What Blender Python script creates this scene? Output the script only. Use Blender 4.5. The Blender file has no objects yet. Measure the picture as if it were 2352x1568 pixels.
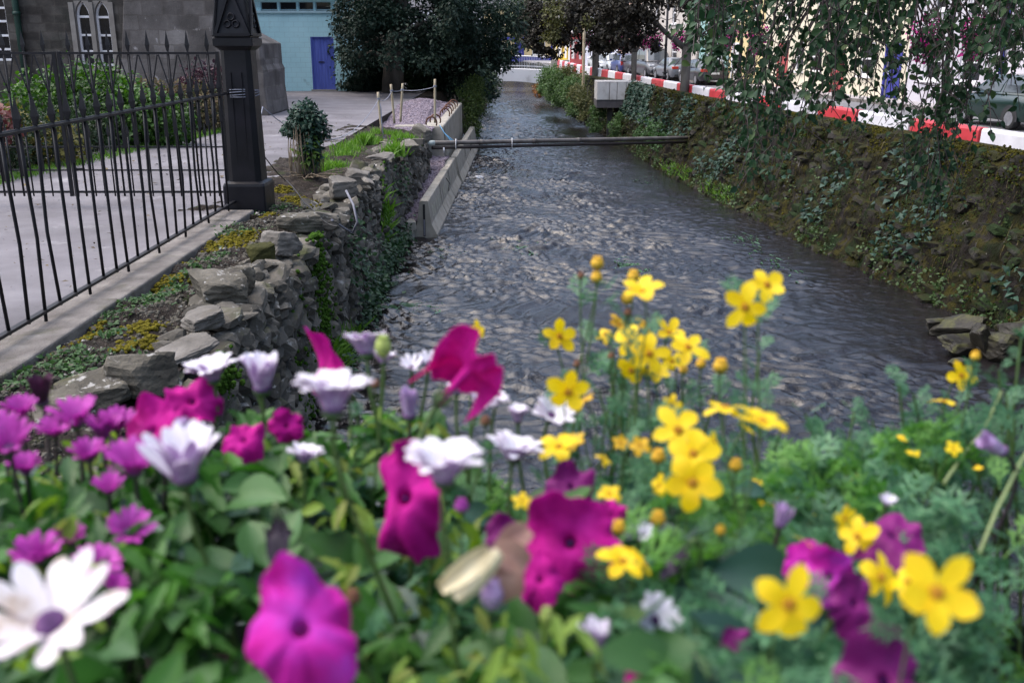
import bpy, bmesh, math, random
import numpy as np
from mathutils import Vector, Matrix
from math import radians, sin, cos, pi

rnd = random.Random(7)
rng = np.random.default_rng(7)
scene = bpy.context.scene
COL = scene.collection

# ------------------------------------------------------------------ camera geometry (eye at z=E, looking down a little)
E = 4.25
FPX, PITCH = 2243.0, radians(17.1)
CP, SP = cos(PITCH), sin(PITCH)

def ray(u, v):
    x = (u - 1176.0) / FPX
    y = -(v - 784.0) / FPX
    return np.array([x, CP + y * SP, -SP + y * CP])

def at(u, v, h):
    """world point on the level h metres below the eye, seen at survey pixel (u, v)"""
    d = ray(u, v)
    p = d * (-h / d[2])
    return np.array([p[0], p[1], E + p[2]])

def atY(u, v, Y):
    d = ray(u, v)
    p = d * (Y / d[1])
    return np.array([p[0], p[1], E + p[2]])

def atT(u, v, t):
    p = ray(u, v) * t
    return np.array([p[0], p[1], E + p[2]])

# ------------------------------------------------------------------ materials
MATS = {}

def ramp_node(nt, cols, lo=0.3, hi=0.7):
    r = nt.nodes.new('ShaderNodeValToRGB')
    el = r.color_ramp.elements
    n = len(cols)
    while len(el) < n:
        el.new(0.5)
    for i, c in enumerate(cols):
        el[i].position = lo + (hi - lo) * (i / max(1, n - 1))
        el[i].color = (c[0], c[1], c[2], 1)
    return r

def noise_node(nt, vec, scale, detail=5, rough=0.6, dist=0.0):
    n = nt.nodes.new('ShaderNodeTexNoise')
    n.inputs['Scale'].default_value = scale
    n.inputs['Detail'].default_value = detail
    n.inputs['Roughness'].default_value = rough
    n.inputs['Distortion'].default_value = dist
    nt.links.new(vec, n.inputs['Vector'])
    return n.outputs['Fac']

def math_node(nt, op, a, b=None, clamp=False):
    m = nt.nodes.new('ShaderNodeMath')
    m.operation = op
    m.use_clamp = clamp
    for i, x in enumerate((a, b)):
        if x is None:
            continue
        if isinstance(x, (int, float)):
            m.inputs[i].default_value = x
        else:
            nt.links.new(x, m.inputs[i])
    return m.outputs[0]

def mix_col(nt, fac, a, b):
    m = nt.nodes.new('ShaderNodeMix')
    m.data_type = 'RGBA'
    if isinstance(fac, (int, float)):
        m.inputs[0].default_value = fac
    else:
        nt.links.new(fac, m.inputs[0])
    for i, x in ((6, a), (7, b)):
        if isinstance(x, tuple):
            m.inputs[i].default_value = (x[0], x[1], x[2], 1)
        else:
            nt.links.new(x, m.inputs[i])
    return m.outputs[2]

def M(name, cols, scale=3.0, rough=0.8, bump=0.0, bscale=40.0, island=0.0, spec=0.4, metal=0.0,
      stretch=(1, 1, 1), layers=(), trans=0.0, detail=6, lo=0.3, hi=0.7, coat=0.0, local=False, bdist=0.02, rvar=0.0):
    """cols: ramp colours; island: share of per-island randomness in the ramp; layers: (colour, scale, lo, hi, up)"""
    if name in MATS:
        return MATS[name]
    m = bpy.data.materials.new(name)
    m.use_nodes = True
    nt = m.node_tree
    nt.nodes.clear()
    L = nt.links
    out = nt.nodes.new('ShaderNodeOutputMaterial')
    bs = nt.nodes.new('ShaderNodeBsdfPrincipled')
    if local:
        tc = nt.nodes.new('ShaderNodeTexCoord')
        pos = tc.outputs['Object']
    else:
        geo0 = nt.nodes.new('ShaderNodeNewGeometry')
        pos = geo0.outputs['Position']
    mp = nt.nodes.new('ShaderNodeMapping')
    mp.inputs['Scale'].default_value = stretch
    L.new(pos, mp.inputs['Vector'])
    vec = mp.outputs['Vector']
    geo = nt.nodes.new('ShaderNodeNewGeometry')
    f = noise_node(nt, vec, scale, detail)
    if island > 0:
        ri = geo.outputs['Random Per Island']
        a = math_node(nt, 'MULTIPLY', ri, 0.4 * island)
        a = math_node(nt, 'ADD', a, 0.3)
        b = math_node(nt, 'MULTIPLY', f, 1 - island)
        c2 = math_node(nt, 'ADD', math_node(nt, 'SUBTRACT', a, 0.3), 0.3 * island)
        f = math_node(nt, 'ADD', b, c2)
    r = ramp_node(nt, cols, lo, hi)
    L.new(f, r.inputs[0])
    col = r.outputs[0]
    for (c, sc, l0, l1, up) in layers:
        nf = noise_node(nt, vec, sc, 7, 0.65, 0.3)
        if up:
            sx = nt.nodes.new('ShaderNodeSeparateXYZ')
            L.new(geo.outputs['Normal'], sx.inputs[0])
            nf = math_node(nt, 'ADD', nf, math_node(nt, 'MULTIPLY', sx.outputs['Z'], up))
        mr = nt.nodes.new('ShaderNodeMapRange')
        mr.inputs[1].default_value = l0
        mr.inputs[2].default_value = l1
        L.new(nf, mr.inputs[0])
        col = mix_col(nt, mr.outputs[0], col, c)
    L.new(col, bs.inputs['Base Color'])
    bs.inputs['Roughness'].default_value = rough
    if rvar:
        rf = noise_node(nt, vec, scale * 2.3, 4)
        rr = math_node(nt, 'ADD', math_node(nt, 'MULTIPLY', math_node(nt, 'SUBTRACT', rf, 0.5), rvar), rough, True)
        L.new(rr, bs.inputs['Roughness'])
    bs.inputs['Specular IOR Level'].default_value = spec
    bs.inputs['Metallic'].default_value = metal
    if coat:
        bs.inputs['Coat Weight'].default_value = coat
        bs.inputs['Coat Roughness'].default_value = 0.06
    if bump > 0:
        bn = noise_node(nt, vec, bscale, 6, 0.65)
        bp = nt.nodes.new('ShaderNodeBump')
        bp.inputs['Strength'].default_value = bump
        bp.inputs['Distance'].default_value = bdist
        L.new(bn, bp.inputs['Height'])
        L.new(bp.outputs[0], bs.inputs['Normal'])
    if trans > 0:
        tr = nt.nodes.new('ShaderNodeBsdfTranslucent')
        hs = nt.nodes.new('ShaderNodeHueSaturation')
        hs.inputs['Saturation'].default_value = 1.1
        hs.inputs['Value'].default_value = 1.5
        L.new(col, hs.inputs['Color'])
        L.new(hs.outputs[0], tr.inputs['Color'])
        mx = nt.nodes.new('ShaderNodeMixShader')
        mx.inputs[0].default_value = trans
        L.new(bs.outputs[0], mx.inputs[1])
        L.new(tr.outputs[0], mx.inputs[2])
        L.new(mx.outputs[0], out.inputs[0])
    else:
        L.new(bs.outputs[0], out.inputs[0])
    MATS[name] = m
    return m

# ------------------------------------------------------------------ mesh builder
class MB:
    def __init__(self):
        self.V, self.F, self.n = [], [], 0

    def add(self, V, F, mi=0, smooth=False):
        """F: list of faces (mixed) or an (n, k) array"""
        V = np.asarray(V, dtype=np.float64).reshape(-1, 3)
        if isinstance(F, np.ndarray):
            groups = [F]
        else:
            d = {}
            for f in F:
                d.setdefault(len(f), []).append(f)
            groups = [np.array(x, dtype=np.int64) for x in d.values()]
        for g in groups:
            self.F.append((g + self.n, mi, smooth))
        self.V.append(V)
        self.n += len(V)
        return self

    def box(self, c, s, rz=0.0, mi=0, R=None):
        sx, sy, sz = s[0] / 2, s[1] / 2, s[2] / 2
        P = np.array([[-sx, -sy, -sz], [sx, -sy, -sz], [sx, sy, -sz], [-sx, sy, -sz],
                      [-sx, -sy, sz], [sx, -sy, sz], [sx, sy, sz], [-sx, sy, sz]])
        if R is None:
            ca, sa = cos(rz), sin(rz)
            R = np.array([[ca, -sa, 0], [sa, ca, 0], [0, 0, 1]])
        P = P @ np.asarray(R).T + np.asarray(c)
        return self.add(P, BOXF, mi)

    def bar(self, a, b, w, d=None, mi=0, up=(0, 0, 1)):
        a, b = np.asarray(a, float), np.asarray(b, float)
        d = d or w
        z = b - a
        L = np.linalg.norm(z)
        z = z / L
        u = np.asarray(up, float)
        if abs(z @ u) > 0.95:
            u = np.array([0, 1.0, 0])
        x = np.cross(u, z); x /= np.linalg.norm(x)
        y = np.cross(z, x)
        R = np.stack([x, y, z], 1)
        return self.box((a + b) / 2, (w, d, L), R=R, mi=mi)

    def tube(self, pts, r, n=8, mi=0, cap=True, smooth=True):
        P = np.asarray(pts, float)
        k = len(P)
        R = np.full(k, r, float) if np.isscalar(r) else np.asarray(r, float)
        T = np.gradient(P, axis=0)
        T /= np.maximum(np.linalg.norm(T, axis=1, keepdims=True), 1e-9)
        u = np.array([0, 0, 1.0]) if abs(T[0][2]) < 0.9 else np.array([1.0, 0, 0])
        V = []
        a = np.arange(n) * 2 * pi / n
        for i in range(k):
            x = np.cross(u, T[i]); x /= max(np.linalg.norm(x), 1e-9)
            y = np.cross(T[i], x)
            u = y if abs(y @ T[min(i + 1, k - 1)]) < 0.95 else u
            V.append(P[i] + R[i] * (np.cos(a)[:, None] * x + np.sin(a)[:, None] * y))
            u = y
        V = np.concatenate(V)
        i = np.arange(k - 1)[:, None] * n
        j = np.arange(n)[None, :]
        j2 = (j + 1) % n
        F = np.stack([i + j, i + j2, i + n + j2, i + n + j], -1).reshape(-1, 4)
        self.add(V, F, mi, smooth)
        if cap:
            self.F.append((np.arange(n)[None, ::-1] + self.n - k * n, mi, False))
            self.F.append((np.arange(n)[None, :] + self.n - n, mi, False))
        return self

    def prism(self, poly, axis_a, axis_b, origin, ext, mi=0):
        """polygon [(a,b)] in plane axis_a/axis_b at origin, extruded by vector ext"""
        A, B, O, X = (np.asarray(q, float) for q in (axis_a, axis_b, origin, ext))
        n = len(poly)
        b = np.array([O + A * p[0] + B * p[1] for p in poly])
        V = np.concatenate([b, b + X])
        F = [tuple(range(n))[::-1], tuple(range(n, 2 * n))]
        F += [(i, (i + 1) % n, n + (i + 1) % n, n + i) for i in range(n)]
        return self.add(V, F, mi)

    def lathe(self, prof, c, n=16, mi=0, smooth=True, rot=0.0):
        V = []
        for (r, z) in prof:
            for k in range(n):
                a = rot + 2 * pi * k / n
                V.append((c[0] + r * cos(a), c[1] + r * sin(a), c[2] + z))
        F = []
        for i in range(len(prof) - 1):
            for k in range(n):
                F.append((i * n + k, i * n + (k + 1) % n, (i + 1) * n + (k + 1) % n, (i + 1) * n + k))
        self.add(V, np.array(F), mi, smooth)
        m = len(prof) - 1
        self.F.append((np.arange(n)[None, ::-1] + self.n - (m + 1) * n, mi, False))
        self.F.append((np.arange(n)[None, :] + self.n - n, mi, False))
        return self

    def grid(self, P, mi=0, smooth=True, wrap=False):
        """P: (a, b, 3) array"""
        a, b = P.shape[:2]
        i = np.arange(a - 1)[:, None] * b
        j = np.arange(b if wrap else b - 1)[None, :]
        j2 = (j + 1) % b
        F = np.stack([i + j, i + j2, i + b + j2, i + b + j], -1).reshape(-1, 4)
        return self.add(P.reshape(-1, 3), F, mi, smooth)

    def scatter(self, tV, tF, R, P, S, mi=0, smooth=False):
        N = len(P)
        S = np.asarray(S, float)
        if S.ndim == 1:
            S = np.repeat(S[:, None], 3, 1)
        tV = np.asarray(tV, float)
        V = np.einsum('nij,nmj->nmi', R, tV[None] * S[:, None, :]) + P[:, None, :]
        tF = np.asarray(tF)
        F = (tF[None] + (np.arange(N) * len(tV))[:, None, None]).reshape(-1, tF.shape[1])
        return self.add(V.reshape(-1, 3), F, mi, smooth)

    def build(self, name, mats, parent=None, origin=None, bevel=0.0):
        if not isinstance(mats, (list, tuple)):
            mats = [mats]
        V = np.concatenate(self.V) if self.V else np.zeros((0, 3))
        if parent is not None:
            off = np.array(parent.get('_o', (0, 0, 0)), float)
        elif origin is not None:
            off = np.asarray(origin, float)
        else:
            off = np.array([(V[:, 0].min() + V[:, 0].max()) / 2, (V[:, 1].min() + V[:, 1].max()) / 2, V[:, 2].min()])
        V = V - off
        me = bpy.data.meshes.new(name)
        nl = sum(f.shape[0] * f.shape[1] for f, _, _ in self.F)
        npoly = sum(f.shape[0] for f, _, _ in self.F)
        me.vertices.add(len(V)); me.loops.add(nl); me.polygons.add(npoly)
        me.vertices.foreach_set('co', V.ravel())
        loops = np.concatenate([f.ravel() for f, _, _ in self.F])
        tot = np.concatenate([np.full(f.shape[0], f.shape[1]) for f, _, _ in self.F])
        st = np.concatenate([[0], np.cumsum(tot)[:-1]])
        mi = np.concatenate([np.full(f.shape[0], m) for f, m, _ in self.F])
        sm = np.concatenate([np.full(f.shape[0], s) for f, _, s in self.F])
        me.loops.foreach_set('vertex_index', loops.astype(np.int32))
        me.polygons.foreach_set('loop_start', st.astype(np.int32))
        me.polygons.foreach_set('loop_total', tot.astype(np.int32))
        me.polygons.foreach_set('material_index', mi.astype(np.int32))
        me.polygons.foreach_set('use_smooth', sm.astype(bool))
        for m in mats:
            me.materials.append(m)
        me.update(calc_edges=True)
        me.validate()
        o = bpy.data.objects.new(name, me)
        COL.objects.link(o)
        if parent is not None:
            o.parent = parent
            o['_o'] = [float(x) for x in off]
        else:
            o.location = off
            o['_o'] = [float(x) for x in off]
        if bevel:
            b = o.modifiers.new('bevel', 'BEVEL')
            b.width = bevel; b.segments = 2; b.limit_method = 'ANGLE'
        return o

BOXF = np.array([[0, 3, 2, 1], [4, 5, 6, 7], [0, 1, 5, 4], [1, 2, 6, 5], [2, 3, 7, 6], [3, 0, 4, 7]])

def tag(o, label=None, cat=None, group=None, kind=None):
    if label: o['label'] = label
    if cat: o['category'] = cat
    if group: o['group'] = group
    if kind: o['kind'] = kind
    return o

def thing(name, loc, label, cat, group=None):
    o = bpy.data.objects.new(name, None)
    o.empty_display_size = 0.1
    COL.objects.link(o)
    o.location = [float(x) for x in loc]
    o['_o'] = [float(x) for x in loc]
    return tag(o, label, cat, group)

def copy_thing(src, loc, rz, label, group=None):
    c = src.copy(); COL.objects.link(c)
    c.location = [float(x) for x in loc]; c.rotation_euler = (0, 0, rz)
    c['label'] = label
    if group: c['group'] = group
    for ch in src.children:
        d = ch.copy(); COL.objects.link(d); d.parent = c
        for g in ch.children:
            e = g.copy(); COL.objects.link(e); e.parent = d
    return c

# ------------------------------------------------------------------ shape helpers
def ico(sub):
    bm = bmesh.new()
    bmesh.ops.create_icosphere(bm, subdivisions=sub, radius=1.0)
    V = np.array([v.co[:] for v in bm.verts])
    F = np.array([[v.index for v in f.verts] for f in bm.faces])
    bm.free()
    return V, F
ICO1, ICO2, ICO3, ICO4 = ico(1), ico(2), ico(3), ico(4)

def pnoise(P, freq, seed, octaves=3):
    """smooth pseudo noise from sums of warped sines, about -1..1"""
    r = np.random.default_rng(seed)
    out = np.zeros(len(P)); amp = 1.0; tot = 0
    for o in range(octaves):
        for _ in range(4):
            d = r.normal(size=3); d /= np.linalg.norm(d)
            d2 = r.normal(size=3); d2 /= np.linalg.norm(d2)
            ph, ph2 = r.uniform(0, 6.28, 2)
            out += amp * np.sin(P @ d * freq * 2.2 + ph + 1.3 * np.sin(P @ d2 * freq * 1.3 + ph2))
        tot += amp * 4 * 0.5
        amp *= 0.5; freq *= 2.1
    return out / tot

def rock_shape(seed, sub=ICO3, blocky=0.5, nplanes=9, rough=0.03):
    r = np.random.default_rng(seed)
    D = sub[0]
    N = [(1, 0, 0), (-1, 0, 0), (0, 1, 0), (0, -1, 0), (0, 0, 1), (0, 0, -1)]
    N = [np.array(n) + r.normal(size=3) * 0.16 for n in N]
    d = list(r.uniform(0.8, 1.0, 6))
    for _ in range(nplanes):
        v = r.normal(size=3)
        N.append(v); d.append(r.uniform(1.0 + 0.15 * blocky, 1.25 + 0.3 * blocky))
    N = np.array([n / np.linalg.norm(n) for n in N]); d = np.array(d)
    q = D @ N.T
    t = np.where(q > 0.05, d[None] / np.maximum(q, 0.05), 1e9).min(1)
    V = D * t[:, None]
    if rough:
        V = V * (1 + rough * pnoise(V, 2.5, seed + 5, 4))[:, None]
    return V, sub[1]

def rot_euler(ax, ay, az):
    return np.array(Matrix.Rotation(az, 3, 'Z') @ Matrix.Rotation(ay, 3, 'Y') @ Matrix.Rotation(ax, 3, 'X'))

def frames_from(dirs, spin):
    """rotation matrices whose Z is dirs, spun by spin"""
    Z = dirs / np.maximum(np.linalg.norm(dirs, axis=1, keepdims=True), 1e-9)
    ref = np.where(np.abs(Z[:, 2:3]) < 0.9, np.array([[0, 0, 1.0]]), np.array([[1.0, 0, 0]]))
    X = np.cross(ref, Z); X /= np.linalg.norm(X, axis=1, keepdims=True)
    Y = np.cross(Z, X)
    c, s = np.cos(spin)[:, None], np.sin(spin)[:, None]
    return np.stack([X * c + Y * s, -X * s + Y * c, Z], 2)

def frames_yz(Ydir, Zhint):
    Y = Ydir / np.maximum(np.linalg.norm(Ydir, axis=1, keepdims=True), 1e-9)
    X = np.cross(Y, Zhint); X /= np.maximum(np.linalg.norm(X, axis=1, keepdims=True), 1e-9)
    Z = np.cross(X, Y)
    return np.stack([X, Y, Z], 2)

# leaf templates: along +Y from the origin, normal +Z, unit length
LEAF4 = (np.array([[0, 0, 0], [0.32, 0.45, 0.06], [0, 1, -0.05], [-0.32, 0.45, 0.06]]), np.array([[0, 1, 2, 3]]))
LEAF6 = (np.array([[0, 0, 0], [0.3, 0.25, 0.06], [0.36, 0.55, 0.05], [0, 1, -0.08], [-0.36, 0.55, 0.05], [-0.3, 0.25, 0.06], [0, 0.5, 0]]),
         np.array([[0, 1, 6], [1, 2, 6], [2, 3, 6], [3, 4, 6], [4, 5, 6], [5, 0, 6]]))
def leaf_grid(w=0.34, fold=0.25, curl=0.18, nu=6, tooth=0.0, power=0.8, base=0.0):
    V, F = [], []
    for i in range(nu + 1):
        y = i / nu
        hw = w * (sin(pi * min(1, max(0, y)) ** power) ** 0.8 if 0 < y < 1 else 0.0) + base * (1 - y) * 0.1
        hw *= 1 + (tooth if i % 2 else -tooth)
        hw = max(hw, 0.012)
        z0 = -curl * (y ** 2)
        for s in (-1, -0.5, 0, 0.5, 1):
            V.append((s * hw, y, z0 + fold * abs(s) ** 1.3 * hw))
    for i in range(nu):
        for j in range(4):
            F.append((i * 5 + j, i * 5 + j + 1, i * 5 + 6 + j, i * 5 + 5 + j))
    return np.array(V), np.array(F)
LEAF_BROAD = leaf_grid(0.33, 0.3, 0.22)
LEAF_SPOON = leaf_grid(0.2, 0.3, 0.2, nu=8, tooth=0.12, power=1.5, base=0.5)

def sample_blobs(blobs, n, seed, shell=0.55):
    """random points in ellipsoids (x,y,z,rx,ry,rz), denser towards the surface; returns points, outward directions"""
    r = np.random.default_rng(seed)
    B = np.array(blobs, float)
    w = (B[:, 3] * B[:, 4] + B[:, 3] * B[:, 5] + B[:, 4] * B[:, 5]); w /= w.sum()
    k = r.choice(len(B), n, p=w)
    d = r.normal(size=(n, 3)); d /= np.linalg.norm(d, axis=1, keepdims=True)
    rad = (shell + (1 - shell) * r.uniform(0, 1, n)) * (1 + 0.12 * r.normal(size=n))
    P = B[k, :3] + d * rad[:, None] * B[k, 3:6]
    return P, d

def leaf_cloud(mb, blobs, n, size, seed, tpl=LEAF4, shell=0.5, droop=0.3, gate=0.0, gfreq=1.0, mi=0, out=0.8, zmin=None):
    P, d = sample_blobs(blobs, int(n * (1.6 if gate else 1)), seed, shell)
    r = np.random.default_rng(seed + 1)
    if gate:
        g = pnoise(P, gfreq, seed + 2, 2)
        k = g > (gate - 0.6)
        P, d = P[k], d[k]
    if zmin is not None:
        k = P[:, 2] > zmin
        P, d = P[k], d[k]
    m = len(P)
    Y = d * out + r.normal(size=(m, 3)) * 0.7 + np.array([0, 0, -droop])
    Zh = d * 0.6 + np.array([0, 0, 0.8]) + r.normal(size=(m, 3)) * 0.5
    R = frames_yz(Y, Zh)
    S = size * r.uniform(0.6, 1.3, m)
    mb.scatter(tpl[0], tpl[1], R, P, S, mi)
    return mb
# ------------------------------------------------------------------ shared materials
m_tarmac = M('pale_tarmac', [(.115, .107, .118), (.155, .146, .16), (.195, .186, .20)], 1.1, .85, .35, 60, spec=.3, bdist=.01,
             layers=[((.095, .09, .095), .32, .50, .72, 0), ((.29, .28, .29), 1.3, .60, .74, 0), ((.10, .095, .10), 4.5, .62, .72, 0), ((.10, .095, .085), 14, .70, .76, 0)])
m_soil = M('dark_soil', [(.012, .009, .008), (.032, .025, .02), (.075, .06, .05)], 9, .95, 1.0, 60, spec=.2, bdist=.04,
           layers=[((.22, .20, .18), 30, .62, .68, 0), ((.035, .05, .015), 2.6, .56, .68, 0)])
m_conc = M('weathered_concrete', [(.22, .20, .165), (.31, .285, .24), (.38, .35, .30)], 2.5, .85, .35, 50, spec=.3, bdist=.008,
           layers=[((.10, .092, .08), 1.2, .56, .78, 0)])
m_kerb = M('old_concrete_kerb', [(.11, .10, .092), (.165, .15, .14), (.24, .222, .205)], 4.5, .9, .8, 30, spec=.25, bdist=.02,
           layers=[((.09, .085, .06), 1.6, .56, .72, 0)])
m_iron = M('black_painted_iron', [(.003, .003, .005), (.006, .006, .009), (.012, .012, .015)], 6, .5, .25, 70, spec=.3, bdist=.004, rvar=.3)
m_pillar = M('black_cast_iron', [(.003, .003, .005), (.005, .005, .008), (.010, .009, .014)], 3, .45, .3, 30, spec=.3, bdist=.006, rvar=.3)
m_stone = M('field_stone', [(.028, .025, .021), (.07, .064, .053), (.145, .132, .112), (.10, .093, .083)], 2.2, .9, .7, 28, island=.55, spec=.25, bdist=.02,
            layers=[((.30, .29, .27), 8, .62, .68, .04), ((.05, .055, .022), 1.6, .62, .76, .10)])
m_boulder = M('lichen_boulder', [(.05, .045, .036), (.10, .091, .073), (.17, .155, .128)], 3, .9, 1.0, 24, spec=.25, bdist=.02,
              layers=[((.34, .33, .31), 9, .62, .68, .05), ((.07, .07, .025), 2.2, .72, .82, .12), ((.05, .045, .04), 5, .60, .70, 0)])
m_slab = M('grey_slate_slab', [(.085, .077, .068), (.145, .133, .118), (.21, .195, .178)], 4, .85, .9, 30, spec=.3, bdist=.012,
           layers=[((.10, .09, .07), 3, .58, .7, 0)])
m_mossrock = M('mossy_rock', [(.03, .03, .012), (.055, .055, .02), (.09, .085, .03)], 5, .95, .8, 50, spec=.15)
m_moss = M('yellow_moss', [(.06, .052, .006), (.13, .11, .012), (.22, .19, .025)], 9, .95, .8, 90, spec=.1, island=.4)
m_gmoss = M('green_moss', [(.02, .05, .006), (.045, .10, .012), (.07, .15, .02)], 9, .95, .8, 80, spec=.1, island=.4)
m_grass = M('fresh_grass', [(.05, .12, .015), (.10, .22, .025), (.17, .30, .05)], 3, .6, island=.8, trans=.3, spec=.3)
m_weed = M('weed_leaf', [(.022, .055, .016), (.045, .10, .03), (.085, .165, .055)], 3, .55, island=.8, trans=.25, spec=.3)
m_gravel = M('purple_gravel', [(.14, .11, .13), (.24, .20, .235), (.36, .31, .36)], 14, .9, .5, 90, island=.7, spec=.25)
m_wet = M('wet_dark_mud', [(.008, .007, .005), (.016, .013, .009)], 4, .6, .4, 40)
m_bark = M('grey_bark', [(.05, .045, .04), (.09, .082, .072), (.14, .13, .115)], 4, .9, .7, 30, stretch=(1, 1, .3), spec=.2)
m_twig = M('dry_twig', [(.16, .12, .08), (.26, .21, .15)], 8, .85, .3, 60)
m_bamboo = M('bamboo_cane', [(.22, .17, .10), (.36, .30, .20), (.42, .37, .27)], 9, .6, .2, 60, stretch=(1, 1, .25))
m_rope = M('pale_blue_rope', [(.17, .18, .23), (.28, .30, .36)], 30, .8, .4, 200)
m_hose = M('grey_hose', [(.14, .14, .17), (.22, .22, .26)], 9, .6)
m_cable = M('black_cable', [(.012, .012, .014), (.03, .028, .028)], 9, .6)
m_glass = M('dark_window_glass', [(.010, .011, .014), (.018, .019, .024)], 1.2, .06, spec=.6)
m_white = M('white_paint', [(.66, .65, .66), (.78, .77, .78)], 3, .5, .1, 30, spec=.4)

# ------------------------------------------------------------------ ground sheet, river, yard, street
g = MB()
g.add([(-600, -300, -.75), (600, -300, -.75), (600, 900, -.75), (-600, 900, -.75)], [(0, 1, 2, 3)])
tag(g.build('riverbed_ground', m_wet, origin=(0, 0, -.75)), kind='structure')

WL = [(-2.15, -8), (-2.2, 3), (-2.3, 6.2), (-2.4, 9), (-2.5, 13.5), (-2.55, 17), (-2.58, 20), (-2.5, 23.6), (-2.38, 27)]          # left wall face, plan
WLy = np.array([p[1] for p in WL]); WLx = np.array([p[0] for p in WL])
def wall_x(y): return np.interp(y, WLy, WLx)

RT = np.array([(12.2, -12), (9.9, 4), (8.1, 17.7), (6.2, 32), (5.2, 45.5), (3.9, 66), (3.05, 90), (2.6, 150)], float)     # right wall top, plan
RB = np.array([(10.6, -12), (8.5, 4), (6.77, 17), (5.2, 29), (4.05, 50), (2.1, 89), (1.7, 150)], float)                    # right wall foot, plan
def rt_x(y): return np.interp(y, RT[:, 1], RT[:, 0])
def rb_x(y): return np.interp(y, RB[:, 1], RB[:, 0])
RTZ = np.array([(-12, 2.45), (46, 2.45), (66, 2.15), (90, 1.85), (150, 1.85)])
def rt_z(y): return np.interp(y, RTZ[:, 0], RTZ[:, 1])
ZY, ZS = 2.05, 1.80            # yard and street levels

# yard: a slab with a gently uneven top
ys = np.concatenate([np.arange(-12, 60, 1.0), np.arange(60, 400, 20.0)])
xs = np.concatenate([-np.geomspace(300, 4.01, 40)])
P = np.zeros((len(ys), len(xs) + 1, 3))
for i, y in enumerate(ys):
    for j, x in enumerate(xs):
        P[i, j] = (x, y, ZY - .03 + .025 * sin(x * .9 + y * .4) * cos(y * .33))
    P[i, -1] = (-3.99, y, ZY - .03)
mb = MB(); mb.grid(P[:, ::-1])
yard = mb.build('yard', m_tarmac, origin=(-20, 20, ZY)); tag(yard, kind='structure')

def soil_h(x, y):
    x = np.asarray(x, float); y = np.asarray(y, float)
    xe = wall_x(y) - .06; xk = np.where(y < 13.0, -3.52, -4.6)
    t = np.clip((x - xk) / (xe - xk), 0, 1)
    z = 1.97 - .2 * np.clip((y - 22.5) / 4, 0, 1) * t + .06 * np.sin(t * pi) + np.where(y > 14, .03, 0) * (1 - t) - .05 * t
    P = np.stack([x.ravel(), y.ravel(), np.zeros(x.size)], 1)
    return z + (.06 * pnoise(P, 1.5, 3, 4) + .03 * pnoise(P, 7, 4, 3) + .014 * pnoise(P, 22, 5, 2)).reshape(x.shape)
# earth bank between kerb and wall
yy = np.concatenate([np.arange(-8, 4, .3), np.arange(4, 16, .035), np.arange(16, 28.2, .09)])
nx = 40
P = np.zeros((len(yy), nx, 3))
for i, y in enumerate(yy):
    xe = wall_x(y) - .06
    xk = -3.52 if y < 13.0 else -4.6
    t = np.linspace(0, 1, nx)
    P[i, :, 0] = xk + (xe - xk) * t
    P[i, :, 1] = y
    P[i, :, 2] = 1.97 - .2 * max(0, min(1, (y - 22.5) / 4)) * t + .06 * np.sin(t * pi) + (.03 if y > 14 else 0) * (1 - t) - .05 * t
q = P.reshape(-1, 3)
q[:, 2] = soil_h(q[:, 0], q[:, 1])
mb = MB(); mb.grid(q.reshape(P.shape)[:, ::-1])
tag(mb.build('soil_bank', m_soil, origin=(-3, 10, 1.9)), kind='structure')

# bank body behind the wall (fills down to the river), and far left bank
mb = MB()
for y0, y1 in zip(WLy[:-1], WLy[1:]):
    xa, xb = wall_x(y0) - .22, wall_x(y1) - .22
    mb.add([(xa, y0, -.7), (xb, y1, -.7), (xb, y1, 1.66), (xa, y0, 1.66)], [(0, 1, 2, 3)])
    mb.add([(xa, y0, 1.66), (xb, y1, 1.66), (-4.2, y1, 1.66), (-4.2, y0, 1.66)], [(0, 1, 2, 3)])
mb.add([(-2.6, 27, -.7), (-6, 27, -.7), (-6, 27, 1.7), (-2.6, 27, 1.7)], [(0, 1, 2, 3)])
mb.add([(-3.98, -12, -.7), (-3.98, 400, -.7), (-3.98, 400, ZY - .03), (-3.98, -12, ZY - .03)], [(0, 1, 2, 3)])
# far bank beyond the barrier
LB = [(-3.0, 40.5), (-2.2, 43), (-1.9, 52), (-1.5, 64), (-1.4, 86), (-1.0, 150)]
for (xa, y0), (xb, y1) in zip(LB[:-1], LB[1:]):
    for k in range(6):
        t0, t1 = k / 6, (k + 1) / 6
        def prof(t): return -.7 + 2.7 * t ** .8
        mb.add([(xa - 1.2 * t0, y0, prof(t0)), (xb - 1.2 * t0, y1, prof(t0)), (xb - 1.2 * t1, y1, prof(t1)), (xa - 1.2 * t1, y0, prof(t1))], [(0, 1, 2, 3)])
    mb.add([(xa - 1.2, y0, 2.0), (xb - 1.2, y1, 2.0), (-6, y1, 2.0), (-6, y0, 2.0)], [(0, 1, 2, 3)])
mb.add([(-60, 150, -.7), (60, 150, -.7), (60, 150, 1.75), (-60, 150, 1.75)], [(0, 1, 2, 3)])
mb.add([(-60, 150, 1.75), (60, 150, 1.75), (300, 600, 1.75), (-300, 600, 1.75)], [(0, 1, 2, 3)])
tag(mb.build('left_bank', m_soil, origin=(-3, 20, -.7)), kind='structure')

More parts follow.
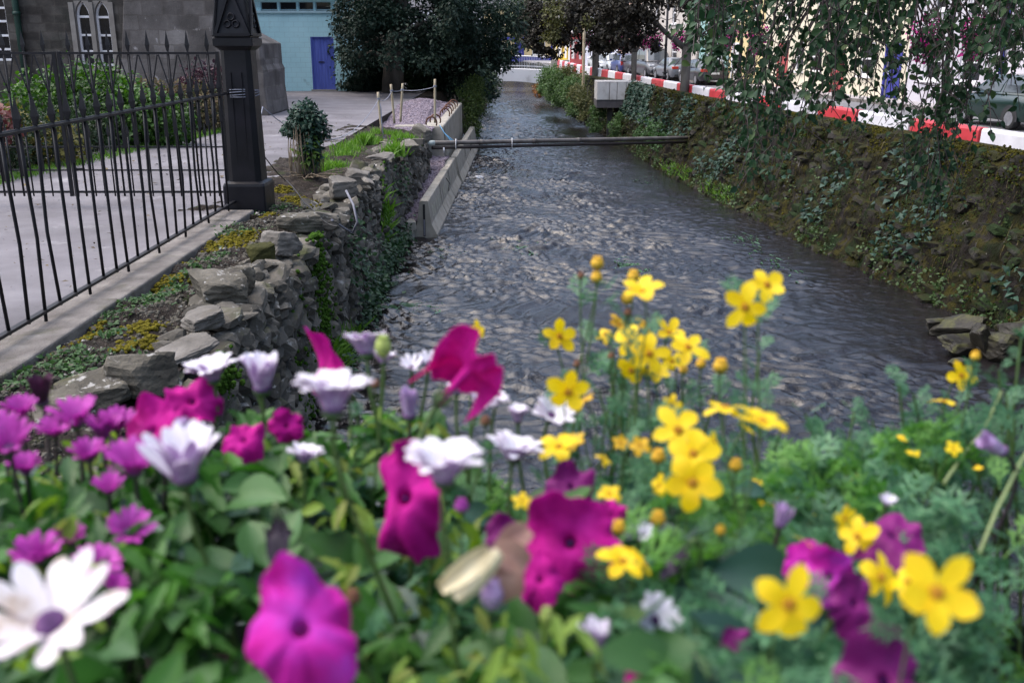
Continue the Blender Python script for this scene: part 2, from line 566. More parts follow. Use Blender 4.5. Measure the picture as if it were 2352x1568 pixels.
# water surface with real ripples
def bank_l(y): return np.interp(y, [-14, 20, 24, 40, 150], [-3.2, -3.2, -3.4, -3.4, -3.4])
ys = np.concatenate([np.arange(-14, 6, .5), np.arange(6, 34, .042), np.arange(34, 60, .07), np.arange(60, 96, .16), np.arange(96, 150.1, .8)])
nx = 270
P = np.zeros((len(ys), nx, 3))
xl, xr = bank_l(ys), rb_x(ys) + .6
tt = np.linspace(0, 1, nx)
P[:, :, 0] = xl[:, None] + (xr - xl)[:, None] * tt
P[:, :, 1] = ys[:, None]
q = P.reshape(-1, 3)
r = np.random.default_rng(11)
wx = q[:, 0] + .35 * pnoise(q, .9, 21, 2); wy = q[:, 1] + .45 * pnoise(q, .7, 22, 2)
zz = np.zeros(len(q))
fade = np.clip(1.15 - q[:, 1] / 160, .25, 1)
for k in range(60):
    lam = .11 * (.62 / .11) ** (k / 59)
    th = r.normal(0, .6) + (pi / 2 if k % 2 else pi / 2.5)
    am = .058 * lam / (2 * pi) * (1.1 if lam < .26 else .62)
    ph = r.uniform(0, 6.28)
    f = np.clip((lam - 2.2 * np.interp(q[:, 1], [0, 34, 60, 96, 97], [.046, .05, .075, .17, .8])) / .06, 0, 1)
    s = np.sin(2 * pi / lam * (wx * cos(th) + wy * sin(th)) + ph)
    zz += am * f * (1 - 2 * np.abs(s)) * -.7 if k % 4 == 0 else am * f * s * 1.15
patch = .75 + .45 * pnoise(q, .5, 31, 3)
q[:, 2] = zz * np.clip(patch, .35, 1.5) * 2.1 * np.clip((rb_x(q[:, 1]) - q[:, 0]) / 3.6, .22, 1)
mb = MB(); mb.grid(q.reshape(P.shape)[:, ::-1])

mw = bpy.data.materials.new('river_water'); mw.use_nodes = True
nt = mw.node_tree; bs = nt.nodes['Principled BSDF']
geo = nt.nodes.new('ShaderNodeNewGeometry')
n1 = noise_node(nt, geo.outputs['Position'], 1.1, 4)
n2 = noise_node(nt, geo.outputs['Position'], 5, 5)
r1 = ramp_node(nt, [(.007, .006, .007), (.013, .011, .012), (.022, .019, .018)], .35, .7)
nt.links.new(math_node(nt, 'ADD', math_node(nt, 'MULTIPLY', n1, .6), math_node(nt, 'MULTIPLY', n2, .4)), r1.inputs[0])
nt.links.new(r1.outputs[0], bs.inputs['Base Color'])
bs.inputs['Roughness'].default_value = .07
bs.inputs['IOR'].default_value = 1.43
bs.inputs['Specular IOR Level'].default_value = .75
mpn = nt.nodes.new('ShaderNodeMapping'); mpn.inputs['Scale'].default_value = (.7, 1.25, 1)
nt.links.new(geo.outputs['Position'], mpn.inputs[0])
rn = nt.nodes.new('ShaderNodeTexNoise'); rn.noise_type = 'RIDGED_MULTIFRACTAL'
rn.inputs['Scale'].default_value = 3.6; rn.inputs['Detail'].default_value = 4; rn.inputs['Roughness'].default_value = .55; rn.inputs['Distortion'].default_value = .9
nt.links.new(mpn.outputs[0], rn.inputs['Vector'])
fine = noise_node(nt, mpn.outputs[0], 16, 4, .6, .8)
bn = math_node(nt, 'ADD', math_node(nt, 'MULTIPLY', rn.outputs['Fac'], .10), math_node(nt, 'MULTIPLY', fine, .7))
bp = nt.nodes.new('ShaderNodeBump'); bp.inputs['Strength'].default_value = .6; bp.inputs['Distance'].default_value = .03
nt.links.new(bn, bp.inputs['Height']); nt.links.new(bp.outputs[0], bs.inputs['Normal'])
tag(mb.build('river_water', mw, origin=(2, 30, 0)), kind='structure')

# ------------------------------------------------------------------ dry-stone river wall
def stone_wall():
    tpls = [rock_shape(100 + i, ICO2, .35, 7, .03) for i in range(26)]
    mb = MB()
    r = np.random.default_rng(5)
    buckets = {i: [] for i in range(26)}
    z = -.35
    row = 0
    while z < 1.98:
        hrow = r.uniform(.10, .19)
        s = -6.0 + r.uniform(0, .3)
        while s < 27.1:
            w = r.uniform(.12, .40) * (1.25 if r.uniform() < .2 else 1)
            if s > 1.5:
                zc = z + hrow / 2 + r.normal() * .022 + .03 * sin(s * 1.1 + row * .4)
                zmax = 1.93 + .07 * sin(s * 1.7) + .06 * sin(s * .6 + 1) - .20 * max(0, min(1, (s - 22.5) / 4))
                if zc < zmax:
                    bat = .05 * (1 - (zc + .3) / 2.3)
                    x = wall_x(s) - .05 + bat + r.normal() * .028
                    yaw = math.atan2(wall_x(s + .2) - wall_x(s), .2)
                    R = rot_euler(r.normal() * .16 + .12, r.normal() * .12, -yaw + r.normal() * .16)
                    buckets[r.integers(26)].append((R, (x, s + w / 2, zc), (r.uniform(.13, .2), w * .56, hrow * .60 * r.uniform(.9, 1.2))))
            s += w
        z += hrow
        row += 1
    # coping rubble on the crest, with gaps
    for s in np.arange(1.5, 26.9, .10):
        if r.uniform() < .88:
            w = r.uniform(.1, .24)
            buckets[r.integers(26)].append((rot_euler(r.normal() * .3, r.normal() * .3, r.uniform(0, 3)),
                                            (wall_x(s) - .08 - r.uniform(0, .42) ** 1.3, s, 1.93 - .20 * max(0, min(1, (s - 22.5) / 4)) + r.uniform(-.05, .06) + .04 * sin(s * .9)), (w * r.uniform(.5, .9), w * r.uniform(.6, 1.1), r.uniform(.03, .085))))
    for i, L in buckets.items():
        if L:
            mb.scatter(tpls[i][0], tpls[i][1], np.array([x[0] for x in L]), np.array([x[1] for x in L]), np.array([x[2] for x in L]), 0)
    # hearting behind the face stones
    for a in np.arange(-8, 27, .5):
        b = min(a + .5, 27)
        xa, xb = wall_x(a) - .13, wall_x(b) - .13
        mb.add([(xa, a, -.7), (xb, b, -.7), (xb, b, 1.7), (xa, a, 1.7), (xa - .25, a, 1.7), (xb - .25, b, 1.7)], [(0, 1, 2, 3), (3, 2, 5, 4)], 1)
    # return end of the wall
    for k in range(60):
        pass
    o = mb.build('stone_wall', [m_stone, m_wet], origin=(-2.3, 10, 0))
    tag(o, 'dry-stone river wall of mossy grey rubble below the railings', 'wall')
stone_wall()

# loose rocks on the wall crest
def rock(pos, size, rot, seed, m, label, blocky=.4, name='rock', cat='rock', sub=ICO4, npl=9, group='loose stones along the crest of the river wall'):
    V, F = rock_shape(seed, sub, blocky * .6, npl + 4, .06)
    V = V * (1 + .018 * np.sin(V[:, 2:3] * 13 + 2 * pnoise(V, 1.5, seed + 9, 2)[:, None]) * (np.abs(V[:, 2:3]) < .8))
    V = V * np.asarray(size) / 2 * (.86 if 'crest' in group else 1)
    V = V @ rot_euler(*[radians(a) for a in rot]).T
    p = np.asarray(pos, float).copy()
    mb = MB(); mb.add(V + p, F, 0, False)
    return tag(mb.build(name, m), label, cat, group)

HC = 2.22
rock(at(210, 905, HC - .05), (.52, .38, .22), (8, -12, 25), 41, m_boulder, 'broad flat boulder with pale lichen above the purple daisies, left of a taller lichen boulder')
rock(at(325, 865, HC - .10), (.48, .42, .34), (-6, 14, 60), 42, m_boulder, 'tall lichen-spotted boulder just left of the flat pale slab on the wall')
rock(at(140, 945, HC), (.40, .35, .26), (4, -6, 10), 43, m_boulder, 'lowest lichen boulder at the near end of the wall, behind purple flowers')
rock(at(425, 800, HC - .02), (.56, .36, .085), (6, -10, 48), 44, m_slab, 'flat pale slate slab lying on the wall crest', .1, npl=5)
rock(at(470, 735, HC - .05), (.42, .30, .17), (2, -8, 42), 45, m_slab, 'squared grey stone resting above the flat slate slab', .1, npl=5)
rock(at(508, 662, HC - .10), (.56, .46, .30), (5, 10, 20), 46, m_boulder, 'big rounded boulder with white lichen midway along the soil bank')
rock(at(556, 640, HC - .10), (.22, .26, .30), (0, 0, 30), 47, m_boulder, 'small knobbly lichen stone leaning on the big rounded boulder')
rock(at(598, 582, HC - .06), (.34, .22, .24), (10, 4, 28), 48, m_mossrock, 'dark moss-covered block beside a pale angular stone on the wall', .2)
rock(at(640, 560, HC - .08), (.40, .42, .34), (0, 10, 60), 49, m_slab, 'pale angular stone right of the dark mossy block')
rock(at(690, 512, HC - .10), (.74, .40, .26), (4, 6, 35), 50, m_boulder, 'long hump-backed boulder near the black gate pillar')
rock(at(745, 505, HC - .04), (.42, .38, .24), (0, 8, 20), 51, m_stone, 'grey rubble stone at the right end of the hump-backed boulder')
rock(at(785, 432, HC - .12), (.48, .38, .38), (4, -8, 24), 52, m_slab, 'large square grey stone in front of the ivy stump', .2)
rock(at(825, 405, HC - .10), (.46, .34, .26), (8, 12, 10), 53, m_slab, 'wedge-shaped grey stone behind the large square stone', .2)
rock(at(847, 418, HC - .06), (.20, .44, .10), (4, 26, 20), 54, m_slab, 'thin upright slab leaning beside the large square stone', .1, npl=5)
rock(at(880, 358, HC - .05), (.60, .40, .09), (3, -6, 62), 55, m_slab, 'stack-top flat stone near the grass tufts', .1, npl=5)
rock(at(942, 335, HC - .06), (.42, .5, .22), (10, 0, 20), 56, m_stone, 'upright rubble stone near the far end of the wall')
rock(at(968, 305, HC - .12), (.55, .42, .36), (0, 22, -30), 57, m_stone, 'dark broken stone beside the far grass tuft at the end of the wall')
mb = MB(); p = at(944, 325, HC - .02); mb.box(p, (.62, .16, .13), rz=-.2)
tag(mb.build('wood_block', m_bark, bevel=.01), 'weathered brown timber offcut lying in the grass by the stakes', 'timber')
p = at(1012, 392, 3.55)
for k in range(1):
    rock(p + np.array([.0, .1, .03]), (.5, .4, .12), (4, 6, 20), 58, m_slab, 'flat pale stone lying on the gravel behind the jersey barrier', .1)
rock(at(1100, 408, 4.22), (.30, .24, .12), (0, 0, 20), 59, m_white, 'small pale stone breaking the water near the barrier')

# ------------------------------------------------------------------ kerb, railing
mb = MB()
y = -7.0
r = random.Random(3)
while y < 13.2:
    L = r.uniform(1.5, 2.3)
    y1 = min(y + L, 13.25)
    mb.box((-3.76 + r.uniform(-.012, .012), (y + y1) / 2, 1.93 + r.uniform(-.008, .008)), (.50, y1 - y - .012, .24), rz=r.uniform(-.004, .004))
    y = y1
kerb = mb.build('kerb', m_kerb, bevel=.02); tag(kerb, kind='structure')

def spear(mb, p, w, h, mi=0):
    """flat-diamond spear head standing on p"""
    x, y, z = p
    mb.add([(x - w * .35, y - w * .35, z), (x + w * .35, y - w * .35, z), (x + w * .35, y + w * .35, z), (x - w * .35, y + w * .35, z),
            (x - w, y - w * .5, z + h * .3), (x + w, y - w * .5, z + h * .3), (x + w, y + w * .5, z + h * .3), (x - w, y + w * .5, z + h * .3),
            (x, y, z + h)],
           [(3, 2, 1, 0), (0, 1, 5, 4), (1, 2, 6, 5), (2, 3, 7, 6), (3, 0, 4, 7), (4, 5, 8), (5, 6, 8), (6, 7, 8), (7, 4, 8)], mi)

fx = -3.80
rail = thing('iron_railing', (fx, 6, ZY), 'black iron railing of spear-topped bars along the concrete kerb', 'railing')
zr = ZY + 1.53
mb = MB(); mb.bar((fx, -6, zr), (fx, 13.4, zr), .055, .022, up=(0, 0, 1))
mb.tube([(fx, -6, zr + .012), (fx, 13.4, zr + .012)], .013, 6)
mb.build('top_rail', m_iron, rail)
mb = MB(); mb.bar((fx, -6, ZY + .10), (fx, 13.4, ZY + .10), .05, .025)
mb.build('bottom_rail', m_iron, rail)
r = random.Random(9)
y = .5; i = 0
while y < 13.3:
    j = r.uniform(-.014, .014)
    b = r.uniform(-.02, .02)
    zb = ZY + .015 if i % 3 == 0 else ZY + .075
    mb = MB()
    mb.tube([(fx + j * .4, y + j * .4, zb), (fx + b, y + b, ZY + .7), (fx + b * .6, y, ZY + 1.2), (fx, y + j, zr + .02)], .0145, 7)
    mb.add([(fx - .012, y - .034, zr + .01), (fx + .012, y - .034, zr + .01), (fx + .012, y + .034, zr + .01), (fx - .012, y + .034, zr + .01)], [(0, 1, 2, 3)])
    mb.bar((fx, y + j, zr - .34), (fx, y + j, zr - .02), .040, .018)
    spear(mb, (fx, y + j, zr + .02), .030, .25)
    o = mb.build('picket', m_iron, rail)
    y += .300 + r.uniform(-.012, .012); i += 1

# ------------------------------------------------------------------ gate pillar
pc = np.array([-3.66, 13.62, ZY])
pil = thing('gate_pillar', pc, 'black cast-iron gate pillar with gabled cap and wire tied round its shaft', 'gate pillar')
def octp(s, ch): return [(-s, -s + ch), (-s + ch, -s), (s - ch, -s), (s, -s + ch), (s, s - ch), (s - ch, s), (-s + ch, s), (-s, s - ch)]
def oct_loft(mb, rows, mi=0):
    """rows: (half size, chamfer, z)"""
    P = np.array([[(pc[0] + x, pc[1] + y, pc[2] + z) for x, y in octp(s, ch)] for s, ch, z in rows])
    mb.grid(P, mi, False, wrap=True)
    mb.add(P[-1], [tuple(range(8))], mi); mb.add(P[0], [tuple(range(8))[::-1]], mi)
mb = MB(); oct_loft(mb, [(.285, .02, -.12), (.285, .02, .30), (.275, .03, .335), (.235, .07, .36)]); mb.build('plinth', m_pillar, pil)
mb = MB(); oct_loft(mb, [(.225, .07, .36), (.20, .06, 2.0), (.20, .06, 2.08)])
for sx in (-1, 1):
    mb.box((pc[0] + sx * .07, pc[1] - .212, pc[2] + 1.1), (.012, .02, 1.4))
mb.build('shaft', m_pillar, pil)
mb = MB(); oct_loft(mb, [(.205, .05, 2.08), (.25, .01, 2.13), (.265, .01, 2.135), (.265, .01, 2.23), (.25, .01, 2.24)]); mb.build('cap_plate', m_pillar, pil)
cap = MB()
def fr(s, z): return np.array([(pc[0] - s, pc[1] - s, pc[2] + z), (pc[0] + s, pc[1] - s, pc[2] + z), (pc[0] + s, pc[1] + s, pc[2] + z), (pc[0] - s, pc[1] + s, pc[2] + z)])
P = np.array([fr(.235, 2.24), fr(.235, 2.29), fr(.165, 2.80), fr(.185, 2.82), fr(.185, 2.86)])
cap.grid(P, 0, False, wrap=True); cap.add(P[-1], [(0, 1, 2, 3)])
cap.build('cap', m_pillar, pil)
gab = MB()
for k in range(4):
    a = k * pi / 2
    ca, sa = cos(a), sin(a)
    def W(x, y, z): return (pc[0] + ca * x - sa * y, pc[1] + sa * x + ca * y, pc[2] + z)
    ins = .045
    for s in (-1, 1):     # raking mouldings of the gablet
        gab.bar(W(s * .225, -.252, 2.26), W(0, -.212, 2.84), .04, .04, up=(ca * 0 - sa * -1, sa * 0 + ca * -1, 0))
    gab.bar(W(-.225, -.252, 2.275), W(.225, -.252, 2.275), .04, .035)
    for (x, z) in ((0, 2.50), (-.055, 2.41), (.055, 2.41)):     # trefoil
        pts = [W(x + .042 * cos(t), -.232 + (2.3 - z) * -.137 * 0 - .0, z + .042 * sin(t)) for t in np.linspace(0, 2 * pi, 11)]
        gab.tube(pts, .012, 5, cap=False)
    for s in (-1, 1):
        gab.bar(W(s * .236, -.236, 2.26), W(s * .172, -.172, 2.84), .026)
gab.build('gablet', m_pillar, pil)
fin = MB()
for k in range(4):
    a = k * pi / 2 + pi / 4
    x, y = pc[0] + .2 * cos(a), pc[1] + .2 * sin(a)
    fin.lathe([(.028, 0), (.028, .05), (.045, .07), (.02, .12), (.02, .3), (.04, .34), (.0, .44)], (x, y, pc[2] + 2.84), 8)
fin.lathe([(.12, 0), (.15, .04), (.10, .10), (.07, .2), (.11, .28), (.05, .42), (.02, .7)], (pc[0], pc[1], pc[2] + 2.86), 10)
for k in range(4):
    a = k * pi / 2
    fin.tube([(pc[0] + cos(a) * q1, pc[1] + sin(a) * q1, pc[2] + z1) for q1, z1 in ((.07, 2.9), (.16, 2.92), (.2, 3.0), (.15, 3.05))], .018, 5)
fin.build('finial', m_pillar, pil)
# wire tie
mb = MB()
for k in range(4):
    z0 = ZY + 1.50 + .02 * k
    pts = [(pc[0] + .222 * cos(t) * 1.04, pc[1] + .222 * sin(t) * 1.04, z0 + .02 * sin(t * 1.0 + k)) for t in np.linspace(0, 2 * pi, 17)]
    mb.tube(pts, .006, 5, cap=False)
tag(mb.build('wire_tie', m_rope), 'grey wire wound round the gate pillar and railing end', 'wire')

# ------------------------------------------------------------------ gates across the drive
def gate_leaf(x0, x1, yg, label):
    root = thing('iron_gate', ((x0 + x1) / 2, yg, ZY), label, 'gate', 'gates across the drive')
    zt, zb = 4.09, 2.16
    mb = MB(); mb.bar((x0, yg, zt), (x1, yg, zt), .035, .03); mb.build('top_rail', m_iron, root)
    for z in (2.52, 2.84):
        mb = MB(); mb.bar((x0, yg + .02, z), (x1, yg + .02, z), .022, .02); mb.build('middle_rail', m_iron, root)
    mb = MB(); mb.bar((x0, yg, 2.22), (x1, yg, 2.22), .03, .03); mb.build('bottom_rail', m_iron, root)
    for x in (x0, x1):
        mb = MB(); mb.bar((x, yg, zb), (x, yg, zt + .02), .045, .045); mb.build('gate_stile', m_iron, root)
    n = int(round((x1 - x0) / .265))
    st = (x1 - x0) / n
    for i in range(n):
        x = x0 + st * (i + .5)
        mb = MB(); mb.tube([(x, yg, zb), (x, yg, zt + .02)], .0145, 6); mb.bar((x, yg, zt - .55), (x, yg, zt), .034, .016)
        spear(mb, (x, yg, zt + .02), .028, .28); mb.build('picket', m_iron, root)
        mb = MB()
        for s in (-1, 1):
            mb.bar((x, yg - .012, zt - .52), (x + s * st * .47, yg - .012, zt - .02), .016, .012)
        mb.build('brace', m_iron, root)
        if i < n - 1 or True:
            xx = x0 + st * i
            if i:
                mb = MB(); mb.tube([(xx, yg, zb), (xx, yg, 2.98)], .011, 6); spear(mb, (xx, yg, 2.98), .022, .2); mb.build('dog_bar', m_iron, root)
    return root
gate_leaf(-6.12, -3.98, 13.75, 'right leaf of the black spear-topped iron gates, hung beside the pillar')
g2 = gate_leaf(-8.9, -6.19, 13.75, 'left leaf of the black iron gates, at the photo edge')
mb = MB(); mb.tube([(-6.10, 13.70, 2.0), (-6.10, 13.70, 2.9)], .018, 6); mb.bar((-6.10, 13.7, 2.55), (-5.98, 13.7, 2.55), .02)
tag(mb.build('drop_bolt', m_iron), 'iron drop bolt standing on the drive where the gates meet', 'bolt')

# ------------------------------------------------------------------ walls with openings
def facade(mb, O, D, W, H, openings, depth, N, mi=0, mi_rev=0, s0=0.0, z0=0.0):
    """flat wall from O along unit D, width W, height H, with rectangular holes; N is the outward normal"""
    O, D, N = (np.asarray(a, float) for a in (O, D, N))
    S = sorted({s0, W} | {o[0] for o in openings} | {o[1] for o in openings})
    Z = sorted({z0, H} | {o[2] for o in openings} | {o[3] for o in openings})
    pt = lambda s, z, d=0.0: O + D * s + np.array([0, 0, z]) + N * d
    for a, b in zip(S[:-1], S[1:]):
        for c, d in zip(Z[:-1], Z[1:]):
            sm, zm = (a + b) / 2, (c + d) / 2
            if any(o[0] < sm < o[1] and o[2] < zm < o[3] for o in openings):
                continue
            mb.add([pt(a, c), pt(b, c), pt(b, d), pt(a, d)], [(0, 1, 2, 3)], mi)
    for (a, b, c, d) in [o[:4] for o in openings]:
        for (p, q_) in (((a, c), (a, d)), ((b, d), (b, c)), ((a, d), (b, d)), ((b, c), (a, c))):
            mb.add([pt(*p), pt(*q_), pt(*q_, -depth), pt(*p, -depth)], [(0, 1, 2, 3)], mi_rev)
    return pt

def back_box(mb, O, D, N, W, H, depth, mi=0, z0=0.0):
    """sides, back and top of a building behind its front wall"""
    O, D, N = (np.asarray(a, float) for a in (O, D, N))
    p = lambda s, z, d: O + D * s + np.array([0, 0, z]) - N * d
    mb.add([p(0, z0, 0), p(W, z0, 0), p(W, z0, depth), p(0, z0, depth), p(0, H, 0), p(W, H, 0), p(W, H, depth), p(0, H, depth)],
           [(1, 2, 6, 5), (2, 3, 7, 6), (3, 0, 4, 7), (4, 5, 6, 7)], mi)
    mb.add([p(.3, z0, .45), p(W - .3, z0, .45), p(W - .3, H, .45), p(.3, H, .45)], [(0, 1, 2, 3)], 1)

# ------------------------------------------------------------------ blue block building
m_blue = M('pale_blue_block_paint', [(.40, .67, .73), (.46, .75, .81), (.50, .79, .85)], .8, .75, .2, 30, spec=.3,
           layers=[((.20, .36, .39), 1.4, .62, .84, 0)])
nt = m_blue.node_tree
bt = nt.nodes.new('ShaderNodeTexBrick')
bt.inputs['Scale'].default_value = 1.0; bt.inputs['Brick Width'].default_value = .44; bt.inputs['Row Height'].default_value = .22
bt.inputs['Mortar Size'].default_value = .012; bt.inputs['Color1'].default_value = (1, 1, 1, 1); bt.inputs['Color2'].default_value = (.93, .93, .93, 1)
bt.inputs['Mortar'].default_value = (.55, .55, .55, 1)
gx = nt.nodes.new('ShaderNodeNewGeometry'); sx = nt.nodes.new('ShaderNodeSeparateXYZ'); cx = nt.nodes.new('ShaderNodeCombineXYZ')
nt.links.new(gx.outputs['Position'], sx.inputs[0]); nt.links.new(sx.outputs['X'], cx.inputs['X']); nt.links.new(sx.outputs['Z'], cx.inputs['Y'])
nt.links.new(cx.outputs[0], bt.inputs['Vector'])
bsn = [n for n in nt.nodes if n.type == 'BSDF_PRINCIPLED'][0]
src = bsn.inputs['Base Color'].links[0].from_socket
mm = nt.nodes.new('ShaderNodeMix'); mm.data_type = 'RGBA'; mm.blend_type = 'MULTIPLY'; mm.inputs[0].default_value = .3
nt.links.new(src, mm.inputs[6]); nt.links.new(bt.outputs['Color'], mm.inputs[7]); nt.links.new(mm.outputs[2], bsn.inputs['Base Color'])
m_bdoor = M('violet_blue_door_paint', [(.07, .10, .40), (.10, .14, .52), (.13, .18, .58)], 2, .55, .3, 25, stretch=(5, 1, .4), layers=[((.05, .05, .13), 2.2, .62, .8, 0)])
m_btrim = M('light_blue_trim', [(.34, .50, .56), (.42, .60, .66)], 3, .6)
m_roofd = M('dark_felt_roof', [(.05, .05, .055), (.09, .09, .095)], 3, .9)

YB = 46.5
bO = np.array([-13.2, YB, ZY - .02])
def bx(u, v): return atY(u, v, YB)
blue = thing('block_building', (-10, YB, ZY), 'pale blue painted block building with a violet-blue door', 'building')
dl, dr = bx(716, 150)[0] - bO[0], bx(769, 150)[0] - bO[0]
dh = bx(740, 84)[2] - ZY
wz0, wz1 = bx(650, 24)[2] - ZY, bx(650, 4)[2] - ZY
Wb = 6.4
ops = [(dl, dr, 0.0, dh)]
wxs = []
for (a, b) in ((598, 637), (641, 681), (685, 720), (724, 760)):
    wa, wb_ = bx(a, 15)[0] - bO[0], bx(b, 15)[0] - bO[0]
    ops.append((wa, wb_, wz0, wz1)); wxs.append((wa, wb_))
mb = MB(); pt = facade(mb, bO, (1, 0, 0), Wb, 4.75, ops, .14, (0, -1, 0)); back_box(mb, bO, (1, 0, 0), (0, -1, 0), Wb, 4.75, 6)
mb.build('wall', [m_blue, m_wet], blue)
mb = MB()
n = 7
for k in range(n):
    a = dl + .05 + (dr - dl - .1) * k / n; b = dl + .05 + (dr - dl - .1) * (k + 1) / n
    mb.box(((pt((a + b) / 2, 0)[0]), YB + .10, ZY + dh / 2), (b - a - .008, .045, dh - .08))
mb.box((pt((dl + dr) / 2, 0)[0], YB + .13, ZY + dh / 2), (dr - dl - .1, .02, dh - .08))
door = mb.build('door', m_bdoor, blue)
mb = MB(); mb.box((pt(dl + .42 * (dr - dl), 0)[0], YB + .062, ZY + dh * .53), (.26, .02, .045)); mb.build('letter_slot', m_cable, door)
mb = MB(); mb.box((pt(dl + .9 * (dr - dl), 0)[0], YB + .06, ZY + dh * .62), (.06, .03, .10)); mb.build('lock', m_cable, door)
mb = MB()
for (a, b, z0, z1) in ((dl, dl + .05, 0, dh), (dr - .05, dr, 0, dh), (dl, dr, dh - .05, dh)):
    mb.box((pt((a + b) / 2, 0)[0], YB + .06, ZY + (z0 + z1) / 2), (b - a, .10, z1 - z0))
mb.build('door_frame', m_bdoor, blue)
mb = MB(); mb.box((pt((dl + dr) / 2, 0)[0], YB - .04, ZY + .02), (dr - dl + .1, .2, .06)); mb.build('doorstep', m_conc, blue)
for wa, wb_ in wxs:
    xc = pt((wa + wb_) / 2, 0)[0]; zc = ZY + (wz0 + wz1) / 2; ww, hh = wb_ - wa, wz1 - wz0
    mb = MB(); mb.box((xc, YB + .1, zc + hh / 2 - .02), (ww, .05, .04)); mb.box((xc, YB + .1, zc - hh / 2 + .02), (ww, .05, .04))
    for s in (-1, 1): mb.box((xc + s * (ww / 2 - .02), YB + .1, zc), (.04, .05, hh - .08))
    w = mb.build('window', m_btrim, blue)
    mb = MB(); mb.box((xc, YB + .11, zc), (ww - .06, .01, hh - .06)); mb.build('pane', m_glass, w)
mb = MB(); mb.box((pt(Wb / 2 - .3, 0)[0], YB - .03, ZY + wz0 - .07), (Wb - .8, .10, .10)); mb.build('window_sill', m_btrim, blue)
mb = MB(); mb.box((bO[0] + Wb / 2, YB + 2.9, ZY + 4.85), (Wb + .3, 6.4, .2)); mb.build('roof', m_roofd, blue)
mb = MB(); mb.box((bO[0] + Wb / 2, YB - .2, ZY + wz1 + .2), (Wb + .2, .1, .24)); mb.build('fascia', m_btrim, blue)

# ------------------------------------------------------------------ church
m_church = M('coursed_church_stone', [(.05, .045, .042), (.083, .076, .069), (.13, .12, .109)], 1.6, .9, .6, 20, spec=.25, bdist=.03, layers=[((.035, .042, .036), .7, .52, .72, 0)])
def coursed(mt, bw=.62, rh=.27, mix=.8):
    nt = mt.node_tree
    bt = nt.nodes.new('ShaderNodeTexBrick')
    bt.inputs['Scale'].default_value = 1.0; bt.inputs['Brick Width'].default_value = bw; bt.inputs['Row Height'].default_value = rh
    bt.inputs['Mortar Size'].default_value = .02; bt.inputs['Color1'].default_value = (1, 1, 1, 1); bt.inputs['Color2'].default_value = (.32, .31, .30, 1)
    bt.inputs['Mortar'].default_value = (.6, .58, .55, 1); bt.offset = .37; bt.squash = .7; bt.squash_frequency = 3
    gx = nt.nodes.new('ShaderNodeNewGeometry'); sx = nt.nodes.new('ShaderNodeSeparateXYZ'); cx = nt.nodes.new('ShaderNodeCombineXYZ')
    nt.links.new(gx.outputs['Position'], sx.inputs[0])
    nt.links.new(math_node(nt, 'ADD', sx.outputs['X'], sx.outputs['Y']), cx.inputs['X']); nt.links.new(sx.outputs['Z'], cx.inputs['Y'])
    nd = nt.nodes.new('ShaderNodeTexNoise'); nd.inputs['Scale'].default_value = 2.5
    nt.links.new(gx.outputs['Position'], nd.inputs['Vector'])
    va = nt.nodes.new('ShaderNodeVectorMath'); va.operation = 'SCALE'; va.inputs['Scale'].default_value = .12
    nt.links.new(nd.outputs['Color'], va.inputs[0])
    vb = nt.nodes.new('ShaderNodeVectorMath'); vb.operation = 'ADD'
    nt.links.new(cx.outputs[0], vb.inputs[0]); nt.links.new(va.outputs[0], vb.inputs[1]); nt.links.new(vb.outputs[0], bt.inputs['Vector'])
    bsn = [n for n in nt.nodes if n.type == 'BSDF_PRINCIPLED'][0]
    src = bsn.inputs['Base Color'].links[0].from_socket
    mm = nt.nodes.new('ShaderNodeMix'); mm.data_type = 'RGBA'; mm.blend_type = 'MULTIPLY'; mm.inputs[0].default_value = mix
    nt.links.new(src, mm.inputs[6]); nt.links.new(bt.outputs['Color'], mm.inputs[7]); nt.links.new(mm.outputs[2], bsn.inputs['Base Color'])
coursed(m_church)
m_butt = M('pale_buttress_stone', [(.09, .083, .078), (.145, .133, .128), (.21, .197, .19)], 1.3, .9, .6, 18, spec=.25, bdist=.03,
           layers=[((.42, .40, .40), 3.0, .62, .70, 0), ((.10, .092, .088), 1.1, .54, .68, 0)])
coursed(m_butt, .9, .42, .75)
m_dress = M('dressed_window_stone', [(.17, .155, .14), (.24, .225, .205)], 3, .85, .3, 30)
m_green = M('dark_green_pipe', [(.006, .028, .02), (.012, .045, .032)], 3, .45)

YC = 34.0
ch = thing('stone_church', (-15, YC, ZY), 'grey stone church with white lancet windows and a raking buttress', 'church')
cO = np.array([-30.0, YC, ZY - .05])
def cx_(u, v): return atY(u, v, YC)
lanc = []
for (ul, ur) in ((173, 206), (217, 251)):
    a = cx_(ul, 40)[0] - cO[0]; b = cx_(ur, 40)[0] - cO[0]
    lanc.append((a, b, cx_(200, 152)[2] - cO[2], cx_(200, 2)[2] - cO[2]))
big = (cx_(-38, 40)[0] - cO[0], cx_(14, 40)[0] - cO[0], cx_(5, 140)[2] - cO[2], cx_(5, -40)[2] - cO[2])
HCH = 7.0
mb = MB(); pt = facade(mb, cO, (1, 0, 0), 18.2, HCH, lanc + [big], .28, (0, -1, 0), 0, 2); back_box(mb, cO, (1, 0, 0), (0, -1, 0), 18.2, HCH, 9)
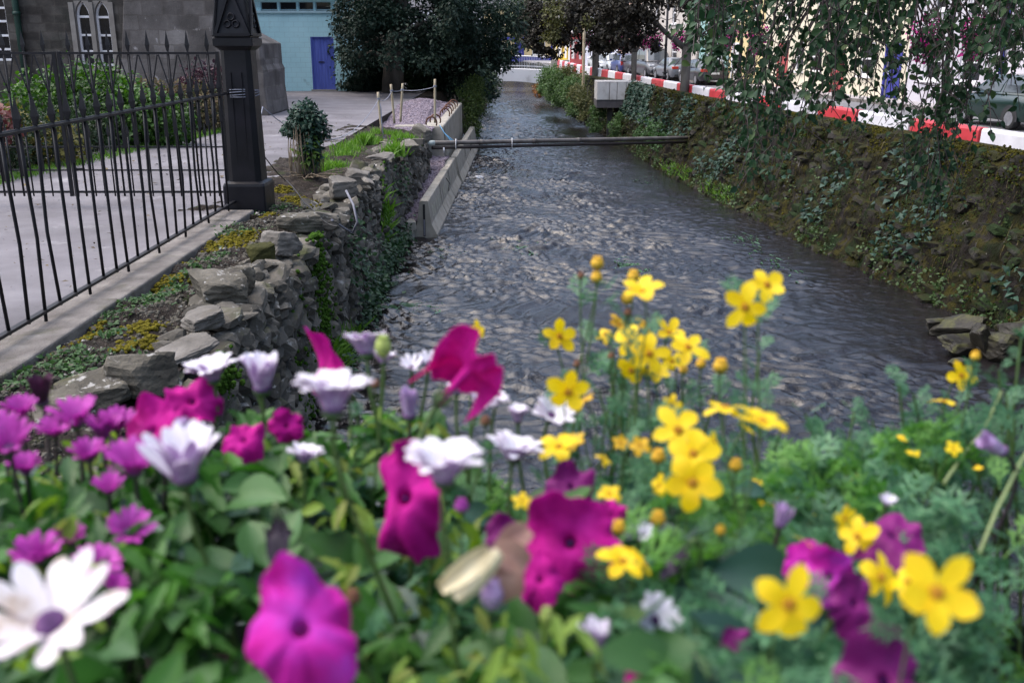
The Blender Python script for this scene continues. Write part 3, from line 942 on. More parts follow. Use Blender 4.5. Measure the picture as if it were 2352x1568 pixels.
# arched heads in the top of the openings
for (a, b, z0, z1) in lanc + [big]:
    w = b - a; hd = w * 1.05; zs = z1 - hd
    for s in (0, 1):
        pl = [(0, hd + .0)]
        for t in np.linspace(0, 1, 7):
            ang = t * radians(60)
            # two-centred pointed arch
            xx = w - w * cos(ang); zz_ = w * sin(ang) * (hd / (w * sin(radians(60))))
            pl.append((min(xx, w / 2), zz_))
        pl = [(0, 0)] + pl[2:] + [(w / 2, hd), (0, hd)]
        sgn = 1 if s == 0 else -1
        x0 = cO[0] + (a if s == 0 else b)
        mb.prism(pl, (sgn, 0, 0), (0, 0, 1), (x0, YC - .002, cO[2] + zs), (0, .285, 0), 2)
# dressed surround strips
for (a, b, z0, z1) in lanc:
    for x in ((a - .09,) if a < lanc[1][0] else (b + .09,)):
        mb.box((cO[0] + x, YC - .03, cO[2] + (z0 + z1) / 2 - .1), (.16, .06, z1 - z0 + .1), mi=2)
mb.box((cO[0] + (lanc[0][1] + lanc[1][0]) / 2, YC - .03, cO[2] + (lanc[0][2] + lanc[0][3]) / 2 - .1), (lanc[1][0] - lanc[0][1] - .01, .06, lanc[0][3] - lanc[0][2] + .1), mi=2)
mb.box((cO[0] + (lanc[0][0] + lanc[1][1]) / 2, YC - .05, cO[2] + lanc[0][2] - .1), (lanc[1][1] - lanc[0][0] + .3, .14, .14), mi=2)
mb.build('wall', [m_church, m_wet, m_dress], ch)
mb = MB()
mb.add([(cO[0] - .3, YC - .4, ZY + HCH - .1), (-11.5, YC - .4, ZY + HCH - .1), (-11.5, YC + 4.6, ZY + HCH + 5), (cO[0] - .3, YC + 4.6, ZY + HCH + 5),
        (-11.5, YC + 9.5, ZY + HCH - .1), (cO[0] - .3, YC + 9.5, ZY + HCH - .1)], [(0, 1, 2, 3), (3, 2, 4, 5), (1, 4, 2)])
mb.build('roof', M('slate_roof', [(.06, .06, .07), (.10, .10, .115)], 5, .7), ch)
def lancet_window(a, b, z0, z1, bars):
    xc = cO[0] + (a + b) / 2; w = b - a; fw = .07
    yf = YC + .17
    mb = MB()
    hd = w * 1.05
    zs = cO[2] + z1 - hd
    for x in (a + fw / 2, b - fw / 2): mb.box((cO[0] + x, yf, (cO[2] + z0 + zs) / 2), (fw, .08, zs - cO[2] - z0))
    for z in [cO[2] + z0 + fw / 2] + [cO[2] + z0 + q1 * (zs - cO[2] - z0) for q1 in bars] + [zs]:
        mb.box((xc, yf - .005, z), (w - 2 * fw + .002, .07, fw))
    for s in (-1, 1):
        pts = []
        for t in np.linspace(0, 1, 8):
            ang = t * radians(60)
            pts.append((xc + s * (-(w / 2 - fw / 2) + (w - fw) * (1 - cos(ang))), yf, zs + (hd - fw * .6) * sin(ang) / sin(radians(60))))
        for p_, q_ in zip(pts[:-1], pts[1:]): mb.bar(p_, q_, fw, .08, up=(0, 1, 0))
    o = mb.build('window', m_white, ch)
    mb = MB(); mb.box((xc, yf + .03, cO[2] + (z0 + z1) / 2), (w - .02, .012, z1 - z0 - .02)); mb.build('pane', m_glass, o)
for (a, b, z0, z1) in lanc: lancet_window(a, b, z0, z1, (.30, .63))
lancet_window(*big, (.22, .48, .75))
mb = MB()
px = cx_(46, 60)[0]
mb.tube([(px, YC - .12, ZY), (px, YC - .12, ZY + HCH)], .10, 10)
for z in (1.2, 3.0, 4.8): mb.lathe([(.125, 0), (.125, .12)], (px, YC - .12, ZY + z), 10)
mb.build('drainpipe', m_green, ch)
# raking buttress
y0b, y1b = 31.0, 33.9
pl = []
for (u, v) in ((285, 360), (285, -60), (478, -60), (490, 0), (520, 60), (596, 100), (600, 150), (606, 162), (607, 200), (617, 264), (617, 300), (585, 340)):
    p = atY(u, v, y0b); pl.append((p[0], max(p[2], ZY - .05)))
pl = [pl[0]] + pl[1:]
mb = MB(); mb.prism(pl[::-1], (1, 0, 0), (0, 0, 1), (0, y0b, 0), (0, y1b - y0b, 0))
r = np.random.default_rng(8)
mb.build('buttress', m_butt, ch, bevel=.03)
# ------------------------------------------------------------------ shrubs by the church
m_leafg = M('bright_shrub_leaf', [(.014, .042, .006), (.035, .095, .010), (.085, .19, .024)], 1.5, .5, island=.75, trans=.25, spec=.4)
m_leafd = M('dark_hedge_leaf', [(.010, .022, .010), (.018, .038, .014), (.03, .06, .02)], 1.5, .6, island=.75, trans=.2, spec=.3)
m_leafy = M('golden_shrub_leaf', [(.06, .06, .012), (.12, .11, .02), (.19, .17, .045)], 1.5, .6, island=.75, trans=.25, spec=.3)
m_leafb = M('russet_heath_leaf', [(.05, .05, .018), (.10, .085, .04), (.13, .08, .055)], 1.0, .7, island=.75, trans=.2, spec=.2)
m_leafp = M('purple_shrub_leaf', [(.018, .008, .012), (.04, .014, .024), (.075, .03, .045)], 1.5, .6, island=.75, trans=.2, spec=.3)

def shrub(name, blobs, n, size, m, seed, label, cat='shrub', group=None, tpl=LEAF6, gate=0.0, stems=3, shell=.55, droop=.1):
    b0 = np.array(blobs)
    base = (b0[:, 0].mean(), b0[:, 1].mean(), ZY - .05)
    root = thing(name, base, label, cat, group)
    mb = MB(); leaf_cloud(mb, blobs, n, size, seed, tpl, shell, droop, gate, 1.6, zmin=ZY - .08)
    mb.build('foliage', m, root)
    mb = MB(); r = random.Random(seed)
    for b in blobs:
        for _ in range(stems):
            t = r.uniform(-.5, .5); t2 = r.uniform(-.5, .5)
            mb.tube([(b[0] * .6 + base[0] * .4, b[1] * .6 + base[1] * .4, ZY - .1), (b[0] + t * b[3] * .5, b[1] + t2 * b[4] * .5, (b[2] + ZY) / 2), (b[0] + t * b[3], b[1] + t2 * b[4], b[2] + b[5] * .3)], [.025, .015, .006], 5)
    mb.build('stem', m_bark, root)
    return root

p = atY(200, 230, 22)
shrub('laurel_shrub', [(p[0] - .9, 22, 2.75, .95, .9, .85), (p[0] + .1, 22.3, 2.9, 1.0, .9, .95), (p[0] + 1.0, 21.8, 2.65, .75, .8, .75), (p[0] + 1.7, 22, 2.5, .6, .7, .6)],
      9500, .105, m_leafg, 61, 'large bright green shrub behind the gates below the lancet windows')
p = atY(30, 290, 18.5)
shrub('golden_shrub', [(p[0] - .2, 18.5, 2.5, .8, .7, .65), (p[0] + .6, 18.8, 2.3, .6, .6, .55), (p[0] - 1.1, 18.5, 2.6, .8, .7, .8)], 2600, .10, m_leafy, 62, 'yellow-green shrub at the left edge of the photo behind the railing')
p = atY(405, 225, 26)
shrub('heather_shrub', [(p[0] - .7, 26, 2.7, .9, .8, .65), (p[0] + .35, 26, 2.65, .85, .8, .62), (p[0] + .9, 25.6, 2.5, .6, .7, .5)], 4200, .085, m_leafb, 63, 'rounded russet and olive shrub between the green shrub and the pillar')
p = atY(480, 195, 28)
shrub('purple_shrub', [(p[0] - .1, 28, 2.9, .8, .7, .8), (p[0] + .5, 28, 2.6, .55, .6, .6)], 2600, .11, m_leafp, 64, 'dark purple-leaved shrub against the buttress beside the pillar')
p = atY(-30, 240, 17)
shrub('red_shrub', [(p[0] - .1, 17, 2.9, .5, .5, .4)], 500, .12, M('red_shrub_leaf', [(.10, .03, .03), (.20, .07, .06)], 2, .6, island=.8, trans=.2), 65, 'small reddish-leaved shrub cut by the left photo edge')
root = thing('box_hedge', (-8.6, 21, ZY), 'low dark evergreen hedge along the far side of the drive', 'hedge')
bl = []
for i, t in enumerate(np.linspace(0, 1, 16)):
    x, y = -9.15 + 1.35 * t, 15.2 + 11.8 * t
    bl.append((x - .25, y, ZY + .42, .62, .62, .62 + .12 * sin(i * 1.9)))
mb = MB(); leaf_cloud(mb, bl, 15000, .085, 66, LEAF4, .5, .1, zmin=ZY - .04); mb.build('foliage', m_leafd, root)
mb = MB()
for b in bl:
    for k in range(3): mb.tube([(b[0], b[1] + k * .2, ZY - .05), (b[0] + .05 * k, b[1] + k * .2, ZY + .6)], [.03, .01], 5)
mb.build('stem', m_bark, root)

def grass_blades(mb, pts, hgt, seed, lean=.5, w=.012):
    r = np.random.default_rng(seed)
    n = len(pts)
    Y = np.stack([r.normal(0, lean, n), r.normal(0, lean, n), np.ones(n)], 1)
    R = frames_yz(Y, r.normal(size=(n, 3)))
    S = hgt * r.uniform(.5, 1.2, n)
    tV = np.array([[-w / .1 * .1, 0, 0], [w / .1 * .1, 0, 0], [w * .7, .55, .05], [0, 1, .22], [-w * .7, .55, .05]])
    tV[:, 0] = [-.06, .06, .045, 0, -.045]
    mb.scatter(tV, np.array([[0, 1, 2, 4]]), R, np.asarray(pts), S)
    mb.scatter(tV, np.array([[4, 2, 3]]), R, np.asarray(pts), S)

# strip of lawn at the foot of the hedge
r = np.random.default_rng(70)
t = r.uniform(0, 1, 2600)
pts = np.stack([-8.75 + 1.35 * t + r.uniform(-.25, .42, 2600) * (1 - t * .6), 15.2 + 11.0 * t, np.full(2600, ZY - .03)], 1)
mb = MB(); grass_blades(mb, pts, .13, 71)
tag(mb.build('grass', m_grass), 'strip of green grass along the foot of the dark hedge', 'grass', kind='stuff')

# ------------------------------------------------------------------ ivy stump
sc = at(708, 408, 2.22)
st = thing('ivy_stump', sc, 'short post smothered in dark ivy on the bank between pillar and stakes', 'ivy stump')
mb = MB(); mb.tube([sc + (0, 0, -.1), sc + (0, 0, .3), sc + (.03, 0, .75), sc + (.04, 0, 1.0)], [.19, .16, .15, .15], 12)
mb.build('trunk', m_bark, st)
m_ivy = M('ivy_leaf', [(.010, .028, .020), (.022, .055, .038), (.04, .085, .055)], 2, .5, island=.8, trans=.1, spec=.25)
m_ivyl = M('young_ivy_leaf', [(.05, .11, .015), (.09, .17, .025), (.14, .20, .04)], 2, .45, island=.8, trans=.25)
IVY = (np.array([[0, 0, 0], [.42, .02, -.04], [.30, .38, .02], [0, 1, -.06], [-.30, .38, .02], [-.42, .02, -.04], [0, .35, .06]]),
       np.array([[0, 1, 6], [1, 2, 6], [2, 3, 6], [3, 4, 6], [4, 5, 6], [5, 0, 6]]))
x, y, z = sc
mb = MB()
leaf_cloud(mb, [(x + .0, y, z + 1.08, .24, .24, .18), (x + .03, y, z + .95, .33, .30, .20), (x + .20, y, z + .80, .22, .22, .16), (x - .20, y, z + .82, .2, .2, .15), (x + .05, y - .05, z + .62, .17, .16, .25)], 2100, .072, 81, IVY, .65, .7)
leaf_cloud(mb, [(x + .08, y - .12, z + .55, .2, .14, .35)], 260, .085, 84, IVY, .6, .7)
mb.build('ivy', m_ivy, st)
mb = MB(); leaf_cloud(mb, [(x + .02, y - .16, z + .38, .22, .12, .25), (x + .12, y - .1, z + .6, .16, .12, .25)], 230, .08, 82, IVY, .6, .6); mb.build('young_ivy', m_ivyl, st)
mb = MB(); rr = random.Random(83)
for k in range(60):
    a = rr.uniform(0, 6.28); q1 = rr.uniform(.17, .27); zz0 = rr.uniform(.5, .95)
    mb.tube([(x + q1 * cos(a), y + q1 * sin(a), z + zz0), (x + (q1 + .04) * cos(a + .15), y + (q1 + .04) * sin(a + .15), z + zz0 * .5), (x + (q1 + .01) * cos(a + .3), y + (q1 + .01) * sin(a + .3), z + .02)], [.004, .005, .004], 4)
mb.build('dead_stem', m_twig, st)
mb = MB()
for k in range(26):
    a = rr.uniform(-2.6, .6); L = rr.uniform(.3, .75)
    p0 = np.array([x + .15 * cos(a), y + .15 * sin(a), z + .06]); pts = [p0]
    d = np.array([cos(a), sin(a), 0.0])
    for q1 in range(4):
        a2 = a + rr.uniform(-.6, .6)
        pts.append(pts[-1] + L / 4 * np.array([cos(a2), sin(a2), 0]) + (0, 0, rr.uniform(-.02, .035)))
    mb.tube(pts, [.011, .009, .007, .005, .003], 5)
tag(mb.build('dry_roots', m_twig), 'pale tangle of dry roots spreading on the soil below the ivy stump', 'roots')

# ------------------------------------------------------------------ bamboo stakes and ropes
def stake(u0, v0, u1, v1, h, label, rad=.032):
    a = at(u0, v0, h); b = atY(u1, v1, a[1])
    mb = MB()
    n = 9; pts = [a + (b - a) * t + (0, 0, -.05 if t == 0 else 0) for t in np.linspace(0, 1, n)]
    mb.tube(pts, [rad * (1.12 if k % 2 else 1.0) for k in range(n)], 9)
    tag(mb.build('bamboo_stake', m_bamboo), label, 'stake', 'bamboo stakes by the river wall')
    return a, b
sA = stake(877, 302, 868, 212, 2.18, 'leaning bamboo stake nearest the ivy stump')
sB = stake(906, 280, 898, 194, 2.18, 'second bamboo stake, just left of a slimmer one')
sC = stake(920, 276, 925, 192, 2.18, 'slim bamboo stake at the left edge of the gravel')
sD = stake(999, 278, 999, 182, 2.10, 'tallest bamboo stake, standing in the purple gravel', .03)
def sag(a, b, s, n=14):
    a, b = np.asarray(a), np.asarray(b)
    return [a + (b - a) * t + (0, 0, -s * 4 * t * (1 - t)) for t in np.linspace(0, 1, n)]
tA, tB, tC, tD = [s[0] + (s[1] - s[0]) * .82 for s in (sA, sB, sC, sD)]
pa = np.array([pc[0] + .2, pc[1], ZY + 1.12])
mb = MB()
mb.tube(sag(atY(603, 246, 16.5), tA, .75), .008, 6)
mb.tube(sag(pa, atY(603, 246, 16.5), .02), .008, 6)
mb.tube(sag(tA, tB, .12), .009, 6); mb.tube(sag(tB, tC, .02), .009, 6); mb.tube(sag(tC, tD, .05), .009, 6)
mb.tube([tA, tA + (.05, -.03, -.2), tA + (.06, -.03, -.6), tA + (.10, -.05, -.95), tA + (.15, -.05, -.9)], .014, 6)
for q in (tA, tB, tC, tD):
    for k in range(3):
        mb.tube([q + (.04 * cos(t), .04 * sin(t), .015 * k) for t in np.linspace(0, 2 * pi, 9)], .008, 5, cap=False)
tag(mb.build('rope_barrier', m_rope), 'pale rope looped from the pillar to the bamboo stakes', 'rope')
mb = MB(); pA = np.array([pc[0] + .2, pc[1], ZY + .75])
P3 = [pA, at(655, 415, 2.15), at(700, 468, 2.15), at(740, 505, 2.10), at(775, 520, 2.12)]
P3 = [np.asarray(p_) for p_ in P3]
mb.tube(sag(P3[0], P3[1], .03) + sag(P3[1] + (0, 0, .02), P3[2], -.03)[1:] + sag(P3[2], P3[3], -.02)[1:] + sag(P3[3], P3[4], .02)[1:], .009, 5)
tag(mb.build('cable', m_cable), 'thin black cable running from the pillar down over the wall', 'cable')
mb = MB(); q0 = at(800, 470, 2.05)
hp = [at(795, 438, 1.95), at(801, 470, 2.10) + (.06, 0, 0), at(800, 510, 2.3) + (.12, 0, 0), at(790, 535, 2.5) + (.12, 0, 0), at(775, 525, 2.4) + (.1, 0, 0), at(762, 505, 2.15)]
mb.tube(hp, .016, 7); tag(mb.build('hose', m_hose), 'loop of grey hose hanging over the wall crest by the square stone', 'hose')

# ------------------------------------------------------------------ concrete wall, gravel, barriers, loops, blue rope
mb = MB()
xw0 = -2.03
mb.box((xw0 - .30, 35.3, .3), (.60, 10.9, 3.1)); mb.box((xw0 - .75, 29.99, .29), (1.5, .42, 3.08))
tag(mb.build('concrete_wall', m_conc, bevel=.05), 'cast concrete retaining wall beyond the stone wall, gravel behind it', 'wall')
for k in range(6):
    pass
# gravel heap
gx_ = np.linspace(-5.2, -2.35, 70); gy_ = np.linspace(28.5, 42, 130)
P = np.zeros((130, 70, 3)); P[:, :, 0] = gx_[None]; P[:, :, 1] = gy_[:, None]
bump = np.exp(-((P[:, :, 0] + 3.3) / 1.0) ** 2 - ((P[:, :, 1] - 36) / 4.2) ** 2)
P[:, :, 2] = 1.74 + .5 * bump + .03 * pnoise(P.reshape(-1, 3), 3, 91, 3).reshape(130, 70)
P[:, :, 2] = np.where(P[:, :, 0] > -2.75, np.minimum(P[:, :, 2], 1.80 + .2 * bump), P[:, :, 2])
mb = MB(); mb.grid(P[:, ::-1])
n = 9000; r = np.random.default_rng(92); ii = r.integers(0, 130, n); jj = r.integers(0, 70, n)
pp = P[ii, jj] + np.stack([r.uniform(-.03, .03, n), r.uniform(-.06, .06, n), np.zeros(n)], 1)
mb.scatter(ICO1[0][:, :] * (1, .8, .6), ICO1[1], frames_from(r.normal(size=(n, 3)), r.uniform(0, 6, n)), pp, r.uniform(.018, .042, n))
# gravel behind the barrier too
P = np.zeros((80, 14, 3)); P[:, :, 0] = np.linspace(-2.75, -1.95, 14)[None]; P[:, :, 1] = np.linspace(21.9, 30, 80)[:, None]
P[:, :, 2] = .42 + .5 * np.clip((P[:, :, 1] - 22) / 7, 0, 1) + .05 * pnoise(P.reshape(-1, 3), 3, 93, 3).reshape(80, 14)
mb.grid(P[:, ::-1])
n = 4500; ii = r.integers(0, 80, n); jj = r.integers(0, 14, n)
pp = P[ii, jj] + np.stack([r.uniform(-.03, .03, n), r.uniform(-.06, .06, n), np.zeros(n)], 1)
mb.scatter(ICO1[0][:, :] * (1, .8, .6), ICO1[1], frames_from(r.normal(size=(n, 3)), r.uniform(0, 6, n)), pp, r.uniform(.016, .036, n))
tag(mb.build('gravel', m_gravel), 'heap of purple-grey gravel behind the concrete wall and barrier', 'gravel', kind='stuff')

m_rust = M('rusty_steel', [(.05, .02, .012), (.12, .05, .03), (.17, .08, .05)], 12, .8, .4, 80)
for k, (u, v) in enumerate([(1022, 262), (1027, 256), (1031, 250), (1036, 245), (1041, 240), (1000, 277), (991, 283)]):
    p = at(u, v + 4, 2.15)
    pts = [p + (.0 + .14 * cos(t), .05 * cos(t), .05 + .16 * sin(t)) for t in np.linspace(-.5, pi + .3, 12)]
    mb = MB(); mb.tube(pts, .022, 6)
    tag(mb.build('steel_hoop', m_rust), 'rusty bent steel hoop sticking out of the gravel by the concrete wall', 'steel hoop', 'rusty hoops along the concrete wall')
m_brope = M('bright_blue_rope', [(.04, .16, .30), (.07, .24, .42)], 20, .7)
mb = MB()
mb.tube([at(1010, 288, 2.35), at(1022, 305, 2.5) + (0, -.15, 0), at(1036, 322, 2.7) + (0, -.2, 0), at(1044, 326, 2.75) + (0, -.3, 0)], .012, 5)
for k in range(6): mb.tube([at(1022, 305, 2.5) + (0, -.15, 0), at(1040 + k * 2, 325 + k % 3, 2.72) + (0, -.25, 0)], .007, 4)
tag(mb.build('blue_rope', m_brope), 'frayed bright blue rope hanging from the concrete wall to the pipe', 'rope')

PROF = [(-.29, 0), (.29, 0), (.29, .09), (.17, .33), (.10, .84), (.085, .86), (-.085, .86), (-.10, .84), (-.17, .33), (-.29, .09)]
def jersey(x0, y0, x1, y1, zb, label, letters=False):
    d = np.array([x1 - x0, y1 - y0, 0.0]); L = np.linalg.norm(d); d /= L
    nrm = np.array([d[1], -d[0], 0])
    root = thing('jersey_barrier', ((x0 + x1) / 2, (y0 + y1) / 2, zb), label, 'barrier', 'concrete jersey barriers in the river')
    mb = MB(); mb.prism([(a, b) for a, b in PROF], nrm, (0, 0, 1), (x0, y0, zb), d * L)
    mb.build('body', m_conc, root, bevel=.012)
    mb = MB(); mb.box(np.array([x0, y0, zb + .42]) - d * .004, (.05, .02, .72), rz=math.atan2(d[1], d[0]) - pi / 2)
    mb.build('end_slot', m_cable, root)
    mb = MB(); mb.box(np.array([x0, y0, zb + .26]) - d * .018, (.03, .03, .36), rz=math.atan2(d[1], d[0]) - pi / 2)
    mb.build('end_bar', m_hose, root)
    if letters:
        mb = MB()
        def face(s, t, o=.004):     # s along, t up the upper flank
            zz_ = .36 + t * .46; xx = .17 - (zz_ - .33) * (.07 / .51)
            return np.array([x0, y0, zb + zz_]) + d * s + nrm * (xx + o)
        s = .55
        strokes = ['I', 'N', 'I', ' ', 'I', 'H', 'I', ' ', 'O', ' ', '-', ' ', 'I', 'N', 'I', ' ', ' ', 'I', 'H', ' ', ' ', ' ', 'I']
        def stroke(s0, t0, s1, t1, wd=.055):
            mb.add([face(s0 - wd, t0), face(s0 + wd, t0), face(s1 + wd, t1), face(s1 - wd, t1)], [(0, 1, 2, 3)])
        for c in strokes:
            if c == 'I': stroke(s, .12, s, .68)
            elif c == 'N': stroke(s - .13, .12, s - .13, .68, .04); stroke(s - .13, .68, s + .13, .12, .04); stroke(s + .13, .12, s + .13, .68, .04)
            elif c == 'H': stroke(s - .13, .12, s - .13, .68, .04); stroke(s + .13, .12, s + .13, .68, .04); stroke(s - .13, .4, s + .13, .4, .05)
            elif c == 'O':
                for k in range(10):
                    a0, a1 = 2 * pi * k / 10, 2 * pi * (k + .9) / 10
                    stroke(s + .14 * cos(a0), .4 + .26 * sin(a0), s + .14 * cos(a1), .4 + .26 * sin(a1), .04)
            elif c == '-': stroke(s - .12, .4, s + .12, .4, .05)
            s += .27 if c != ' ' else .2
        mb.build('lettering', M('faded_stencil_paint', [(.36, .34, .25), (.46, .44, .36)], 9, .8), root)
    mb = MB()
    for k in range(1, 3):
        s = L * k / 3
        c0 = np.array([x0, y0, zb]) + d * s
        for (a, b) in zip(PROF[1:4], PROF[2:5]):
            mb.bar(c0 + nrm * (a[0] + .002) + (0, 0, a[1]), c0 + nrm * (b[0] + .002) + (0, 0, b[1]), .012, .006)
    mb.build('joint_seam', m_cable, root)
    mb = MB()
    s = L * .55
    mb.tube([np.array([x0, y0, zb + .75]) + d * s + nrm * .125, np.array([x0, y0, zb + .6]) + d * (s + .1) + nrm * .2, np.array([x0, y0, zb + .4]) + d * s + nrm * .19], .012, 5)
    mb.build('lifting_loop', m_cable, root)
jersey(-1.97, 21.75, -1.84, 30.2, -.02, 'nearest concrete jersey barrier with faded stencilled lettering', True)
jersey(-1.80, 30.5, -1.66, 41.5, -.02, 'far concrete jersey barrier running against the cast concrete wall')
mb = MB()
for (p0, s, rz) in (((-2.3, 21.85, .28), (.22, .5, .22), .2), ((-2.42, 21.6, .1), (.4, .35, .2), -.2)): mb.box(p0, s, rz=rz)
tag(mb.build('concrete_offcut', m_conc, bevel=.02), 'broken concrete blocks wedged behind the near barrier end', 'concrete block')

# ------------------------------------------------------------------ pipe across the river
a = at(985, 329, 2.66); b = at(1578, 317, 3.0)
d = (b - a) / np.linalg.norm(b - a)
sp = thing('sewer_pipe', (a + b) / 2, 'long brown twin pipe spanning the river from wall to wall', 'pipe')
m_pipe = M('brown_pipe', [(.06, .05, .046), (.10, .088, .08), (.15, .135, .125)], 3, .5, .2, 40)
mb = MB(); mb.tube([a + d * (L_ - .2) for L_ in np.linspace(0, np.linalg.norm(b - a) + .5, 9)], .062, 12); mb.build('upper_pipe', m_pipe, sp)
mb = MB(); mb.tube([a + d * (L_ + .1) + (0, -.03, -.125) for L_ in np.linspace(0, np.linalg.norm(b - a), 9)], .046, 10); mb.build('lower_pipe', M('dark_pipe', [(.018, .013, .012), (.035, .026, .024)], 3, .55), sp)
mb = MB(); mb.tube([a - d * .12, a + d * .16], .072, 12); mb.build('end_collar', M('pale_collar', [(.40, .45, .42), (.5, .54, .5)], 4, .6), sp)
for s in (.85, .47, 2.7, ):
    mb = MB(); c0 = a + d * s
    if s == .47: mb.tube([c0 + (0, -.1, -.12), c0 + (0, -.1, -.25)], .025, 6)
    else:
        w_ = np.array([(.11 * cos(t) * 0, -.04 + .09 * cos(t), -.05 + .15 * sin(t)) for t in np.linspace(0, 2 * pi, 14)])
        mb.tube([c0 + q_ for q_ in w_], .012, 6, cap=False)
    mb.build('strap', m_white, sp)
for s in (1.6, 3.4, 5.0):
    mb = MB(); mb.tube([a + d * s, a + d * (s + .14)], .072, 12); mb.build('coupling', m_pipe, sp)

# ------------------------------------------------------------------ yew tree and left far bank
m_yew = M('yew_leaf', [(.006, .015, .010), (.013, .031, .020), (.03, .056, .036)], .6, .6, island=.6, trans=.1, spec=.25)
yew = thing('yew_tree', (-5.2, 45, ZY), 'huge dark evergreen tree overhanging the river beside the blue building', 'tree')
mb = MB()
mb.tube([(-5.4, 45.5, 1.7), (-5.3, 45.4, 3.2), (-5.0, 45.2, 5), (-4.6, 45, 8), (-4.4, 45, 11)], [.55, .45, .4, .25, .08], 12)
rr = random.Random(95)
for k in range(16):
    a = rr.uniform(0, 6.28); z0 = rr.uniform(3.2, 8); L_ = rr.uniform(2, 3.8)
    p0 = np.array([-5.0, 45.2, z0])
    mb.tube([p0, p0 + (cos(a) * L_ * .5, sin(a) * L_ * .5, .5), p0 + (cos(a) * L_, sin(a) * L_, .1)], [.14, .09, .03], 6)
mb.build('trunk', m_bark, yew)
r = np.random.default_rng(96)
bl = []
for k in range(150):
    a = r.uniform(0, 2 * pi); zf = r.uniform(0, 1) ** 1.1
    R0 = 4.1 * (1 - .55 * zf ** 2) * r.uniform(.55, 1.0)
    bl.append((-4.55 + R0 * cos(a) * 1.0, 45 + R0 * sin(a), 3.35 + 6.2 * zf + .5 * (1 - abs(cos(a))), r.uniform(.55, 1.05), r.uniform(.55, 1.05), r.uniform(.45, .8)))
for (u, v, Y, s) in ((800, 60, 43, .9), (815, 120, 42.5, .8), (860, 40, 41.5, 1.1), (930, 60, 41, 1.1), (1000, 50, 41, 1.1), (905, 130, 41, .8), (980, 140, 41, .8), (1060, 90, 41.5, 1.0), (1120, 50, 42, 1.0), (1150, 100, 42.5, .8),
                     (1090, 150, 41.5, .75), (1165, 120, 43, .5), (1120, 185, 42, .45), (1130, 215, 42, .3), (1100, 175, 42, .5), (1150, 150, 43, .5), (1180, 60, 43, .6), (1160, 20, 43, .8), (790, 20, 42.5, .9), (1040, 10, 41, 1.2), (880, 5, 41, 1.2)):
    p = atY(u, v, Y); bl.append((p[0], Y, p[2], s, s, s * .75))
for k in range(60):  # low rear blobs added so the space under the crown stays dark
    a = r.uniform(0, pi); bl.append((-4.6 + 2.7 * cos(a), 45.6 + 2.6 * sin(a), r.uniform(2.3, 4.2), .9, .8, .8))
bl = [b for b in bl if 1176 + FPX * b[0] / (b[1] * .97) - FPX * b[3] / b[1] > 752]
mb = MB(); leaf_cloud(mb, bl, 80000, .17, 97, LEAF4, .45, .5, gate=.35, gfreq=1.1)
mb.build('crown', m_yew, yew)

# bank shrub, and evergreen hedge added to blacken the space beneath the yew
def far_shrub(name, blobs, n, size, m, seed, label, cat='shrub', base=None, group=None, gate=.2):
    b0 = np.array(blobs); z0 = min(b0[:, 2] - b0[:, 5]) if base is None else base
    root = thing(name, (b0[:, 0].mean(), b0[:, 1].mean(), z0), label, cat, group)
    mb = MB(); leaf_cloud(mb, blobs, n, size, seed, LEAF4, .5, .3, gate, 1.2, zmin=z0); mb.build('foliage', m, root)
    mb = MB()
    for b in blobs: mb.tube([(b[0] * .5 + b0[:, 0].mean() * .5, b[1], z0), (b[0], b[1], b[2])], [.05, .015], 5)
    mb.build('stem', m_bark, root)
    return root
m_bankg = M('bank_shrub_leaf', [(.025, .05, .012), (.06, .10, .022), (.11, .15, .035)], .8, .6, island=.7, trans=.25)
p1, p2, p3 = atY(1098, 200, 43.5), atY(1090, 245, 42.5), atY(1085, 275, 42)
far_shrub('riverside_shrub', [(p1[0] - .1, 43.5, p1[2], .5, .8, .5), (p2[0], 42.5, p2[2], .5, .7, .6), (p3[0], 42, p3[2] - .3, .4, .6, .6), (p2[0] - .6, 43, p2[2], .6, .7, .8)], 3600, .10, m_bankg, 98,
          'green shrub hanging down the left bank under the dark evergreen', base=.05)
bl = [(-7.0 + k * .6, 47.6 + .4 * sin(k), 3.2 + .3 * cos(k * 2), .8, .8, 1.7) for k in range(10)]
far_shrub('shade_hedge', bl, 14000, .16, m_leafd, 99, 'dark evergreen hedge closing the yard behind the big tree', 'hedge', base=ZY - .05, gate=0)
bl = [(-2.2 + .5 * sin(k), 53 + k * 4.3, 2.2 + .5 * cos(k * 1.7), 1.1, 2.6, 1.4) for k in range(8)]
far_shrub('bank_hedge', bl, 8000, .16, m_leafd, 100, 'dark riverside hedge on the left bank leading to the footbridge', 'hedge', base=.4)

# ------------------------------------------------------------------ ground cover on the soil and plants on the wall face
def spots(L, n, seed, sx=.25, sy=.3, h=2.26):
    r = np.random.default_rng(seed); out = []
    for (u, v, k) in L:
        p = at(u, v, h)
        m = int(n * k)
        q = np.stack([p[0] + r.normal(0, sx * k, m), p[1] + r.normal(0, sy * k, m), np.full(m, p[2])], 1)
        out.append(q)
    return np.concatenate(out)
def soil_z(P):
    z = np.full(len(P), 1.955)
    return z
r = np.random.default_rng(110)
pts = spots([(180, 770, .8), (260, 660, 0), (330, 665, 1), (360, 650, 1), (110, 808, .7), (170, 752, .7), (490, 570, 1), (530, 560, 1.1), (560, 548, .9), (430, 605, .5), (455, 640, .4), (650, 440, 1), (680, 455, 1), (710, 470, .9), (730, 485, .6), (620, 500, .5), (330, 760, .8), (345, 790, .4), (290, 800, .4), (400, 640, .4), (1010, 262, .3), (210, 745, .5)], 200, 111, .10, .12)
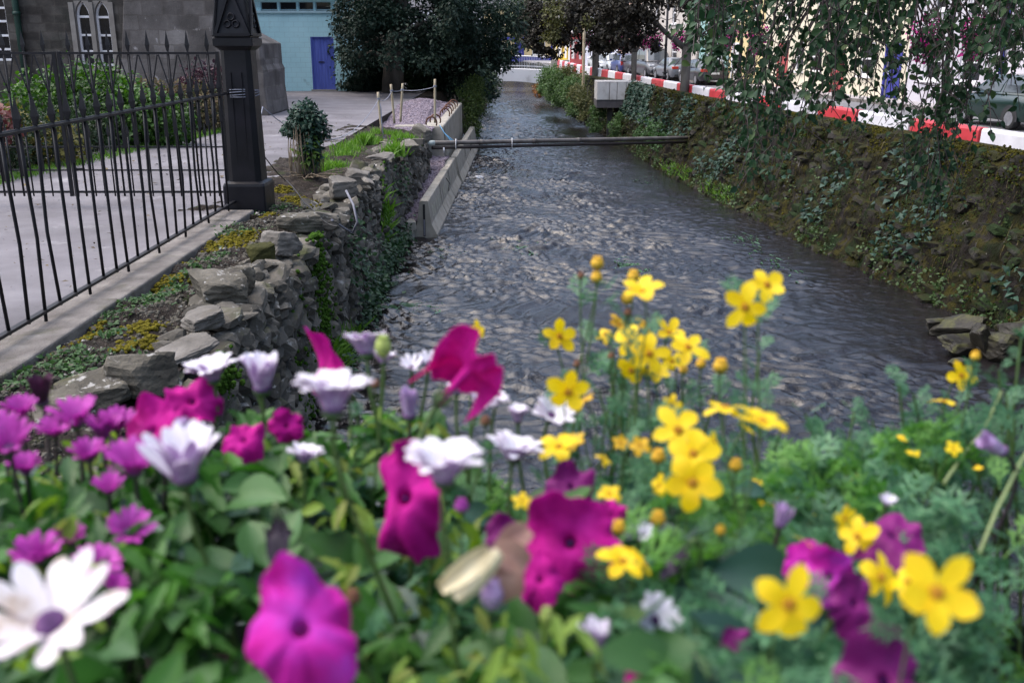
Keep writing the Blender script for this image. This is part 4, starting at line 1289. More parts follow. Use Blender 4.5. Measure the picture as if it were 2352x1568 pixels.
pts[:, 2] = soil_h(pts[:, 0], pts[:, 1]) + .006 + .008 * r.normal(size=len(pts))
pts = pts[pts[:, 0] > np.where(pts[:, 1] < 13, -3.48, -9)]; n = len(pts)
mb = MB(); mb.scatter(ICO1[0] * (1, 1, .7), ICO1[1], frames_from(r.normal(size=(n, 3)) * .3 + (0, 0, 1), r.uniform(0, 6, n)), pts, r.uniform(.012, .03, n))
tag(mb.build('moss', m_moss), 'yellow-green moss cushions on the soil beside the kerb', 'moss', kind='stuff')
pts = spots([(140, 850, 1.2), (110, 870, 1), (190, 835, .9), (330, 690, 1), (370, 680, .8), (300, 700, .7), (545, 540, .9), (600, 490, 1), (640, 480, .7), (430, 640, .6), (80, 890, 1), (260, 730, .6), (500, 590, .6), (250, 770, .5), (400, 655, .5), (460, 615, .5)], 55, 113, .16, .2)
pts[:, 2] = soil_h(pts[:, 0], pts[:, 1]) + .01
mb = MB(); n = len(pts)
for k in range(4):
    Y = np.stack([r.normal(0, 1, n), r.normal(0, 1, n), r.uniform(.1, .9, n)], 1)
    mb.scatter(LEAF6[0], LEAF6[1], frames_yz(Y, np.tile([0, 0, 1.0], (n, 1)) + r.normal(size=(n, 3)) * .3), pts + r.normal(size=(n, 3)) * (.03, .03, .008), r.uniform(.02, .055, n))
tag(mb.build('weeds', m_weed), 'low green weeds scattered over the soil bank', 'weeds', kind='stuff')
pts = spots([(770, 385, .8), (745, 395, .7), (735, 370, .6), (800, 345, .9), (830, 330, 1), (850, 318, .9), (790, 360, .6), (870, 300, .6), (905, 300, .5)], 330, 115, .16, .3, 2.24)
pts[:, 2] = soil_h(pts[:, 0], pts[:, 1])
pt2 = spots([(925, 322, .9), (905, 345, .7), (935, 312, .8), (840, 330, .5)], 420, 116, .15, .22, 2.2); pt2[:, 2] = soil_h(pt2[:, 0], pt2[:, 1])
mb = MB(); grass_blades(mb, pts, .16, 117, .5); grass_blades(mb, pt2, .30, 118, .45)
tag(mb.build('grass_tufts', m_grass), 'bright green grass tufts along the wall crest by the stakes', 'grass', kind='stuff')

# scattered pebbles
r = np.random.default_rng(120); n = 5200
y = r.uniform(4, 14, n); t = r.uniform(0.02, .9, n)
pp = np.stack([-3.5 + (wall_x(y) - .2 + 3.5) * t, y, soil_h(-3.5 + (wall_x(y) - .2 + 3.5) * t, y) + .004], 1)
mb = MB(); mb.scatter(ICO1[0] * (1, .8, .6), ICO1[1], frames_from(r.normal(size=(n, 3)), r.uniform(0, 6, n)), pp, np.minimum(r.gamma(1.6, .0065, n) + .003, .05))
tag(mb.build('pebbles', m_boulder), 'small pale pebbles scattered over the dark soil bank', 'pebbles', kind='stuff')

# moss streak and creepers hanging on the wall face
def face_pts(L, n, seed, off=.06):
    """L: (y, z, spread y, spread z, weight)"""
    r = np.random.default_rng(seed); out = []
    for (y, z, sy, sz, k) in L:
        m = int(n * k)
        yy_ = y + r.normal(0, sy, m); zz_ = z + r.normal(0, sz, m)
        out.append(np.stack([wall_x(yy_) + off + np.abs(r.normal(0, .05, m)), yy_, np.clip(zz_, -.05, 2.02)], 1))
    return np.concatenate(out)
pts = face_pts([(11.6, 1.5, .14, .28, 1), (11.7, .9, .18, .3, 1.2), (11.6, .35, .3, .3, 1.2), (11.2, .2, .3, .22, .6), (18.9, .9, .2, .4, .5), (12.2, .7, .15, .5, .5), (7.2, 1.75, .12, .07, .25), (10.4, .6, .2, .5, .5)], 1500, 121, .04)
n = len(pts)
mb = MB(); mb.scatter(ICO1[0] * (1, 1, .8), ICO1[1], frames_from(r.normal(size=(n, 3)), r.uniform(0, 6, n)), pts, r.uniform(.012, .035, n))
tag(mb.build('wall_moss', m_gmoss), 'green moss streaking down the left river wall', 'moss', kind='stuff')
pts = face_pts([(14.6, .9, .3, .4, .35), (15.6, .3, .4, .25, .7), (17.2, .35, .6, .3, .8), (18.6, .25, .5, .2, .8), (19.8, .2, .6, .18, .7), (20.6, .15, .5, .15, .6), (13.9, 1.3, .15, .3, .15), (21.2, 1.3, .2, .4, .12), (20, 1.6, .3, .2, .08), (12.3, .15, .35, .12, .6), (16.3, .1, .6, .1, .8), (14.6, .1, .4, .1, .5)], 420, 122, .1)
n = len(pts)
Y = np.stack([r.normal(.8, .5, n), r.normal(0, .7, n), r.normal(-.3, .6, n)], 1)
pts[:, 0] += np.abs(r.normal(0, .12, n))
mb = MB(); mb.scatter(LEAF6[0], LEAF6[1], frames_yz(Y, np.tile([.6, 0, .8], (n, 1)) + r.normal(size=(n, 3)) * .4), pts, r.uniform(.05, .11, n))
m_creep = M('creeper_leaf', [(.012, .035, .012), (.025, .065, .025), (.05, .11, .04)], 1, .5, island=.75, trans=.2)
tag(mb.build('creepers', m_creep), 'dark green creepers trailing over the wall foot to the water', 'creeper', kind='stuff')
pts = face_pts([(12.1, .22, .35, .12, 1), (18.6, 1.0, .25, .2, .35), (13.2, .1, .4, .06, .4)], 420, 123, .12)
mb = MB(); grass_blades(mb, pts, .3, 124, .9); tag(mb.build('wall_grass', m_grass), 'long green grass growing out of the foot of the left wall', 'grass', kind='stuff')

# fallen leaves and grit on the yard
r = np.random.default_rng(128); n = 900
y = r.uniform(5, 30, n); x = np.where(y < 13.4, r.uniform(-9, -4.1, n), r.uniform(-8, -4.7, n))
P = np.stack([x, y, np.full(n, ZY + .012)], 1)
mb = MB(); Y = np.stack([r.normal(size=n), r.normal(size=n), r.normal(0, .2, n)], 1)
mb.scatter(LEAF4[0], LEAF4[1], frames_yz(Y, np.tile([0, 0, 1.0], (n, 1)) + r.normal(size=(n, 3)) * .2), P, r.gamma(2, .014, n) + .008)
tag(mb.build('leaf_litter', M('dead_leaf', [(.03, .022, .012), (.08, .055, .025), (.14, .11, .05)], 3, .8, island=.9)), 'dead leaves and grit scattered over the yard', 'leaf litter', kind='stuff')
# trailing water weed just under and at the surface
m_wweed = M('water_weed', [(.02, .06, .02), (.04, .11, .04), (.08, .17, .08)], 3, .3, island=.7, trans=.1, spec=.6)
r = np.random.default_rng(130); L = []
for (u, v, n, sx, sy) in ((905, 703, 700, .35, .12), (935, 700, 500, .22, .1), (1190, 570, 260, .25, .4), (1205, 560, 160, .2, .3), (1020, 575, 160, .25, .2), (1440, 605, 260, .10, .35), (1470, 620, 200, .1, .3), (1090, 400, 120, .3, .8), (1120, 420, 100, .3, .7), (1060, 300, 60, .2, 1.),
                          (1760, 590, 90, .14, .6), (1800, 610, 70, .14, .5), (1700, 545, 160, .2, .4), (1480, 415, 100, .25, .8)):
    p = at(u, v, 4.25)
    L.append(np.stack([p[0] + r.normal(0, sx, n), p[1] + r.normal(0, sy, n), r.uniform(-.03, .008, n)], 1))
pts = np.concatenate(L); n = len(pts)
Y = np.stack([r.normal(0, .25, n), -np.ones(n), r.normal(.0, .05, n)], 1)
tV = np.array([[-.05, 0, 0], [.05, 0, 0], [.06, .5, .02], [0, 1, 0], [-.06, .5, .02]])
mb = MB(); R = frames_yz(Y, np.tile([0, 0, 1.0], (n, 1)) + r.normal(size=(n, 3)) * .2); S = r.uniform(.12, .32, n)
mb.scatter(tV, np.array([[0, 1, 2, 4]]), R, pts, S); mb.scatter(tV, np.array([[4, 2, 3]]), R, pts, S)
tag(mb.build('water_weed', m_wweed), 'green water weed trailing at the river surface', 'water weed', kind='stuff')
# ------------------------------------------------------------------ right river wall
m_rwall = M('mossy_river_wall', [(.006, .005, .0045), (.016, .013, .011), (.042, .037, .035)], 4.5, .95, 1.0, 16, spec=.15, bdist=.09, stretch=(1, 1, .45),
            layers=[((.015, .014, .005), 2.6, .46, .58, .06), ((.036, .032, .006), 5.5, .58, .68, .16), ((.010, .020, .006), 1.7, .54, .64, 0), ((.12, .11, .108), 6.5, .64, .70, 0)])
ys = np.concatenate([np.arange(-12, 6, .4), np.arange(6, 50, .09), np.arange(50, 150.1, .5)])
tt = np.concatenate([np.linspace(0, 1, 64), [1.02, 1.035, 1.045, 1.05, 1.055]])
G = np.array([(0, -.05), (.10, .07), (.20, .24), (.32, .38), (.5, .52), (.58, .66), (.8, .84), (1, 1)])
P = np.zeros((len(ys), len(tt), 3))
for j, t in enumerate(tt):
    tc_ = min(t, 1)
    gg = np.interp(tc_, G[:, 0], G[:, 1])
    wob = .10 * np.sin(ys * .45 + 2) + .06 * np.sin(ys * 1.1)
    gg2 = gg * .9 + tc_ * .1 + wob * (4 * tc_ * (1 - tc_)) * .6
    x0, x1 = rb_x(ys), rt_x(ys)
    z0, z1 = -.45, rt_z(ys)
    P[:, j, 0] = x0 + (x1 - x0) * gg2
    P[:, j, 1] = ys
    P[:, j, 2] = z0 + (z1 - z0) * tc_
    if t > 1:
        k = (t - 1) / .055
        P[:, j, 0] = x1 + .40 * k
        P[:, j, 2] = z1 + .07 * sin(pi * min(1, k * 1.0)) - (.9 if t > 1.052 else 0)
q = P.reshape(-1, 3)
dn = .10 * pnoise(q, 1.2, 201, 3) + .055 * pnoise(q, 4.5, 202, 3) + .025 * pnoise(q, 14, 203, 2)
tj = np.tile(np.clip(tt, 0, 1), len(ys))
q[:, 0] -= dn * (1 - .75 * (tj > .97))
q[:, 2] += .25 * dn * np.where(tj > .99, .5, 1)
RW = q.reshape(P.shape).copy()
mb = MB(); mb.grid(RW)
# stones showing through the growth
tpl_ = [rock_shape(700 + i, ICO2, .3, 7, .04) for i in range(16)]
r = np.random.default_rng(209); bk = {i: [] for i in range(16)}
for zrow in np.arange(.05, 1.0, .062):
    y = 8.0 + r.uniform(0, .4)
    while y < 48:
        w_ = r.uniform(.16, .5)
        if r.uniform() < (.5 if zrow > .3 else .4):
            i = np.searchsorted(ys, y); j = int(np.clip(zrow + r.normal(0, .012), 0, .97) * 63)
            p = RW[min(i, len(ys) - 1), j]
            bk[int(r.integers(16))].append((rot_euler(r.normal() * .14, r.normal() * .15, .13 + r.normal() * .14), p + (r.uniform(.05, .12), 0, 0), (r.uniform(.12, .17), w_ * .54, r.uniform(.06, .12))))
        y += w_
for i, L_ in bk.items():
    mb.scatter(tpl_[i][0], tpl_[i][1], np.array([x[0] for x in L_]), np.array([x[1] for x in L_]), np.array([x[2] for x in L_]), 1)
m_rstone = M('dark_mossy_stone', [(.010, .009, .0075), (.022, .019, .017), (.05, .046, .042), (.028, .025, .023)], 2.5, .95, .9, 26, island=.5, spec=.2, bdist=.03,
             layers=[((.020, .020, .005), 3.0, .46, .58, .12), ((.012, .024, .006), 1.3, .54, .64, .05), ((.20, .19, .18), 8, .68, .73, 0)])
tag(mb.build('river_wall', [m_rwall, m_rstone], origin=(6, 30, 0)), 'long moss-grown river wall below the street, leaning into the water', 'wall')

def rw_pts(n, seed, y0, y1, t0, t1, freq=None, gate=0.0, near=True):
    r = np.random.default_rng(seed)
    iy = np.where((ys >= y0) & (ys <= y1))[0]
    i = r.choice(iy, n); j = r.integers(int(t0 * 63), int(t1 * 63) + 1, n)
    p = RW[i, j] + r.normal(size=(n, 3)) * (.02, .045, .02)
    if freq:
        k = pnoise(p, freq, seed + 1, 2) > gate
        p = p[k]
    return p

m_moss_o = M('olive_wall_moss', [(.014, .016, .003), (.040, .038, .006), (.10, .088, .010)], 3, .95, island=.6, spec=.1)
pts = np.concatenate([rw_pts(11000, 210, 9, 48, .05, 1, 1.2, .3), rw_pts(14000, 208, 9, 48, .86, 1, 1.0, .0)])
r = np.random.default_rng(211); n = len(pts)
mb = MB()
mb.scatter(ICO1[0] * (1, 1, .75), ICO1[1], frames_from(r.normal(size=(n, 3)), r.uniform(0, 6, n)), pts, r.uniform(.010, .026, n))
k = rw_pts(9000, 212, 12, 40, .97, 1, .9, -.1); n = len(k)
mb.scatter(ICO1[0] * (1, 1, .8), ICO1[1], frames_from(r.normal(size=(n, 3)), r.uniform(0, 6, n)), k + r.normal(size=(n, 3)) * (.06, .05, .015) + (.1, 0, .03), r.uniform(.010, .03, n))
tag(mb.build('moss', m_moss_o), 'olive and yellow moss cushions covering the right river wall', 'moss', kind='stuff')
# fuzzy moss mat made of tiny drooping shoots
k = rw_pts(70000, 216, 9, 48, .03, 1, 1.1, -.25); n = len(k); r = np.random.default_rng(217)
Y = np.stack([r.normal(-.55, .35, n), r.normal(0, .5, n), r.normal(-.35, .5, n)], 1)
mb = MB(); mb.scatter(LEAF4[0], LEAF4[1], frames_yz(Y, np.tile([-.6, 0, .8], (n, 1)) + r.normal(size=(n, 3)) * .4), k - (.02, 0, 0), r.uniform(.02, .055, n))
tag(mb.build('moss_mat', M('dark_wall_moss', [(.006, .013, .003), (.014, .026, .005), (.030, .042, .007), (.078, .074, .010)], 1.1, .9, island=.55, spec=.15, hi=.75)), 'dark green and olive moss mat hanging over the right river wall', 'moss', kind='stuff')
# hanging rootlets and dead strands
k = rw_pts(2200, 214, 9, 48, .15, .98, 1.6, 0); n = len(k); r = np.random.default_rng(215)
Y = np.stack([r.normal(-.15, .2, n), r.normal(0, .25, n), -np.ones(n)], 1)
tV = np.array([[-.035, 0, 0], [.035, 0, 0], [.03, .5, .03], [0, 1, 0], [-.03, .5, .03]])
mb = MB(); R = frames_yz(Y, np.tile([-1, 0, .3], (n, 1)) + r.normal(size=(n, 3)) * .3); S = r.uniform(.10, .28, n)
mb.scatter(tV, np.array([[0, 1, 2, 4]]), R, k - (.03, 0, 0), S); mb.scatter(tV, np.array([[4, 2, 3]]), R, k - (.03, 0, 0), S)
tag(mb.build('dead_strands', M('dead_moss_strand', [(.03, .022, .010), (.075, .055, .02), (.10, .085, .03)], 3, .9, island=.8)), 'brown dead strands and rootlets hanging on the right wall', 'strands', kind='stuff')
# small wall plants: low growth along the foot and scattered sprigs
def leafy(pts, seed, size, mat_, name, label, cat, tpl=LEAF6, n_each=3, jit=.05, up=.5):
    r = np.random.default_rng(seed); n = len(pts)
    mb = MB()
    for _ in range(n_each):
        Y = np.stack([r.normal(-.5, .6, n), r.normal(0, .8, n), r.normal(up, .6, n)], 1)
        mb.scatter(tpl[0], tpl[1], frames_yz(Y, np.tile([-.5, -.2, .9], (n, 1)) + r.normal(size=(n, 3)) * .4), pts + r.normal(size=(n, 3)) * jit, size * r.uniform(.5, 1.3, n))
    return tag(mb.build(name, mat_), label, cat, kind='stuff')
k = np.concatenate([rw_pts(1100, 220, 10, 30, .17, .30, 1.0, -.1), rw_pts(700, 221, 30, 46, .17, .28, 1.0, -.1), rw_pts(900, 222, 12, 46, .3, .97, 2.0, .35)])
leafy(k, 223, .07, M('wall_sprig', [(.018, .04, .010), (.04, .08, .02), (.075, .12, .04)], 1, .6, island=.75, trans=.25), 'wall_sprigs', 'small green plants along the water line of the right wall', 'wall plants')
k = np.concatenate([rw_pts(900, 225, 30.5, 33.8, .18, .30), rw_pts(700, 226, 26.2, 28.6, .18, .28)])
mb = MB(); grass_blades(mb, k[::3], .2, 227, .9); tag(mb.build('grass', m_grass), 'vivid green grass tufts at the water line of the right wall', 'grass', kind='stuff')
k = np.concatenate([rw_pts(1500, 228, 39.5, 44.2, .55, 1.0), rw_pts(900, 229, 33, 40, .55, 1.0, 1.5, .1), rw_pts(3600, 233, 11, 33, .3, 1.0, .8, .3)])
leafy(k, 230, .13, m_ivy, 'wall_ivy', 'dark blue-green ivy on the wall top right of the concrete box', 'ivy', IVY, 2, .08, -.3)
k = rw_pts(700, 231, 35, 41, .35, .62, 1.2, 0)
leafy(k, 232, .12, m_weed, 'wall_ferns', 'light green ferny growth on the wall ledge above the pipe end', 'ferns', LEAF6, 3, .1, .2)

def wall_plant(name, c, rads, n, size, m, seed, label, cat='plant', tpl=LEAF6, droop=.1):
    root = thing(name, (c[0] + .2, c[1], c[2] - rads[2] * .3), label, cat)
    mb = MB(); leaf_cloud(mb, [(c[0], c[1], c[2], *rads), (c[0] + .1, c[1] - .2, c[2] - .15, rads[0] * .8, rads[1] * .8, rads[2] * .8)], n, size, seed, tpl, .35, droop); mb.build('foliage', m, root)
    mb = MB(); r = random.Random(seed)
    for k in range(14):
        a, b = r.uniform(-1, 1), r.uniform(-.3, 1)
        mb.tube([(c[0] + .25, c[1], c[2] - .15), (c[0] - .05, c[1] + a * rads[1] * .5, c[2] + b * rads[2] * .5), (c[0] - rads[0] * .5, c[1] + a * rads[1] * .9, c[2] + b * rads[2] * .8)], [.008, .006, .003], 4)
    mb.build('stem', m_twig, root)
m_buddl = M('buddleia_leaf', [(.025, .06, .04), (.05, .11, .075), (.09, .16, .12)], 1, .5, island=.8, trans=.2, spec=.4)
yv = 24.0; c = atY(1838, 410, yv)
wall_plant('wall_shrub', (c[0], yv, c[2]), (.34, .48, .26), 620, .13, m_buddl, 240, 'leafy blue-green plant growing out of the middle of the right wall')
c = atY(1800, 215, 34); wall_plant('wall_sapling', (c[0] - .1, 34, c[2] - .3), (.2, .3, .3), 160, .1, m_weed, 241, 'small light green plant on the wall top below the red and white barriers')

# fallen slabs and stones in the water at lower right
SB = [((2195, 752), (.8, .55, .30), (10, -14, -30), 301, 'mossy angular slab at the foot of the right wall, uppermost of the fallen stones'),
      ((2210, 790), (.75, .40, .22), (20, 5, 35), 302, 'pale-edged wedge stone in the water among the fallen slabs'),
      ((2262, 800), (.22, .30, .75), (4, -30, 10), 303, 'upright curved brown stone among the fallen slabs'),
      ((2310, 800), (.80, .7, .42), (0, 10, 20), 304, 'dark rounded boulder at the right edge among the fallen slabs'),
      ((2200, 832), (.34, .2, .1), (0, 0, 40), 305, 'small flat stone at the water edge below the wedge stone'),
      ((2155, 745), (.42, .25, .18), (8, 0, 10), 306, 'small brown stone awash just left of the fallen slabs'),
      ((2340, 770), (.55, .5, .4), (0, 0, 70), 307, 'dark mossy block behind the rounded boulder at the right edge')]
m_wetrock = M('wet_brown_rock', [(.009, .008, .005), (.019, .016, .010), (.038, .033, .024)], 3, .6, .6, 30, layers=[((.055, .055, .012), 2.4, .55, .68, .1)])
for (uv, s, ro, sd, lab) in SB:
    rock(at(uv[0], uv[1], 4.13), s, ro, sd, m_wetrock, lab, .2, group='fallen stones at the foot of the right wall')

# ------------------------------------------------------------------ street, pavement
m_road = M('grey_asphalt', [(.10, .10, .108), (.15, .15, .16), (.19, .19, .20)], 1.2, .85, .3, 60, spec=.3, bdist=.01)
m_pave = M('pale_pavement', [(.24, .225, .23), (.33, .31, .315), (.38, .36, .365)], 2, .85, .25, 40)
mb = MB()
yr = np.concatenate([np.arange(-12, 150, 4.0), [150, 420]])
P = np.zeros((len(yr), 2, 3)); P[:, 0, 0] = rt_x(yr) + .34; P[:, 1, 0] = 140; P[:, :, 1] = yr[:, None]; P[:, :, 2] = ZS
mb.grid(P, 0, False)
st_ = mb.build('street', m_road, origin=(12, 30, ZS)); tag(st_, kind='structure')
FX = 22.7
FD = np.array([-.16, 1, 0]); FL = np.linalg.norm(FD); FD = FD / FL
FN = np.array([-FD[1], FD[0], 0])
def fpt(Y): return np.array([FX - .16 * Y, Y, 0.0])
mb = MB()
a, b = fpt(-5), fpt(128)
wv = -FN * 0
mb.add([a + FN * 1.7 + (0, 0, ZS - .05), b + FN * 1.1 + (0, 0, ZS - .05), b + FN * 1.1 + (0, 0, ZS + .12), a + FN * 1.7 + (0, 0, ZS + .12), a - FN * 2 + (0, 0, ZS + .12), b - FN * 2 + (0, 0, ZS + .12)],
       [(0, 1, 2, 3), (3, 2, 5, 4)])
pv = mb.build('pavement', m_pave, origin=(14, 50, ZS)); tag(pv, kind='structure')
mb = MB()
s = 0; total = np.linalg.norm(b - a)
while s < 118:
    p0 = a + FN * (1.74 - .6 * s / total) + FD * s
    mb.box(p0 + FD * .45 + (0, 0, ZS + .05), (.12, .89, .17), rz=math.atan2(FD[1], FD[0]) - pi / 2)
    s += .9
kb = mb.build('street_kerb', m_kerb, origin=(14, 50, ZS)); tag(kb, kind='structure')

# ------------------------------------------------------------------ red and white barriers
m_rb = M('red_plastic', [(.36, .025, .035), (.45, .035, .045), (.52, .05, .06)], 2, .42, .1, 20, spec=.5, layers=[((.25, .05, .05), 3, .62, .8, 0)])
m_wb = M('white_plastic', [(.52, .51, .55), (.62, .61, .65), (.68, .67, .71)], 2, .42, .1, 20, spec=.5, layers=[((.42, .40, .40), 3, .62, .8, 0)])
BP = [(-.22, 0), (.22, 0), (.22, .13), (.14, .20), (.11, .88), (.085, .93), (-.085, .93), (-.11, .88), (-.14, .20), (-.22, .13)]
ORD = ['nearest', 'second', 'third', 'fourth', 'fifth', 'sixth', 'seventh', 'eighth', 'ninth', 'tenth', 'eleventh', 'twelfth', 'thirteenth', 'fourteenth', 'fifteenth', 'sixteenth', 'seventeenth']
proto = {}
Yb = 13.4; cnt = {'red': 0, 'white': 0}
lens = [2.45, 2.35, 2.45, 2.3, 2.1, 2.35, 1.95, 2.4, 1.9] + [2.3] * 24
red = True
for i, L_ in enumerate(lens):
    if Yb > 84: break
    p0 = np.array([rt_x(Yb) + .62, Yb, ZS]); p1 = np.array([rt_x(Yb + L_) + .62, Yb + L_, ZS])
    d = p1 - p0; d /= np.linalg.norm(d); nrm = np.array([d[1], -d[0], 0])
    c = 'red' if red else 'white'
    if p0[1] > 8:
        k = cnt[c]; cnt[c] += 1
        mb = MB()
        mb.prism(BP, nrm, (0, 0, 1), p0 + d * .03, d * (L_ - .06))
        for e in (.25, .75):      # fork slots moulded through the base, filler cap on top
            mb.box(p0 + d * (L_ * e) + (0, 0, .06), (.455, .3, .1), rz=math.atan2(d[1], d[0]) - pi / 2)
        mb.lathe([(.05, 0), (.05, .03)], p0 + d * L_ * .5 + (0, 0, .92), 8)
        mb.box(p0 + d * (-.0) + (0, 0, .3), (.16, .10, .34), rz=math.atan2(d[1], d[0]) - pi / 2)
        o = mb.build('road_barrier', m_rb if red else m_wb, origin=(p0 + p1) / 2, bevel=.02)
        tag(o, f'{ORD[k]} {c} plastic road barrier counted from the right photo edge', 'barrier', 'red and white barriers along the river wall')
    Yb += L_; red = not red

# concrete box on a bracket over the river
yq = 45.0
c0 = atY(1372, 182, yq); c1 = atY(1438, 236, yq)
box = thing('concrete_box', ((c0[0] + c1[0]) / 2, yq, c1[2]), 'pale concrete box of three panels jutting from the wall over the river', 'concrete box')
wd = (c1[0] - c0[0]); zt_, zb_ = atY(1400, 190, yq)[2], atY(1400, 230, yq)[2]
m_pc = M('pale_panel_concrete', [(.42, .40, .38), (.54, .52, .50), (.60, .58, .56)], 2, .85, .3, 40, layers=[((.24, .21, .18), 1.7, .56, .74, 0)])
for k, (f0, f1) in enumerate(((0, .42), (.435, .68), (.695, 1), (1.01, 1.9))):
    mb = MB(); x0, x1 = c0[0] + wd * f0, c0[0] + wd * f1
    mb.box(((x0 + x1) / 2, yq + .75, (zt_ + zb_) / 2), (x1 - x0, 1.5, zt_ - zb_)); mb.build('panel', m_pc, box, bevel=.02)
mb = MB(); mb.box(((c0[0] + c1[0]) / 2 + .75, yq + .76, zt_ + .027), (wd + 1.5, 1.52, .05)); mb.build('lid', m_pc, box, bevel=.02)
mb = MB(); mb.box(((c0[0] + c1[0]) / 2 + .5, yq + .8, zb_ - .17), (wd + 1.0, 1.5, .34)); mb.build('beam', M('dark_concrete', [(.07, .062, .065), (.12, .11, .112)], 3, .9, .4, 40), box)
xp = atY(1392, 260, yq)[0]
mb = MB(); mb.box((xp + .25, yq + .9, .7), (.22, .22, 2.2)); mb.build('post', MATS['dark_concrete'], box)

# ------------------------------------------------------------------ houses
def wmat(name, c):
    return M(name, [tuple(x * .86 for x in c), c, tuple(min(.9, x * 1.05) for x in c)], .7, .8, .15, 30, layers=[(tuple(x * .7 for x in c), 1.1, .62, .85, 0)])
m_slate = MATS['slate_roof']
def house(Y0, Y1, col, label, doors=(), wins=(), H=6.3, trim=None, pipe=None, quoin=False, name='terraced_house', shop=None, O=None, D=None, N=None, zg=None):
    zg = ZS + .12 if zg is None else zg
    if O is None:
        O = fpt(Y0) + (0, 0, zg - .02); D, N = FD, FN; W = (Y1 - Y0) * FL
    else:
        W = Y1 - Y0
    O = np.asarray(O, float); D = np.asarray(D, float); N = np.asarray(N, float)
    trim = trim or m_white
    rz = math.atan2(D[1], D[0])
    root = thing(name, O + D * W / 2, label, 'house', 'houses along the street')
    ops = [(a, b, 0, 2.15) for (a, b, *_) in doors] + [(a, b, c, d) for (a, b, c, d) in wins]
    mb = MB(); pt = facade(mb, O, D, W, H, ops, .18, N); back_box(mb, O, D, N, W, H, 7)
    mb.build('wall', [col, m_wet], root)
    for (a, b, dm) in doors:
        mb = MB(); mb.box(pt((a + b) / 2, 1.07, -.12), (b - a - .1, .05, 2.05), rz=rz)
        for zz_ in (.55, 1.45):
            mb.box(pt((a + b) / 2, zz_, -.09), (b - a - .38, .03, .62), rz=rz)
        dd = mb.build('door', dm, root)
        mb = MB(); mb.box(pt(b - .2, 1.05, -.07), (.04, .05, .12), rz=rz); mb.build('handle', m_wb, dd)
        mb = MB()
        for (s0, s1, z0, z1) in ((a - .08, a + .05, 0, 2.2), (b - .05, b + .08, 0, 2.2), (a - .08, b + .08, 2.1, 2.24)):
            mb.box(pt((s0 + s1) / 2, (z0 + z1) / 2, .012), (s1 - s0, .06 if z0 == 0 else .075, z1 - z0), rz=rz)
        mb.build('door_frame', dm if dm is not m_white else trim, root)
    for (a, b, c, d) in wins:
        mb = MB(); f = .07
        for s in (a + f / 2, b - f / 2): mb.box(pt(s, (c + d) / 2, -.1), (f, .07, d - c), rz=rz)
        for z in (c + f / 2, d - f / 2, (c + d) / 2): mb.box(pt((a + b) / 2, z, -.095), (b - a - 2 * f, .06, f), rz=rz)
        w_ = mb.build('window', m_white, root)
        mb = MB(); mb.box(pt((a + b) / 2, (c + d) / 2, -.13), (b - a, .015, d - c), rz=rz); mb.build('pane', m_glass, w_)
        mb = MB(); mb.box(pt((a + b) / 2, c - .06, .05), (b - a + .2, .14, .1), rz=rz); mb.build('window_sill', trim, w_)
    if shop:
        (a, b, sm) = shop
        mb = MB(); mb.box(pt((a + b) / 2, 2.75, .06), (b - a, .14, .5), rz=rz)
        for s in (a + .1, b - .1): mb.box(pt(s, 1.25, .05), (.22, .12, 2.5), rz=rz)
        mb.box(pt((a + b) / 2, .3, .04), (b - a - .44, .1, .6), rz=rz)
        mb.build('shopfront', sm, root)
    if pipe:
        mb = MB(); p = pt(pipe[0], 0, .1); mb.tube([p, p + (0, 0, H)], .07, 8); mb.build('drainpipe', pipe[1], root)
    if quoin:
        mb = MB(); z = 0; k = 0
        while z < H - .3:
            L_ = .5 if k % 2 else .34
            mb.box(pt(L_ / 2 + .02, z + .19, .015), (L_, .05, .36), rz=rz); z += .39; k += 1
        mb.build('quoin', m_dress, root)
    mb = MB()
    r0 = [pt(-.05, H - .02, .25), pt(W + .05, H - .02, .25), pt(W + .05, H + 2.0, -3.5), pt(-.05, H + 2.0, -3.5), pt(W + .05, H - .02, -7.2), pt(-.05, H - .02, -7.2)]
    mb.add(r0, [(0, 1, 2, 3), (3, 2, 4, 5), (1, 4, 2), (0, 3, 5)]); rf = mb.build('roof', m_slate, root)
    mb = MB(); mb.box(pt(W * .8, H + 2.1, -3.5), (.9, .6, 1.2), rz=rz); mb.build('chimney', m_conc, rf)
    mb = MB(); mb.box(pt(W / 2, H + .02, .30), (W, .12, .1), rz=rz); mb.build('gutter', m_iron, rf)
    return root

m_reddoor = M('faded_red_paint', [(.30, .05, .05), (.38, .075, .075)], 3, .55)
m_bluedoor = M('deep_blue_paint', [(.03, .035, .22), (.05, .055, .30)], 3, .5)
m_lil = wmat('lilac_white_render', (.56, .53, .57)); m_lil2 = wmat('pale_grey_render', (.50, .48, .52))
m_cream = wmat('cream_render', (.66, .60, .46)); m_yel = wmat('soft_yellow_render', (.62, .50, .26)); m_teal = wmat('teal_render', (.25, .42, .40))
m_gcr = wmat('grey_cream_render', (.48, .44, .40)); m_pwh = wmat('bluish_white_render', (.56, .57, .66)); m_pwh2 = wmat('white_render', (.62, .61, .62))
m_redshop = M('red_shop_paint', [(.36, .035, .04), (.45, .05, .055)], 3, .5); m_yshop = M('yellow_shop_paint', [(.62, .42, .03), (.72, .50, .05)], 3, .5)
m_pinkw = wmat('pale_brick_render', (.50, .34, .27))
F2 = (3.5, 4.9)
house(20.0, 35.6, m_lil, 'lilac-white house at the right edge behind the green car', [(5.6, 6.6, m_white)], [(1.5, 2.7, .9, 2.3), (8.4, 9.6, .9, 2.3), (11.5, 12.9, .9, 2.3), (2, 3, *F2), (8.6, 9.6, *F2), (12, 13, *F2)], pipe=(15.4, m_bluedoor))
